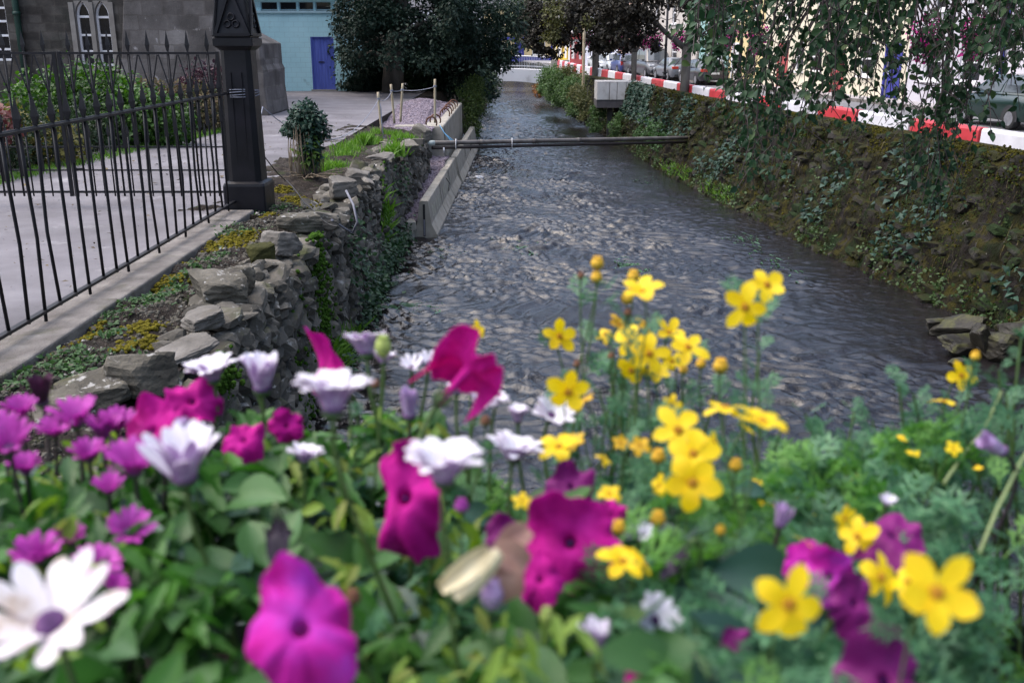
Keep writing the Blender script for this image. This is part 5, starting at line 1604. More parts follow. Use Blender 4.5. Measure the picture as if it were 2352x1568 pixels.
house(35.6, 41.3, m_lil2, 'pale grey rendered house between the blue drainpipe and blue door', [], [(.9, 2.2, .9, 2.3), (3.4, 4.6, .9, 2.3), (1, 2, *F2), (3.4, 4.4, *F2)])
house(41.3, 55.8, m_cream, 'long cream house with a blue door and two red doors', [(.5, 1.7, m_bluedoor), (5.4, 6.5, m_reddoor), (11.5, 12.6, m_reddoor)], [(2.7, 3.9, .9, 2.3), (7.6, 8.8, .9, 2.3), (9.6, 10.6, .9, 2.3), (2.7, 3.7, *F2), (7.6, 8.6, *F2), (11.4, 12.4, *F2)])
house(55.8, 60.8, m_yel, 'soft yellow house behind the nearest lamp-post basket', [(3.6, 4.5, m_white)], [(1.0, 2.3, .9, 2.3), (1, 2, *F2), (3.4, 4.4, *F2)])
house(60.8, 66.0, m_teal, 'teal rendered house between the yellow and grey-cream houses', [(.8, 1.7, m_white)], [(2.8, 4.0, .9, 2.3), (.8, 1.7, *F2), (3, 4, *F2)])
house(66.0, 79.5, m_gcr, 'grey-cream house with stone quoins behind the parked van', [(8.5, 9.5, m_bluedoor)], [(1.6, 2.8, .9, 2.3), (4.6, 5.8, .9, 2.3), (11, 12.2, .9, 2.3), (1.6, 2.8, *F2), (5, 6, *F2), (9, 10, *F2)], quoin=True)
house(79.5, 86, m_pinkw, 'pale brick-coloured house at the far end of the parked cars', [(2, 3, m_white)], [(4, 5.2, .9, 2.3), (1.5, 2.5, *F2), (4, 5, *F2)])
house(86, 98, m_pwh, 'bluish-white house with deep blue door and columns', [(2, 3.2, m_bluedoor), (7.6, 8.6, m_bluedoor)], [(4, 5.2, .9, 2.3), (9.6, 10.6, .9, 2.3), (2, 3, *F2), (7, 8, *F2)], pipe=(6.3, m_bluedoor))
house(98, 105, m_pwh2, 'white house with a red shopfront past the street trees', [(2.6, 4.4, m_redshop)], [(1, 1.9, 3.5, 4.9), (4, 5, *F2)], shop=(.8, 6.2, m_redshop))
house(105, 112, m_pwh2, 'white house with a yellow shopfront near the footbridge', [(2.4, 3.6, m_yshop)], [(1, 2, *F2), (4, 5, *F2)], shop=(.6, 6.2, m_yshop))
# houses closing the view beyond the footbridge
house(0, 9, wmat('ochre_render', (.60, .46, .24)), 'yellow shop facing the river beyond the footbridge, blue sign board', [(3.9, 4.9, m_bluedoor)], [(1, 2.6, .8, 2.3), (6, 7.6, .8, 2.3), (1.4, 2.6, *F2), (6, 7.2, *F2)], shop=(.5, 8.5, m_bluedoor), O=(-3.5, 126, ZS), D=(1, 0, 0), N=(0, -1, 0), zg=ZS)
house(0, 9, m_pwh2, 'white-fronted building beyond the footbridge, left of the yellow shop', [(4, 5, m_teal)], [(1, 2.6, .8, 2.3), (6, 7.6, .8, 2.3), (1.4, 2.6, *F2), (6, 7.2, *F2)], O=(-12.7, 126, ZS), D=(1, 0, 0), N=(0, -1, 0), zg=ZS)

# ------------------------------------------------------------------ cars
m_tyre = M('black_rubber', [(.012, .012, .012), (.022, .022, .022)], 8, .8); m_rim = M('alloy_rim', [(.30, .30, .32), (.42, .42, .44)], 8, .35, metal=.7)
m_carglass = M('car_glass', [(.05, .06, .07), (.08, .09, .10)], 1, .05, spec=.8)
m_lampr = M('red_tail_lens', [(.42, .03, .02), (.5, .05, .03)], 5, .2); m_lampw = M('clear_lamp_lens', [(.55, .56, .58), (.7, .7, .72)], 5, .12)
m_plate = M('number_plate', [(.6, .6, .58), (.7, .7, .68)], 5, .5); m_bumper = M('black_bumper_plastic', [(.015, .015, .017), (.03, .03, .032)], 5, .6)
def paint(name, c): return M(name, [tuple(x * .93 for x in c), c], 3, .3, spec=.5, coat=.35)
SHAPE = {
    'saloon': dict(x=[-2.25, -2.2, -2.0, -1.4, -.6, .3, 1.0, 1.6, 2.05, 2.2], zt=[.60, .90, .99, 1.0, .96, .94, .92, .86, .74, .52], cab=(-1.75, 1.05, -1.0, .15, 1.42)),
    'hatch': dict(x=[-2.0, -1.96, -1.8, -1.4, -.6, .3, .9, 1.4, 1.85, 2.0], zt=[.60, .88, .98, 1.0, .98, .96, .95, .88, .76, .52], cab=(-1.88, 1.05, -1.5, .25, 1.50)),
    'van': dict(x=[-2.3, -2.28, -2.1, -1.4, -.6, .3, 1.0, 1.5, 2.1, 2.3], zt=[.65, 1.10, 1.12, 1.12, 1.12, 1.10, 1.10, 1.06, .90, .60], cab=(-2.24, 1.55, -2.1, .75, 1.92))}
def car(kind, pos, head, pm, label, name='parked_car', cat='car'):
    S = SHAPE[kind]; pos = np.asarray(pos, float); ca, sa = cos(head), sin(head)
    T = lambda V: np.stack([pos[0] + ca * np.asarray(V)[..., 0] - sa * np.asarray(V)[..., 1], pos[1] + sa * np.asarray(V)[..., 0] + ca * np.asarray(V)[..., 1], pos[2] + np.asarray(V)[..., 2]], -1)
    root = thing(name, pos, label, cat, 'vehicles parked along the street')
    xs_, zt = S['x'], S['zt']; Wd = .89 if kind != 'van' else .95
    rows = []
    for i, (x, z) in enumerate(zip(xs_, zt)):
        e = min(i, len(xs_) - 1 - i); w_ = Wd * (.80 if e == 0 else .93 if e == 1 else .985 if e == 2 else 1)
        zb = .34 if e == 0 else .24
        rows.append([(x, -w_ * .9, zb), (x, -w_, zb + .14), (x, -w_, z - .25 if z > .7 else z - .12), (x, -w_ * .95, z - .05), (x, -w_ * .78, z), (x, 0, z + .025),
                     (x, w_ * .78, z), (x, w_ * .95, z - .05), (x, w_, z - .25 if z > .7 else z - .12), (x, w_, zb + .14), (x, w_ * .9, zb)])
    P = T(np.array(rows))
    mb = MB(); mb.grid(P, 0, True); mb.add(P[0], [tuple(range(11))]); mb.add(P[-1], [tuple(range(11))[::-1]])
    mb.build('body', pm, root)
    b0, b1, t0, t1, zr_ = S['cab']; zb = max(zt[3:7]) - .03
    def ring(f, w_): 
        a_, b_ = b0 + (t0 - b0) * f, b1 + (t1 - b1) * f; z = zb + (zr_ - zb) * f
        return [(a_, -w_ * .9, z), (a_ + .12, -w_, z), (b_ - .2, -w_, z), (b_, -w_ * .82, z), (b_, w_ * .82, z), (b_ - .2, w_, z), (a_ + .12, w_, z), (a_, w_ * .9, z)]
    rr_ = [ring(0, Wd * .93), ring(.5, Wd * .87), ring(.88, Wd * .78), ring(1.0, Wd * .68)]
    P = T(np.array(rr_)); mb = MB(); mb.grid(P, 0, True, wrap=True)
    tp = np.array(rr_[-1]); mb.add(T(tp + (0, 0, .0)), [tuple(range(8))]); mb.build('roof', pm, root)
    o_ = .012
    def q4(pts, nm, mt): 
        mb = MB(); mb.add(T(np.array(pts)), [(0, 1, 2, 3)]); return mb.build(nm, mt, root)
    def cabp(f, end, y):
        a_, b_ = b0 + (t0 - b0) * f, b1 + (t1 - b1) * f
        return ((a_ - o_) if end < 0 else (b_ + o_), y, zb + (zr_ - zb) * f)
    for end, nm in ((1, 'windscreen'), (-1, 'rear_window')):
        q4([cabp(.10, end, -Wd * .80), cabp(.10, end, Wd * .80), cabp(.86, end, Wd * .66), cabp(.86, end, -Wd * .66)], nm, m_carglass)
    for sd in (-1, 1):
        def sp(f, g):
            a_, b_ = b0 + (t0 - b0) * f + .18, b1 + (t1 - b1) * f - .28
            w_ = np.interp(f, [0, .5, .88, 1], [Wd * .93, Wd * .87, Wd * .78, Wd * .68]) + o_
            return (a_ + (b_ - a_) * g, sd * w_, zb + (zr_ - zb) * f)
        for g0, g1 in ((0, .46), (.50, 1)):
            mb = MB(); 
            for f0, f1 in ((.12, .5), (.5, .84)):
                mb.add(T(np.array([sp(f0, g0), sp(f0, g1), sp(f1, g1), sp(f1, g0)])), [(0, 1, 2, 3)])
            mb.build('side_window', m_carglass, root)
        mb = MB(); mb.box((0, 0, 0), (.14, .16, .11)); mb.V[-1] = T(mb.V[-1] + (b1 - .42, sd * (Wd + .06), zb + .08)); mb.build('mirror', pm, root)
        mb = MB(); x = xs_[-1]; zz_ = zt[-2]; mb.box((0, 0, 0), (.30, .36, .15)); mb.V[-1] = T(mb.V[-1] + (x - .26, sd * Wd * .70, zz_ - .06)); mb.build('headlight', m_lampw, root, bevel=.03)
        mb = MB(); zz_ = zt[1]; mb.box((0, 0, 0), (.20, .40, .16) if kind == 'saloon' else (.16, .18, .32)); mb.V[-1] = T(mb.V[-1] + (xs_[1] + .06, sd * Wd * (.70 if kind == 'saloon' else .80), zz_ - .08)); mb.build('tail_light', m_lampr, root, bevel=.02)
        for wx in (xs_[-1] - .85, xs_[0] + .85):
            mb = MB()
            def ringw(rad, y): return [(wx + rad * cos(t), sd * y, .31 + rad * sin(t)) for t in np.linspace(0, 2 * pi, 20, endpoint=False)]
            P = T(np.array([ringw(.20, Wd + .005), ringw(.27, Wd + .015), ringw(.315, Wd - .01), ringw(.315, Wd - .2)])); mb.grid(P if sd > 0 else P[::-1], 0, True, wrap=True)
            wh = mb.build('tyre', m_tyre, root)
            mb = MB(); mb.add(T(np.array(ringw(.205, Wd + .004))), [tuple(range(20))])
            for k in range(5):
                t = 2 * pi * k / 5
                mb.add(T(np.array([(wx + .04 * cos(t + 1.5), sd * (Wd + .012), .31 + .04 * sin(t + 1.5)), (wx + .195 * cos(t + .15), sd * (Wd + .012), .31 + .195 * sin(t + .15)), (wx + .195 * cos(t - .15), sd * (Wd + .012), .31 + .195 * sin(t - .15))])), [(0, 1, 2)])
            mb.build('rim', m_rim, wh)
            mb = MB(); mb.add(T(np.array([(wx + .38 * cos(t), sd * (Wd + .003), .31 + .38 * sin(t)) for t in np.linspace(-.2, pi + .2, 16)])), [tuple(range(16))]); mb.build('wheel_arch', m_bumper, root)
    mb = MB(); mb.box((0, 0, 0), (.02, .5, .11)); mb.V[-1] = T(mb.V[-1] + (xs_[0] - .012, 0, .66)); mb.build('number_plate', m_plate, root)
    mb = MB(); mb.box((0, 0, 0), (.02, .5, .11)); mb.V[-1] = T(mb.V[-1] + (xs_[-1] + .012, 0, .46)); mb.build('number_plate', m_plate, root)
    mb = MB(); mb.box((0, 0, 0), (.10, Wd * 1.5, .16)); mb.V[-1] = T(mb.V[-1] + (xs_[-1] - .04, 0, .36)); mb.build('grille', m_bumper, root)
    mb = MB(); mb.box((0, 0, 0), (.10, Wd * 1.5, .14)); mb.V[-1] = T(mb.V[-1] + (xs_[0] + .04, 0, .34)); mb.build('bumper', m_bumper, root)
    return root
HA = math.atan2(1, -.14)          # heading away along the street
def cp(u, v): 
    p = at(u, v, 2.44); p[2] = ZS + .005; return p
car('saloon', cp(1612, 193), HA, paint('dark_grey_paint', (.022, .022, .027)), 'dark grey saloon, nearest of the parked row, rear lights towards us')
car('saloon', cp(1548, 184), HA, paint('silver_grey_paint', (.12, .125, .14)), 'silver-grey saloon between the dark saloon and the van')
car('van', cp(1498, 177.5), HA + pi, paint('slate_grey_paint', (.04, .041, .048)), 'dark grey van with its windscreen and headlights facing us', 'parked_van', 'van')
car('hatch', cp(1460, 172), HA, paint('black_purple_paint', (.03, .024, .034)), 'blackish car half hidden behind the lamp post')
car('hatch', cp(1434, 169.5), HA, paint('navy_blue_paint', (.03, .045, .16)), 'blue hatchback with red tail lights')
car('hatch', cp(1411, 167), HA + pi, paint('silver_paint', (.36, .38, .40)), 'silver hatchback with dark windscreen behind the pale tree trunk')
car('saloon', cp(1385, 165), HA + pi, paint('pale_silver_paint', (.46, .48, .48)), 'farthest pale silver car beside the hanging basket')
car('hatch', (14.95, 29.9, ZS + .005), HA, paint('bottle_green_paint', (.003, .020, .016)), 'bottle-green car at the right photo edge seen through the leaves')

# ------------------------------------------------------------------ lamp posts with hanging baskets
m_mag = M('magenta_petunia', [(.30, .012, .13), (.46, .02, .22), (.55, .05, .30)], 2, .6, island=.8, trans=.3)
def lamp_post(Y, label, basket=True):
    x = rt_x(Y) + .95
    root = thing('lamp_post', (x, Y, ZS), label, 'lamp post', 'black lamp posts along the river')
    mb = MB(); mb.lathe([(.14, 0), (.14, .25), (.11, .3), (.085, .34), (.085, .95), (.105, .98), (.105, 1.04), (.07, 1.08), (.055, 1.2), (.045, 4.6)], (x, Y, ZS), 12); mb.build('post', m_iron, root)
    mb = MB()
    for z in (.8, 1.0, 1.15): mb.lathe([(.10, 0), (.115, .025), (.10, .05)], (x, Y, ZS + z), 12)
    mb.build('collar', m_iron, root)
    mb = MB(); mb.lathe([(.05, 4.55), (.17, 4.75), (.24, 5.2), (.26, 5.22), (.05, 5.42), (.02, 5.55)], (x, Y, ZS), 6, smooth=False); mb.build('lantern', m_iron, root)
    mb = MB()
    for s in (-1, 1): mb.tube([(x, Y, ZS + 3.25), (x + s * .25, Y, ZS + 3.35), (x + s * .5, Y, ZS + 3.25)], .015, 5)
    mb.build('bracket', m_iron, root)
    for s in (-1, 1):
        bx_ = thing('flower_basket', (x + s * .5, Y, ZS + 2.5), ('left' if s < 0 else 'right') + '-hand magenta flower basket on ' + label.split(' ', 1)[1].split(' with')[0].replace('black lamp post', 'the black lamp post'), 'hanging basket', 'hanging flower baskets on the lamp posts')
        bl = [(x + s * .5, Y, ZS + 2.65, .30, .30, .30), (x + s * .5, Y, ZS + 2.35, .22, .22, .28)]
        mb = MB(); leaf_cloud(mb, bl, 420, .10, int(Y * 7) + s, LEAF4, .5, .4); mb.build('foliage', m_leafd, bx_)
        mb = MB(); leaf_cloud(mb, [(q_[0], q_[1], q_[2], q_[3] * 1.08, q_[4] * 1.08, q_[5] * 1.05) for q_ in bl], 260, .085, int(Y * 9) + s, LEAF6, .9, .2); mb.build('blossom', m_mag, bx_)
        mb = MB(); mb.lathe([(.03, -.02), (.12, .02), (.19, .14), (.22, .26)], (x + s * .5, Y, ZS + 2.25), 10)
        mb.tube([(x + s * .5, Y, ZS + 2.6), (x + s * .5, Y, ZS + 3.26)], .008, 4); mb.build('basket', m_iron, bx_)
for Y, lab in ((20.3, 'near black lamp post behind the hanging birch leaves'), (31.9, 'second black lamp post, in front of the yellow house'), (42.3, 'third black lamp post, beside the grey van'), (49.7, 'fourth black lamp post, beside the pale silver car'), (61, 'farthest black lamp post near the bluish-white house')):
    lamp_post(Y, lab)

# ------------------------------------------------------------------ street trees
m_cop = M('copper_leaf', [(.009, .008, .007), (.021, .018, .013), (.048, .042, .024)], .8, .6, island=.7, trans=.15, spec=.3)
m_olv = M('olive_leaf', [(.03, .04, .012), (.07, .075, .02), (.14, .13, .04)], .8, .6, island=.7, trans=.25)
m_mid = M('midgreen_leaf', [(.02, .04, .02), (.045, .075, .035), (.08, .11, .055)], .8, .6, island=.7, trans=.25)
def street_tree(name, base, fork, trunk_r, limbs, blobs, n, size, m, seed, label, extra=None, gate=.3, group='street trees along the river'):
    base = np.asarray(base, float)
    root = thing(name, base, label, 'tree', group)
    top = base + (fork[0], fork[1], fork[2])
    mb = MB(); mb.tube([base + (0, 0, -.1), base + (0, 0, .15), base + np.array(fork) * .5 + (.02, 0, 0), top], [trunk_r * 1.35, trunk_r * 1.05, trunk_r * .95, trunk_r * 1.05], 12)
    mb.build('trunk', m_bark, root)
    for L_ in limbs:
        mb = MB(); pts = [top - (0, 0, .1)] + [top + np.asarray(q_, float) for q_ in L_]
        mb.tube(pts, np.linspace(trunk_r * .7, trunk_r * .12, len(pts)), 8)
        mb.build('limb', m_bark, root)
    mb = MB(); leaf_cloud(mb, blobs, n, size, seed, LEAF6, .15, .6, gate=gate + .15, gfreq=2.2); mb.build('crown', m, root)
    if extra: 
        mb = MB(); leaf_cloud(mb, extra[0], extra[1], size * .9, seed + 5, LEAF6, .3, .2, gate=.3, gfreq=1.8); mb.build('olive_crown', extra[2], root)  # patches of yellowish-green leaves
    return root
def B(u, v, Y, s, sy=None, sz=None):
    p = atY(u, v, Y); return (p[0], Y, p[2], s, sy or s, sz or s * .8)
def tb(Y): return (rt_x(Y) + .32, Y, ZS - .05)
street_tree('copper_tree', tb(36.4), (.05, 0, 2.3), .17, [[(-.8, .1, .5), (-1.7, .2, 1.4), (-2.3, .3, 2.6)], [(.25, 0, .9), (.4, .1, 2.0), (.3, 0, 3.6)], [(.1, .5, .8), (.2, 1.2, 2.2)]],
            [B(1430, 60, 36, .75), B(1470, 25, 36.4, .8), B(1500, 70, 36.2, .5), B(1390, 30, 36.5, .7), B(1460, 95, 36.5, .45), B(1505, 105, 36, .3), B(1410, 100, 37, .35), B(1440, 0, 36, .9), B(1500, -20, 36, .8), B(1600, 40, 37, .45), B(1620, 70, 36.6, .35), B(1590, 5, 36.4, .6), B(1640, 20, 37, .5), B(1550, -30, 36, .9), B(1350, 10, 37, .7), B(1395, 75, 36.8, .5)],
            9500, .12, m_cop, 401, 'copper-leaved street tree with a forked grey trunk in front of the parked cars')
street_tree('copper_tree', tb(45.8), (0, 0, 2.0), .12, [[(-.5, .1, .8), (-1, .2, 2)], [(.5, 0, .9), (.9, .1, 2.2)], [(0, .1, 1.2), (.1, .1, 3)]],
            [B(1390, 60, 46, .9), B(1420, 30, 46, 1.0), B(1360, 40, 46, .9), B(1400, 105, 46, .55), B(1440, 110, 46.5, .5), B(1375, 100, 46, .6), B(1330, 20, 46, .9), B(1450, 60, 46, .8), B(1410, -10, 46, 1.2)],
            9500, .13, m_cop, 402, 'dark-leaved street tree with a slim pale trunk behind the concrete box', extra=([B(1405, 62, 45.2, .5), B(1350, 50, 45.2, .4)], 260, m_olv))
street_tree('copper_tree', tb(58.0), (0, 0, 2.3), .17, [[(-.7, .1, .8), (-1.4, .2, 2)], [(.6, 0, .9), (1.0, .1, 2.2)], [(0, .1, 1.2), (.1, .1, 3)]],
            [B(1260, 60, 58, 1.3), B(1300, 20, 58, 1.5), B(1320, 60, 58, 1.1), B(1235, 95, 58, 1.0), B(1270, 110, 58, .8), B(1330, 100, 58, .7), B(1240, 20, 58, 1.2), B(1215, 60, 58, .8), B(1290, 80, 57, .9)],
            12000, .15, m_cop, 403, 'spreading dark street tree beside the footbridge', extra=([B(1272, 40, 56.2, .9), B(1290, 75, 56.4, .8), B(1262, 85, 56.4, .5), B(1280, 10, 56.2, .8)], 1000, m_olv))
street_tree('grey_green_tree', (-2.0, 101, 1.7), (0, 0, 3), .25, [[(-1, 0, 1.5), (-2, 0, 4)], [(1, 0, 1.5), (2, 0, 4)]],
            [B(1205, 60, 100, 2.2), B(1225, 30, 101, 2.4), B(1190, 20, 100, 2.2), B(1215, 95, 100, 1.4), B(1180, 60, 100, 2.0), B(1240, 70, 102, 1.6), B(1228, -10, 101, 2.5)], 5200, .34, m_mid, 404, 'grey-green tree beyond the footbridge beside the dark evergreen', gate=.45)
street_tree('green_tree', (7.2, 132, 1.7), (0, 0, 3), .25, [[(-1, 0, 1.5), (-2, 0, 4)], [(1, 0, 1.5), (2, 0, 4)]],
            [(5 + 2.2 * cos(k), 134 + 2 * sin(k), 6.5 + 1.2 * (k % 4), 2.3, 2.3, 1.8) for k in range(9)], 3000, .4, m_mid, 405, 'green tree between the yellow shop and the street, far end', gate=.3)
# slim pale pole by the bluish-white house
mb = MB(); Yp = 50.5; x = rt_x(Yp) + .30
xq = atY(1341, 120, Yp)[0]; mb.lathe([(.09, 0), (.075, .1), (.07, 4.5), (.03, 4.55)], (xq + .0, Yp, ZS - .05), 10)
tag(mb.build('timber_pole', m_bamboo), 'slim pale pole standing left of the hanging basket', 'pole')

# riverside growth on the right bank towards the footbridge
m_bk = [M('bank_green_leaf', [(.03, .065, .02), (.06, .12, .03), (.11, .17, .06)], .8, .6, island=.7, trans=.25), M('bank_olive_leaf', [(.045, .055, .02), (.09, .10, .03), (.15, .15, .06)], .8, .65, island=.7, trans=.25),
        M('bank_orange_leaf', [(.14, .06, .015), (.26, .10, .02), (.20, .12, .04)], .8, .65, island=.8, trans=.25)]
def bshrub(L, n, size, mi, seed, label):
    far_shrub('bank_shrub', L, n, size, m_bk[mi], seed, label, 'shrub', None, 'shrubs along the right river bank', 0.25)
bshrub([B(1350, 200, 48.5, .6), B(1345, 235, 48, .55), B(1352, 270, 47.5, .5), B(1330, 215, 49, .6)], 3000, .10, 1, 411, 'tangled olive shrub just left of the concrete box')
bshrub([B(1320, 190, 53, .6), B(1315, 220, 53, .7), B(1325, 250, 52, .6), B(1300, 200, 54, .6)], 3400, .11, 0, 412, 'fresh green shrub on the right bank, second from the concrete box')
bshrub([B(1285, 185, 60, .8), B(1280, 205, 60, .8), B(1290, 225, 59, .7), B(1270, 215, 61, .6)], 3600, .12, 0, 413, 'rounded green shrub on the right bank below the far barriers')
bshrub([B(1300, 175, 62, .7), B(1330, 178, 54, .5), B(1310, 168, 60, .6)], 2000, .11, 1, 414, 'pale olive growth on the bank top beside the far barriers')
bshrub([B(1262, 180, 72, .9), B(1258, 195, 72, .8), B(1268, 168, 73, .8), B(1250, 205, 71, .5)], 3000, .14, 0, 415, 'dark green shrub against the right end of the footbridge')
bshrub([B(1240, 205, 74, .55), B(1236, 215, 73.5, .4)], 700, .12, 2, 416, 'orange-leaved shrub at the water by the footbridge')
bshrub([B(1375, 255, 45.8, .4), B(1365, 285, 45.3, .45), B(1410, 270, 43.5, .4), B(1405, 295, 42.5, .45)], 2400, .10, 0, 417, 'green growth around the post under the concrete box')

# ------------------------------------------------------------------ footbridge
fb = thing('footbridge', (0, 90, 1.0), 'white arched concrete footbridge across the far river', 'footbridge')
m_fb = M('white_bridge_concrete', [(.66, .65, .65), (.76, .75, .75)], .8, .75, .1, 20, layers=[((.42, .41, .40), .5, .55, .75, 0)])
xs_ = np.linspace(-4.2, 3.3, 24)
def arc(x): return 1 - ((x + .45) / 3.75) ** 2
top = [(x, 1.72 + .16 * max(0, arc(x))) for x in xs_]; bot = [(x, .42 + .42 * max(0, arc(x))) for x in xs_]
mb = MB(); P = np.array([[(x, y, z) for x, z in bot] for y in (89.2, 91.2)] + [[(x, y, z) for x, z in top] for y in (91.2, 89.2)])
mb.grid(np.concatenate([P, P[:1]]).transpose(1, 0, 2), 0, False); mb.build('deck', m_fb, fb)
m_rail = M('galvanised_rail', [(.34, .35, .37), (.46, .47, .49)], 6, .5, metal=.2)
for yy_ in (89.3, 91.1):
    mb = MB(); mb.tube([(x, yy_, 1.72 + .16 * max(0, arc(x)) + 1.1) for x in xs_], .045, 6); mb.build('handrail', m_fb, fb)
    mb = MB(); mb.tube([(x, yy_, 1.72 + .16 * max(0, arc(x)) + .25) for x in xs_], .025, 5)
    for x in np.linspace(-4.1, 3.2, 50):
        z = 1.70 + .16 * max(0, arc(x)); mb.bar((x, yy_, z), (x, yy_, z + 1.1), .022)
    mb.build('balusters', m_rail, fb)
# stone abutment wall at the right end of the bridge
mb = MB(); mb.box((4.2, 88.8, 2.1), (1.6, .5, 1.1)); tag(mb.build('abutment_wall', m_conc, bevel=.03), 'short grey wall at the right end of the footbridge', 'wall')
# low far railings along the street end
# ------------------------------------------------------------------ overhanging birch
birch = thing('birch_tree', (10.9, 7.5, ZS), 'tree whose leafy twigs hang over the river at upper right', 'tree')
m_birch = M('birch_leaf', [(.008, .024, .010), (.018, .048, .020), (.036, .082, .036), (.10, .12, .025)], 1.2, .5, island=.85, trans=.2, spec=.22, hi=.78)
m_btwig = M('birch_twig', [(.030, .022, .022), (.07, .05, .05)], 6, .7)
mb = MB(); mb.tube([(10.9, 7.5, ZS - .1), (10.8, 7.5, ZS + 1), (10.4, 7.6, 4.5), (9.8, 7.8, 6.8), (9.3, 8, 9.5)], [.26, .21, .19, .15, .05], 12); mb.build('trunk', m_bark, birch)
limbs = [[(10.2, 7.7, 5.4), (8, 8.2, 7.2), (5.5, 8.6, 7.6), (3.2, 8.8, 7.0), (1.6, 8.9, 6.2)], [(10.2, 7.7, 5.0), (8, 7.2, 6.6), (5.6, 7.0, 7.0), (3.6, 7.0, 6.5), (2.0, 7.0, 5.7)], [(10, 7.7, 5.8), (8.4, 9.2, 7.6), (6.2, 10.2, 7.8), (4.2, 10.6, 7.2), (2.6, 10.6, 6.4)],
         [(10.4, 7.6, 4.4), (8.2, 8.2, 5.6), (6.0, 8.6, 5.9), (4.2, 8.8, 5.5), (3.0, 8.8, 4.9)]]
LP = []
for L_ in limbs:
    P = np.array(L_); k = np.linspace(0, 4, 30)
    pts = np.stack([np.interp(k, range(5), P[:, c]) for c in range(3)], 1)
    for _ in range(3): pts[1:-1] = (pts[:-2] + pts[2:] + 2 * pts[1:-1]) / 4
    mb = MB(); mb.tube(pts, np.linspace(.10, .012, 30), 7); mb.build('limb', m_bark, birch); LP.append(pts)
LPA = np.concatenate(LP)
ENV = np.array([(1575, 60), (1600, 150), (1650, 190), (1680, 300), (1720, 420), (1770, 450), (1820, 330), (1870, 240), (1920, 260), (1980, 260), (2040, 240), (2090, 400), (2130, 520), (2180, 440), (2230, 210), (2300, 185), (2400, 210)])
r = np.random.default_rng(500)
tw = MB(); TP, TD, TS = [], [], []
def add_twig(pts, n_leaf, size, r):
    pts = np.asarray(pts)
    k = r.uniform(.12, 1, n_leaf) * (len(pts) - 1)
    p = np.stack([np.interp(k, range(len(pts)), pts[:, c]) for c in range(3)], 1)
    a = r.uniform(0, 2 * pi, n_leaf)
    d = np.stack([np.cos(a), np.sin(a), r.normal(-.75, .45, n_leaf)], 1)
    d /= np.linalg.norm(d, axis=1, keepdims=True)
    TP.append(p + d * .018); TD.append(d); TS.append(size * r.uniform(.5, 1.3, n_leaf))
NT = 200
for i in range(NT):
    u = r.uniform(1590, 2390)
    if r.uniform() < .12: u = r.uniform(1585, 1680)
    env = np.interp(u, ENV[:, 0], ENV[:, 1]) + r.normal(0, 15)
    f = r.uniform(0, 1) ** .55
    if i % 9 == 0: f = 1.0
    v = -60 + (env + 60) * f
    Y = r.uniform(6.6, 10.4)
    tip = atY(u, v, Y)
    L_ = r.uniform(.7, 1.5)
    lean = np.array([r.normal(.10, .16), r.normal(0, .15), 1.0])
    up = tip + lean * L_
    j = np.argmin(((LPA - up) ** 2).sum(1) + 3 * np.maximum(0, up[2] - LPA[:, 2]) ** 2)
    lp = LPA[j]
    path = [lp, lp * .55 + up * .45 + (0, 0, .22), up, up * .66 + tip * .34 + r.normal(size=3) * (.05, .05, 0), up * .33 + tip * .67 + r.normal(size=3) * (.04, .04, 0), tip]
    tw.tube(path, [.011, .009, .0065, .005, .004, .003], 5, cap=False)
    add_twig(path[2:], int(L_ * 17), .066, r)
    add_twig(path[1:3], 9, .064, r)
    for s in range(r.integers(2, 5)):
        k = r.uniform(.1, .9); b0 = up * (1 - k) + tip * k
        dd = np.array([r.normal(0, .5), r.normal(0, .5), -r.uniform(.3, 1)]); l2 = r.uniform(.15, .45)
        b1 = b0 + dd * l2 * .5 + (0, 0, .02); b2 = b0 + dd * l2 * 1.0 + (0, 0, -.05)
        tw.tube([b0, b1, b2], [.004, .0035, .0025], 4, cap=False); add_twig([b0, b1, b2], int(l2 * 17) + 2, .062, r)
tw.build('twigs', m_btwig, birch)
TP, TD, TS = np.concatenate(TP), np.concatenate(TD), np.concatenate(TS)
n = len(TP)
mb = MB(); mb.scatter(LEAF_BROAD[0] * (1.05, 1, 1), LEAF_BROAD[1], frames_yz(TD, np.tile([0, -.2, .9], (n, 1)) + r.normal(size=(n, 3)) * .55), TP, TS, smooth=True)
mb.build('leaves', m_birch, birch)
# unseen upper crown; its blobs over the river are added to darken reflections
bl = [(9.5 + 1.6 * cos(k * 1.3), 8 + 1.6 * sin(k * 1.3), 8.2 + .5 * (k % 4), 1.3, 1.3, .9) for k in range(9)] + [(3.6 + 1.5 * (k % 5), 7.5 + 2.2 * (k // 5) + .5 * sin(k * 2.3), 7.6 + .5 * sin(k * 1.7) + .12 * (k % 5), 1.1, 1.2, .6) for k in range(20)]
mb = MB(); leaf_cloud(mb, bl, 16000, .10, 505, LEAF6, .3, .4); mb.build('crown', m_birch, birch)
print('birch leaves', n)
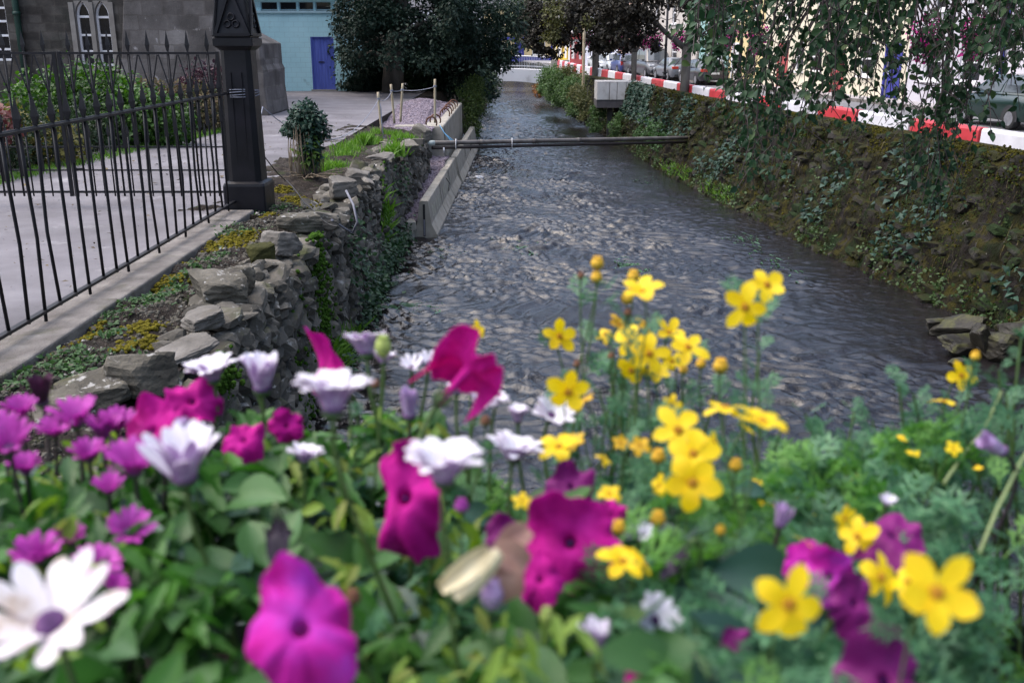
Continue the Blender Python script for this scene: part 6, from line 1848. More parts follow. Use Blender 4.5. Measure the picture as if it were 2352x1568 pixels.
# ------------------------------------------------------------------ bridge parapet and flower trough in front of the camera
m_bridge = M('rendered_parapet', [(.20, .19, .175), (.28, .27, .25)], 3, .9, .4, 30)
mb = MB(); mb.box((1.5, .22, E - 1.9), (18, .28, 2.3)); tag(mb.build('bridge_parapet', m_bridge, bevel=.02), 'rendered parapet of the near bridge behind the flower trough', 'parapet')
mb = MB(); mb.box((1.5, -3.0, E - 1.85), (18, 6.1, .4)); o = mb.build('bridge_deck', m_tarmac); tag(o, kind='structure')
tr = thing('flower_trough', (0, .7, E - .95), 'long dark flower trough hung on the near bridge parapet, full of plants', 'planter')
m_tr = M('dark_green_trough', [(.012, .02, .014), (.02, .03, .022)], 4, .5)
mb = MB()
for (c, s) in (((0, .385, E - .80), (2.9, .02, .32)), ((0, .985, E - .80), (2.9, .02, .32)), ((-1.44, .685, E - .80), (.02, .58, .32)), ((1.44, .685, E - .80), (.02, .58, .32)), ((0, .685, E - .955), (2.86, .58, .02))):
    mb.box(c, s)
mb.build('box', m_tr, tr)
mb = MB(); mb.box((0, .685, E - .80), (2.84, .56, .26)); mb.build('soil', m_soil, tr)

# ------------------------------------------------------------------ foliage in the trough
SKY_ = np.array([(-300, 1020), (0, 1010), (200, 1045), (450, 965), (650, 965), (800, 1000), (890, 900), (1000, 900), (1080, 1010), (1180, 1090), (1300, 1140), (1410, 1120), (1500, 1050), (1650, 1040), (1800, 985), (1950, 985), (2100, 950), (2250, 890), (2352, 850), (2700, 840)])
def ztop(x, y):
    """surface of the foliage: nearly level, falling away towards the far side so the river shows over it"""
    u = 1176 + FPX * x / (y * 1.09)
    v = np.interp(u, SKY_[:, 0], SKY_[:, 1])
    yc = -(v - 784) / FPX
    slope = (-SP + yc * CP) / (CP + yc * SP)
    lim = slope * np.maximum(y, .62) - .01
    return np.minimum(-.337 + .03 * np.clip((.62 - y) / .2, 0, 1), lim)
def fol_pts(n, x0, x1, seed, y0=.40, y1=1.03, depth=.055, lift=.02):
    r = np.random.default_rng(seed)
    x = r.uniform(x0, x1, n); y = r.uniform(y0, y1, n)
    P0 = np.stack([x, y, np.zeros(n)], 1)
    z = ztop(x, y) + lift - r.exponential(depth, n) + .032 * pnoise(P0, 9, 777, 2) + .012 * pnoise(P0, 24, 778, 2) - .022
    return np.stack([x, y, E + np.maximum(z, -.66)], 1)
m_pl = M('petunia_leaf', [(.022, .07, .016), (.045, .125, .03), (.08, .19, .05)], 6, .45, island=.75, trans=.3, spec=.4)
m_pl2 = M('bluish_petunia_leaf', [(.010, .034, .024), (.028, .078, .054), (.06, .135, .095)], 6, .42, island=.75, trans=.2, spec=.45)
m_dl = M('daisy_leaf', [(.016, .060, .010), (.042, .135, .022), (.095, .24, .038)], 6, .42, island=.75, trans=.3, spec=.4)
m_fl = M('ferny_leaf', [(.022, .08, .036), (.06, .17, .08), (.13, .28, .13)], 6, .5, island=.75, trans=.25, spec=.35)
m_fl2 = M('bright_ferny_leaf', [(.035, .12, .018), (.085, .23, .035), (.15, .32, .06)], 6, .5, island=.75, trans=.3, spec=.35)
m_stem = M('green_stem', [(.035, .075, .018), (.07, .12, .03)], 8, .5, island=.5, trans=0)
m_stemd = M('dark_purple_stem', [(.02, .012, .02), (.05, .035, .035)], 8, .5)

def place_leaves(name, n, x0, x1, seed, size, tpl, mat_, label, cat='foliage', depth=.05, up=.55, lift=.02, y0=.40, y1=1.04, smooth=True, keep=None):
    r = np.random.default_rng(seed)
    P = fol_pts(n, x0, x1, seed, y0, y1, depth, lift)
    if keep is not None:
        k = keep(P); P = P[k]
    n = len(P)
    a = r.uniform(0, 2 * pi, n)
    Y = np.stack([np.cos(a), np.sin(a), r.normal(up, .45, n)], 1)
    R = frames_yz(Y, np.tile([0, -.15, 1.0], (n, 1)) + r.normal(size=(n, 3)) * .35)
    S = size * r.uniform(.6, 1.25, n)
    mb = MB()
    if isinstance(tpl, list):
        kk = r.integers(0, len(tpl), n)
        for i, t in enumerate(tpl):
            s = kk == i
            mb.scatter(t[0], t[1], R[s], P[s] - Y[s] * S[s][:, None] * .5, S[s], 0, smooth)
    else:
        mb.scatter(tpl[0], tpl[1], R, P - Y * S[:, None] * .5 / np.linalg.norm(Y, axis=1, keepdims=True), S, 0, smooth)
    return tag(mb.build(name, mat_), label, cat, kind='stuff')
LB2 = [leaf_grid(.34, .35, .25), leaf_grid(.30, .2, .4), leaf_grid(.38, .5, .1)]
clump = lambda f, g, sd: (lambda P: pnoise(P * (1, 1, .3), f, sd, 2) > g)
place_leaves('petunia_foliage', 1500, -.68, .10, 601, .046, LB2, m_pl, 'broad mid-green petunia leaves in the left half of the trough', depth=.06, lift=.0, keep=clump(9, .0, 71))
place_leaves('petunia_foliage', 900, -.68, .26, 602, .050, LB2, m_pl2, 'bluish-green petunia leaves low in the trough', depth=.06, lift=-.01, keep=clump(7, -.1, 72))
DL = [leaf_grid(.17, .3, .2, 8, .16, 1.5, .5), leaf_grid(.14, .4, .05, 8, .12, 1.6, .5), leaf_grid(.12, .4, .35, 8, .18, 1.4, .5)]
place_leaves('daisy_foliage', 5200, -.66, .06, 603, .040, DL, m_dl, 'fresh green toothed daisy leaves among the pink and white flowers', depth=.05, up=1.3, lift=.012, keep=clump(9, .0, 73))
m_yl = M('young_yellow_leaf', [(.10, .19, .02), (.17, .27, .04), (.22, .22, .06)], 6, .5, island=.75, trans=.3, spec=.3)
place_leaves('young_foliage', 1300, -.55, .04, 604, .026, DL, m_yl, 'small yellowish young shoots among the green leaves', depth=.03, up=1.5, lift=.022, keep=clump(10, .25, 74))
def fern_tpl(seed):
    r = np.random.default_rng(seed); V, F = [], []
    def strip(p, d, L, w, z=0.0):
        d = np.array(d) / np.linalg.norm(d); nrm = np.array([-d[1], d[0], 0]); b = len(V)
        up = r.normal(0, .12)
        for s, k in ((0, .5), (.45, 1.0), (1.0, .12)):
            c = np.array(p) + d * L * s + np.array([0, 0, up * s * L - .2 * (s * L) ** 2])
            V.append(c - nrm * w * k); V.append(c + nrm * w * k)
        F.extend([(b, b + 2, b + 3, b + 1), (b + 2, b + 4, b + 5, b + 3)])
    strip((0, 0, 0), (0, 1, 0), .5, .018); strip((0, .45, -.04), (.0, 1, 0), .55, .032)
    for y, L in ((.28, .36), (.45, .42), (.62, .34), (.78, .22)):
        for s in (-1, 1):
            a = radians(r.uniform(32, 52))
            d = (s * sin(a), cos(a), 0); strip((0, y, -.03), d, L * r.uniform(.85, 1.1), .031)
            if L > .3:
                m = np.array([s * sin(a) * L * .5, y + cos(a) * L * .5, -.04])
                strip(m, (s * sin(a + .6), cos(a + .6), 0), L * .42, .027); strip(m, (s * sin(a - .7), cos(a - .7), 0), L * .40, .027)
    return np.array(V), np.array(F)
FERN = [fern_tpl(i) for i in range(6)]
dens = lambda P: np.random.default_rng(5).uniform(size=len(P)) < np.interp(P[:, 0], [-.1, .05, .12, .2, .3], [.15, .35, .5, .8, 1.0])
place_leaves('ferny_foliage', 4600, -.08, .78, 611, .058, FERN, m_fl, 'feathery blue-green leaves filling the right half of the trough', depth=.06, up=.9, lift=.0, keep=lambda P: dens(P) & (pnoise(P * (1, 1, .3), 10, 75, 2) > -.12))
place_leaves('ferny_foliage', 2200, -.02, .78, 612, .056, FERN, m_fl2, 'bright green feathery leaves in the right half of the trough', depth=.04, up=1.1, lift=.01, keep=lambda P: dens(P) & (pnoise(P * (1, 1, .3), 10, 76, 2) > -.05))

# long diagonal stems at right
mb = MB()
mb.tube([atY(2168, 1110, .80), atY(2215, 1040, .86), atY(2262, 985, .92), atY(2300, 900, .96)], .0018, 6)
mb.tube([atY(2250, 1270, .66), atY(2290, 1170, .70), atY(2345, 1060, .75), atY(2400, 980, .8)], .0016, 6)
mb.tube([atY(1230, 1190, .72), atY(1160, 1330, .62), atY(1130, 1420, .58)], .0026, 6)
tag(mb.build('bare_stems', M('pale_stem', [(.14, .19, .07), (.2, .25, .1)], 6, .5)), 'pale bare stems slanting through the foliage', 'stems', kind='stuff')

# ------------------------------------------------------------------ flowers
m_wtop = M('white_petal', [(.80, .79, .81), (.87, .86, .88)], 60, .5, trans=.25, spec=.3)
m_wbot = M('lilac_petal_back', [(.30, .16, .36), (.45, .30, .52), (.66, .56, .70)], 160, .55, trans=.2, spec=.3)
m_wold = M('browned_white_petal', [(.40, .28, .17), (.70, .66, .64), (.80, .78, .80)], 55, .55, trans=.2, spec=.3)
m_ptop = M('purple_petal', [(.36, .03, .29), (.48, .06, .40), (.56, .11, .50)], 70, .5, trans=.3, spec=.3)
m_pbot = M('purple_petal_back', [(.20, .02, .19), (.33, .04, .30), (.42, .08, .38)], 90, .5, trans=.2, spec=.3)
m_pdark = M('withered_purple_petal', [(.05, .012, .035), (.10, .025, .07)], 90, .7, trans=.1)
m_disc = M('dark_violet_disc', [(.04, .01, .06), (.09, .03, .12), (.16, .08, .14)], 120, .7)
m_mtop = M('magenta_petal', [(.40, .005, .19), (.55, .010, .28), (.66, .025, .36)], 60, .6, .5, 260, trans=.35, spec=.15, bdist=.002)
m_mviol = M('violet_magenta_petal', [(.54, .010, .27), (.52, .02, .36), (.46, .06, .50)], 32, .6, .5, 260, trans=.35, spec=.15, bdist=.002)
m_mbot = M('dull_violet_tube', [(.10, .02, .12), (.20, .05, .22), (.27, .08, .28)], 60, .55, trans=.2)
m_mdk = M('deep_magenta_petal', [(.14, .006, .10), (.22, .012, .16)], 25, .55, trans=.2, spec=.25)
m_wilt = M('wilted_blackish_petal', [(.010, .006, .014), (.028, .014, .034)], 40, .7, trans=.05)
m_ytop = M('yellow_petal', [(.72, .46, .005), (.80, .57, .008), (.84, .63, .02)], 40, .5, trans=.3, spec=.3)
m_yold = M('fading_yellow_petal', [(.42, .22, .01), (.60, .36, .012), (.70, .46, .02)], 60, .6, trans=.25)
m_ydisc = M('orange_brown_disc', [(.34, .14, .008), (.50, .25, .015), (.22, .08, .01)], 220, .8)
m_cal = M('calyx_green', [(.03, .07, .02), (.06, .11, .035)], 60, .6)

def frame(axis, spin=0.0):
    return frames_from(np.array([axis], float), np.array([spin]))[0]

STEMS = []
def depth_of(u, v, t):
    """keep a head at or above the leaf surface"""
    return min(t, 1.06, .322 / -ray(u, v)[2])

def stem_to(mb, p, axis, r0, seed, rad=.0017):
    rr = random.Random(seed); p = np.asarray(p)
    ax = np.asarray(axis) / np.linalg.norm(axis)
    base = np.array([p[0] + rr.uniform(-.09, .09), min(.95, max(.43, p[1] + rr.uniform(-.10, .05))), E - .67])
    a = p - ax * r0
    b = a - ax * .02 + (0, 0, -.012)
    c = b * .55 + base * .45 + (rr.uniform(-.01, .01), 0, 0)
    pts = [a, b, b * .75 + base * .25 + (rr.uniform(-.012, .012), rr.uniform(-.01, .01), 0), c + (rr.uniform(-.02, .02), 0, 0), base]
    k = np.linspace(0, 4, 17); P = np.array(pts); Q = np.stack([np.interp(k, range(5), P[:, i]) for i in range(3)], 1)
    for _ in range(3): Q[1:-1] = (Q[:-2] + Q[2:] + 2 * Q[1:-1]) / 4
    mb.tube(Q, np.linspace(rad, rad * 1.15, 17), 6, cap=False)
    if rad < .0015: STEMS.append(Q)
    return base

def daisy(u, v, px, label, cup=55, tip=10, axis=(0, -.1, 1), npet=17, top=m_wtop, bot=m_wbot, disc=m_disc, diam=.058, t=None, pw=.15, name='white_daisy', cat='daisy', group='white daisies in the flower trough', seed=0, jit=7.5, stem=m_stem, miss=()):
    r = np.random.default_rng(seed + int(u * 3 + v))
    eff = .3 + .7 * (cos(radians(cup)) + cos(radians(tip))) / 2
    t = depth_of(u, v, t or max(.44, diam * eff ** .5 * FPX / px))
    p = atT(u, v, t); rad = px * t / FPX / 2 / eff
    R = frame(axis, r.uniform(0, 6))
    base_mb = MB(); base = stem_to(base_mb, p, axis, rad * .15, int(u + v))
    root = thing(name, base, label, cat, group)
    base_mb.build('stem', stem, root)
    A, Bm = [], []
    mbp = MB()
    for k in range(npet):
        if k in miss: continue
        a = 2 * pi * k / npet + r.normal(0, .04)
        c0 = radians(cup + r.normal(0, jit)); c1 = radians(tip + r.normal(0, jit * 1.5))
        L = rad * r.uniform(.92, 1.06); w = rad * pw * r.uniform(.9, 1.1)
        n = 10; x, z = rad * .13, 0.0; rowsT, rowsB = [], []
        for i in range(n):
            s = i / (n - 1); ang = c0 + (c1 - c0) * s ** 2.2
            hw = w * (.36 + .64 * sin(pi * min(1, .06 + s * .66)) ** .8) * (1 if s < .86 else .80 if s < 1 else .34)
            nx, nz = -sin(ang), cos(ang)
            rt_, rb_ = [], []
            for j, g_ in enumerate((-1, -.4, .4, 1)):
                lift = .10 * hw * (g_ * g_) 
                for lst, o_ in ((rt_, .0004), (rb_, -.0004)):
                    X, Z = x + nx * (lift + o_), z + nz * (lift + o_)
                    q_ = np.array([X * cos(a) - g_ * hw * sin(a), X * sin(a) + g_ * hw * cos(a), Z]); lst.append(R @ q_ + p)
            rowsT.append(rt_); rowsB.append(rb_)
            x += cos(ang) * L / (n - 1) * .88; z += sin(ang) * L / (n - 1) * .88
        mbp.grid(np.array(rowsT), 0, True); mbp.grid(np.array(rowsB)[:, ::-1], 1, True)
    mbp.build('petals', [top, bot], root)
    mb = MB()
    V, F = ICO3; mb.add((R @ (V * (rad * .20, rad * .20, rad * .12)).T).T + p + R @ np.array([0, 0, rad * .05]), F, 0, True)
    rr = np.random.default_rng(3); n = 60
    for k in range(n):
        q1 = sqrt_(k / n) * rad * .19; a = k * 2.399
        mb.add((R @ (ICO1[0] * rad * .03 + (q1 * cos(a), q1 * sin(a), rad * (.16 - .12 * (k / n)))).T).T + p, ICO1[1], 0)
    mb.build('disc', disc, root)
    mb = MB(); prof = [(rad * .06, -rad * .16), (rad * .16, -rad * .10), (rad * .21, 0), (rad * .17, rad * .05)]
    P = np.array([[(q1 * cos(a), q1 * sin(a), z) for a in np.linspace(0, 2 * pi, 10, endpoint=False)] for q1, z in prof]); P = P @ R.T + p
    mb.grid(P, 0, True, wrap=True); mb.build('calyx', m_cal, root)
    return root
sqrt_ = math.sqrt

def petunia(u, v, px, label, axis=(0, -.6, .6), top=m_mtop, bot=m_mbot, diam=.068, droop=.4, dphi=4.71, ruffle=.27, t=None, tube=.9, fold=.14, fphi=.6, rise=.4, crumple=1.0, name='magenta_petunia', cat='petunia', group='magenta petunias in the flower trough', squash=(1, 1), seed=0, open_=1.0):
    r = np.random.default_rng(seed + int(u * 5 + v))
    t = depth_of(u, v, t or max(.42, diam * FPX / px)); p = atT(u, v, t); rad = px * t / FPX / 2
    R = frame(axis, 0.0)
    sm = MB(); base = stem_to(sm, p, axis, rad * (tube + .1), int(u + v), .0019)
    root = thing(name, base, label, cat, group); sm.build('stem', m_stem, root)
    ns, nf = 17, 72; phi = np.linspace(0, 2 * pi, nf, endpoint=False)
    ph1, ph2 = r.uniform(0, 6, 2)
    top_, bot_ = [], []
    for i in range(ns):
        s = i / (ns - 1)
        if s < .45:
            k = s / .45; q1 = rad * (.06 + .09 * k ** 1.6); z = -rad * tube * (1 - k) - .06 * rad * k
            Q = np.stack([q1 * np.cos(phi), q1 * np.sin(phi), np.full(nf, z)], 1)
        else:
            k = (s - .45) / .55
            lob = 1 + .05 * k * np.cos(5 * phi + ph1 + .5 * np.sin(phi + ph2)) + .08 * k * np.sin(2 * phi + ph2) - .07 * k ** 2 * np.abs(np.sin(2.5 * phi + ph1 / 2)) ** 8 + .03 * k * np.sin(13 * phi + ph1)
            q1 = rad * (.15 + .87 * k ** .8 * open_) * lob
            z = rad * (-.06 + .14 * k - .10 * k * k) + rad * ruffle * k ** 2 * (np.sin(13 * phi + ph2) * .16 + np.sin(8 * phi + ph1 + np.sin(2 * phi)) * .38 + np.cos(5 * phi + ph1 + .8 * np.sin(phi)) * .35 + np.sin(3 * phi + ph2) * .45) - rad * droop * k ** 1.6 * (1 + np.cos(phi - dphi)) - rad * fold * k ** 1.5 * np.abs(np.cos(phi - fphi)) ** 1.5 + rad * .10 * k * np.sin(3 * phi + ph2) + rad * rise * k ** 1.5 * np.maximum(0, -np.cos(phi - dphi)) - rad * (1 - open_) * -.9 * k
            Q = np.stack([q1 * np.cos(phi) * squash[0], q1 * np.sin(phi) * squash[1], z], 1)
        top_.append(Q + (0, 0, .0004)); bot_.append(Q - (0, 0, .0004))
    top_, bot_ = np.array(top_), np.array(bot_)
    kk_ = np.clip((np.arange(ns) / (ns - 1) - .45) / .55, 0, 1)[:, None]
    cr_ = crumple * (pnoise(top_.reshape(-1, 3) / rad * (1, 1, .4), 1.5, int(u + v), 2).reshape(ns, nf) * .26 + pnoise(top_.reshape(-1, 3) / rad * (1, 1, .3), 4.2, int(u + v) + 1, 2).reshape(ns, nf) * .07) * kk_ ** .8 * rad
    for A_ in (top_, bot_):
        A_[:, :, 2] += cr_
    T_ = top_ @ R.T + p; B_ = bot_ @ R.T + p
    mb = MB(); mb.grid(T_, 0, True, wrap=True); mb.grid(B_[:, ::-1], 1, True, wrap=True)
    if open_ > .5: mb.F.append((mb.F[0][0][:0], 0, True))
    mb.build('corolla', [top, bot], root)
    mb = MB(); 
    for k in range(5):
        a = 2 * pi * k / 5
        q = [R @ np.array([cos(a) * w_, sin(a) * w_, z_]) * rad + p for w_, z_ in ((.06, -tube - .08), (.16, -tube + .1), (.22, -tube + .42))]
        mb.tube(q, [rad * .03, rad * .055, rad * .01], 5)
    mb.build('calyx', m_cal, root)
    mb = MB(); V, F = ICO2; mb.add((R @ (V * rad * (.035, .035, .04)).T).T + p + R @ np.array([0, 0, -rad * .12]), F, 0, True); mb.build('throat', M('violet_throat', [(.05, .01, .14), (.10, .02, .25)], 60, .6), root)
    return root

def bidens(u, v, px, label, axis=(0, -.6, .75), diam=.036, t=None, npet=5, fold=8, seed=0, top=m_ytop):
    r = np.random.default_rng(seed + int(u * 7 + v))
    t = depth_of(u, v, t or max(.45, diam * FPX / px)); p = atT(u, v, t); rad = px * t / FPX / 2
    R = frame(axis, r.uniform(0, 6))
    sm = MB(); base = stem_to(sm, p, axis, rad * .1, int(u + v), .0008)
    root = thing('yellow_flower', base, label, 'yellow flower', 'yellow flowers in the flower trough'); sm.build('stem', m_stem, root)
    mb = MB()
    for k in range(npet):
        a = 2 * pi * k / npet + r.normal(0, .09); L = rad * r.uniform(.80, 1.10); W_ = rad * r.uniform(.28, .38)
        el0 = radians(fold + r.normal(0, 10)); el1 = radians(r.normal(-20, 26)); n = 8
        x, z = rad * .08, 0.; rows = []
        for i in range(n):
            s = i / (n - 1); ang = el0 + (el1 - el0) * s
            hw = W_ * (.28 + .72 * sin(pi * min(1, s * .78 + .02)) ** .8) * (1 if s < .85 else .82 if s < .95 else .42)
            row = []
            for g_ in (-1, -.5, 0, .5, 1):
                lift = .16 * hw * g_ * g_ + .04 * hw * cos(3 * pi * g_); xx = x - (.05 * rad * (1 - abs(abs(g_) - .5) * 2) * -1 if s > .95 else 0)
                X, Z = xx - sin(ang) * lift, z + cos(ang) * lift
                row.append(R @ np.array([X * cos(a) - g_ * hw * sin(a), X * sin(a) + g_ * hw * cos(a), Z]) + p)
            rows.append(row); x += cos(ang) * L / (n - 1); z += sin(ang) * L / (n - 1)
        mb.grid(np.array(rows), 0, True)
    mb.build('petals', m_yold if (top is m_ytop and seed == 0 and r.uniform() < .22 and px < 90) else top, root)
    mb = MB()
    for k in range(42):
        q1 = sqrt_(k / 42) * rad * .17; a = k * 2.399
        mb.add((R @ (ICO1[0] * (rad * .035, rad * .035, rad * .06) + (q1 * cos(a), q1 * sin(a), rad * (.10 - .05 * k / 42))).T).T + p, ICO1[1], 0)
    mb.build('disc', m_ydisc, root)
    mb = MB(); P = np.array([[(q1 * cos(a), q1 * sin(a), z) for a in np.linspace(0, 2 * pi, 8, endpoint=False)] for q1, z in ((rad * .05, -rad * .2), (rad * .18, -rad * .1), (rad * .2, rad * .02))]) @ R.T + p
    mb.grid(P, 0, True, wrap=True); mb.build('calyx', m_cal, root)
    return root

m_budy = M('yellow_bud_petal', [(.50, .27, .01), (.66, .40, .02)], 90, .6); m_budb = M('brown_seed_head', [(.10, .04, .02), (.20, .09, .05)], 90, .8); m_budg = M('pale_green_bud', [(.25, .34, .06), (.36, .42, .12)], 90, .6); m_budw = M('white_closed_bud', [(.55, .50, .55), (.75, .72, .75)], 120, .5, trans=.2)
def bud(u, v, px, label, m=m_budy, t=.95, name='flower_bud', tall=1.0, cat='flower bud'):
    t = depth_of(u, v, t)
    p = atT(u, v, t); rad = px * t / FPX / 2
    sm = MB(); base = stem_to(sm, p, (0, -.1, 1), rad * .4, int(u + v), .0009)
    root = thing(name, base, label, cat, 'flower buds and seed heads in the trough'); sm.build('stem', m_stem, root)
    mb = MB(); V, F = ICO3; V = V * (1 + .10 * np.cos(8 * np.arctan2(V[:, 1], V[:, 0])) * (1 - np.abs(V[:, 2])))[:, None]
    mb.add(V * rad * (.8, .8, .85 * tall) + p + (0, 0, rad * .15), F, 0, True)
    for k in range(9):
        a = 2 * pi * k / 9; mb.add(ICO1[0] * rad * (.18, .18, .35) + p + (rad * .45 * cos(a), rad * .45 * sin(a), rad * .8 * tall), ICO1[1], 0)
    mb.build('bud_head', m, root)
    mb = MB(); mb.lathe([(rad * .15, -rad * .75), (rad * .6, -rad * .45), (rad * .82, 0), (rad * .78, rad * .12)], p, 10); mb.build('calyx', m_cal, root)
    return root

# white daisies
daisy(490, 873, 128, 'flat-topped white daisy just left of the tall closed lilac-sided daisy', 58, -14, (-.1, .0, 1))
daisy(602, 895, 112, 'tall half-closed white daisy with lilac sides below the stone wall', 78, 58, (.05, -.1, 1), npet=13, pw=.13, jit=7)
daisy(842, 815, 125, 'white cup-shaped daisy seen from the side beside the topmost magenta petunia', 66, -5, (-.1, .3, 1))
daisy(765, 945, 190, 'white cup-shaped daisy with scalloped rim above the green leaves at centre-left', 68, -16, (.03, .12, 1))
daisy(425, 1100, 190, 'half-open white daisy with lilac sides in front of the purple daisies', 68, 50, (0, -.15, 1), t=.62, npet=14, pw=.125, jit=9)
daisy(1018, 1105, 205, 'big flat white daisy overlapping the draped magenta petunia', 64, -18, (.02, .06, 1))
daisy(1178, 1055, 140, 'flat white daisy tilted to the right, between magenta and yellow flowers', 56, -18, (.16, .08, 1))
daisy(1265, 955, 98, 'small white daisy beside the yellow flowers at centre', 40, 20, (.35, -.5, .8))
daisy(1098, 935, 88, 'half-hidden white daisy under the drooping magenta petunia', 48, 6, (.4, .1, .9))
daisy(1190, 968, 62, 'small greyish white daisy bud opening left of the yellow pair', 72, 40, (0, 0, 1))
daisy(118, 1436, 350, 'largest white daisy, wide open with browned petals, bottom left corner', 30, 14, (-.06, -.42, 1), npet=13, top=m_wold, pw=.135, t=.47, jit=11)
daisy(1502, 1425, 132, 'white daisy facing right in the feathery leaves near the bottom', 30, 10, (.5, -.55, .65), npet=15)
daisy(1368, 1495, 86, 'closing white daisy near the bottom centre', 80, 72, (0, -.1, 1), npet=12, t=.60)
daisy(985, 835, 62, 'small white flower beside the upper magenta trumpet', 45, 10, (.2, -.4, .9), npet=9)
daisy(945, 845, 60, 'tiny white flower in pale green leaves right of the side-on daisy', 50, 20, (0, -.3, .9), npet=8)
daisy(2036, 1158, 44, 'tiny white flower lost in the feathery leaves on the right', 60, 40, (.1, -.3, .9), npet=9)
daisy(1480, 1228, 52, 'little white flower below the biggest yellow cluster', 40, 10, (.3, -.5, .7), npet=9)
# purple daisies
pk = dict(top=m_ptop, bot=m_pbot, name='purple_daisy', group='purple daisies in the flower trough', diam=.050, stem=m_stemd, npet=14, pw=.125, jit=8)
daisy(22, 1035, 135, 'purple daisy cut by the left photo edge, larger of the two there', 60, 30, (.1, -.3, 1), **pk)
daisy(48, 955, 92, 'small purple daisy at the left edge below the boulder', 58, 20, (.1, -.2, 1), **pk)
daisy(98, 925, 80, 'withered dark purple daisy standing in front of the boulder', 78, 66, (0, -.1, 1), **dict(pk, top=m_pdark, bot=m_pdark))
daisy(176, 975, 124, 'open purple daisy standing free right of the withered one', 58, 22, (.05, -.2, 1), **pk)
daisy(238, 1003, 96, 'dark purple daisy tucked behind the open one', 62, 40, (.1, 0, 1), **pk)
daisy(310, 1085, 145, 'deep purple daisy just behind the half-open white daisy', 56, 26, (.1, -.2, 1), **pk)
daisy(295, 1225, 118, 'bright pink-purple daisy leaning right, above the big white daisy', 45, 24, (.35, -.3, .9), **pk)
daisy(225, 1305, 122, 'purple daisy behind the big white daisy, petals hanging right', 45, -10, (.25, -.2, 1), **pk)
daisy(92, 1285, 122, 'pink-purple daisy peeping over the big white daisy', 55, 20, (0, -.3, 1), **pk)
daisy(262, 1350, 62, 'small purple petal cluster beside the big white daisy', 60, 30, (.4, -.2, .8), **pk)
daisy(940, 958, 62, 'closed striped lilac daisy bud above the green leaf at centre', 84, 80, (0, 0, 1), **dict(pk, top=m_wbot, bot=m_wbot, npet=12))
daisy(1790, 1208, 52, 'closed lilac flower bud standing in the feathery leaves', 84, 78, (.15, 0, 1), **dict(pk, top=m_wbot, bot=m_wbot, npet=9))
daisy(2305, 1038, 62, 'lilac bud lying sideways at the right photo edge', 84, 78, (-.8, -.1, .5), **dict(pk, top=m_wbot, bot=m_wbot, npet=9))
for a in ((5, 985, 80, 'purple daisy half outside the left edge, behind the larger one'), (125, 1000, 84, 'purple daisy between the edge pair and the free-standing one'), (270, 985, 92, 'purple daisy rising behind the broad magenta petunia'), (205, 1055, 96, 'purple daisy low in front of the free-standing one'),
          (60, 1085, 88, 'purple daisy low down at the left edge under the larger one'), (375, 1050, 96, 'purple daisy wedged beside the broad magenta petunia'), (160, 1245, 86, 'pink-purple daisy above the big white daisy at left'), (250, 1130, 84, 'dull purple daisy among the leaves left of the half-open white daisy')):
    daisy(a[0], a[1], a[2], a[3], 56, 26, (.1, -.15, 1), **pk)
# magenta petunias
petunia(560, 1010, 90, 'small magenta petunia in the leaves between two white daisies', (.1, -.5, .8))
petunia(1160, 1235, 95, 'magenta petunia behind the dried petal', (.1, -.5, .8), top=m_mdk)
petunia(1240, 1330, 110, 'magenta petunia low under the open-faced one', (-.1, -.6, .8))
petunia(1690, 1480, 80, 'magenta petunia deep in the feathery leaves below the big star flower', (.1, -.5, .8), top=m_mdk)
petunia(1845, 1290, 90, 'violet petunia behind the folded yellow flower', (.0, -.5, .8), top=m_mviol)
daisy(700, 1060, 92, 'white daisy standing in the green leaves under the scalloped one', 56, 6, (.05, .2, 1))
petunia(735, 850, 150, 'topmost left magenta petunia with violet edge beside the side-on daisy', (-.6, -.35, .6), bot=m_mviol, droop=.4, rise=.7, ruffle=.34, squash=(.85, 1.0))
petunia(1085, 840, 205, 'highest magenta petunia against the water, trumpet pointing lower left', (.62, .30, .62), bot=m_mtop, droop=.35, dphi=5.6, rise=.5, fold=.2, ruffle=.34, squash=(.9, .95), tube=1.15)
petunia(440, 920, 130, 'magenta petunia squeezed under the flat-topped white daisy', (.1, -.6, .75), droop=.2, squash=(1, .8))
petunia(345, 985, 175, 'broad magenta petunia among the purple daisies on the left', (-.2, -.45, .85), droop=.25, squash=(1, .8))
petunia(658, 978, 78, 'small magenta petunia peeping out left of the scalloped white daisy', (.2, -.8, .4), droop=.2)
petunia(925, 1140, 250, 'tall draped magenta petunia partly behind the big flat white daisy', (-.3, -.72, .62), droop=.4, rise=.15, fold=.25, fphi=.5, ruffle=.36, squash=(.66, 1.1), t=.66)
petunia(1310, 1245, 225, 'wide open magenta petunia with violet throat facing us at centre', (-.05, -.85, .5), droop=.15, ruffle=.16)
petunia(1312, 1115, 105, 'magenta petunia half hidden behind stems above the open-faced one', (.1, -.5, .7), droop=.2, top=m_mdk)
petunia(1405, 1185, 85, 'small magenta petunia lobe just right of the open-faced petunia', (.3, -.6, .6), droop=.2)
petunia(690, 1440, 300, 'largest magenta-violet petunia filling the bottom edge left of centre', (.10, -.62, .78), top=m_mviol, bot=m_mviol, droop=.42, rise=.18, fold=.22, fphi=1.4, ruffle=.36, t=.48, squash=(.82, 1.05))
petunia(2055, 1228, 155, 'dark magenta petunia behind the yellow flowers on the right', (.3, -.25, .9), top=m_mdk, droop=.4)
petunia(1905, 1325, 125, 'violet-magenta petunia between the two big yellow flowers', (-.3, -.75, .5), top=m_mviol, droop=.3)
petunia(1965, 1385, 125, 'magenta petunia low between the two big yellow flowers', (.2, -.6, .6), top=m_mdk, droop=.3)
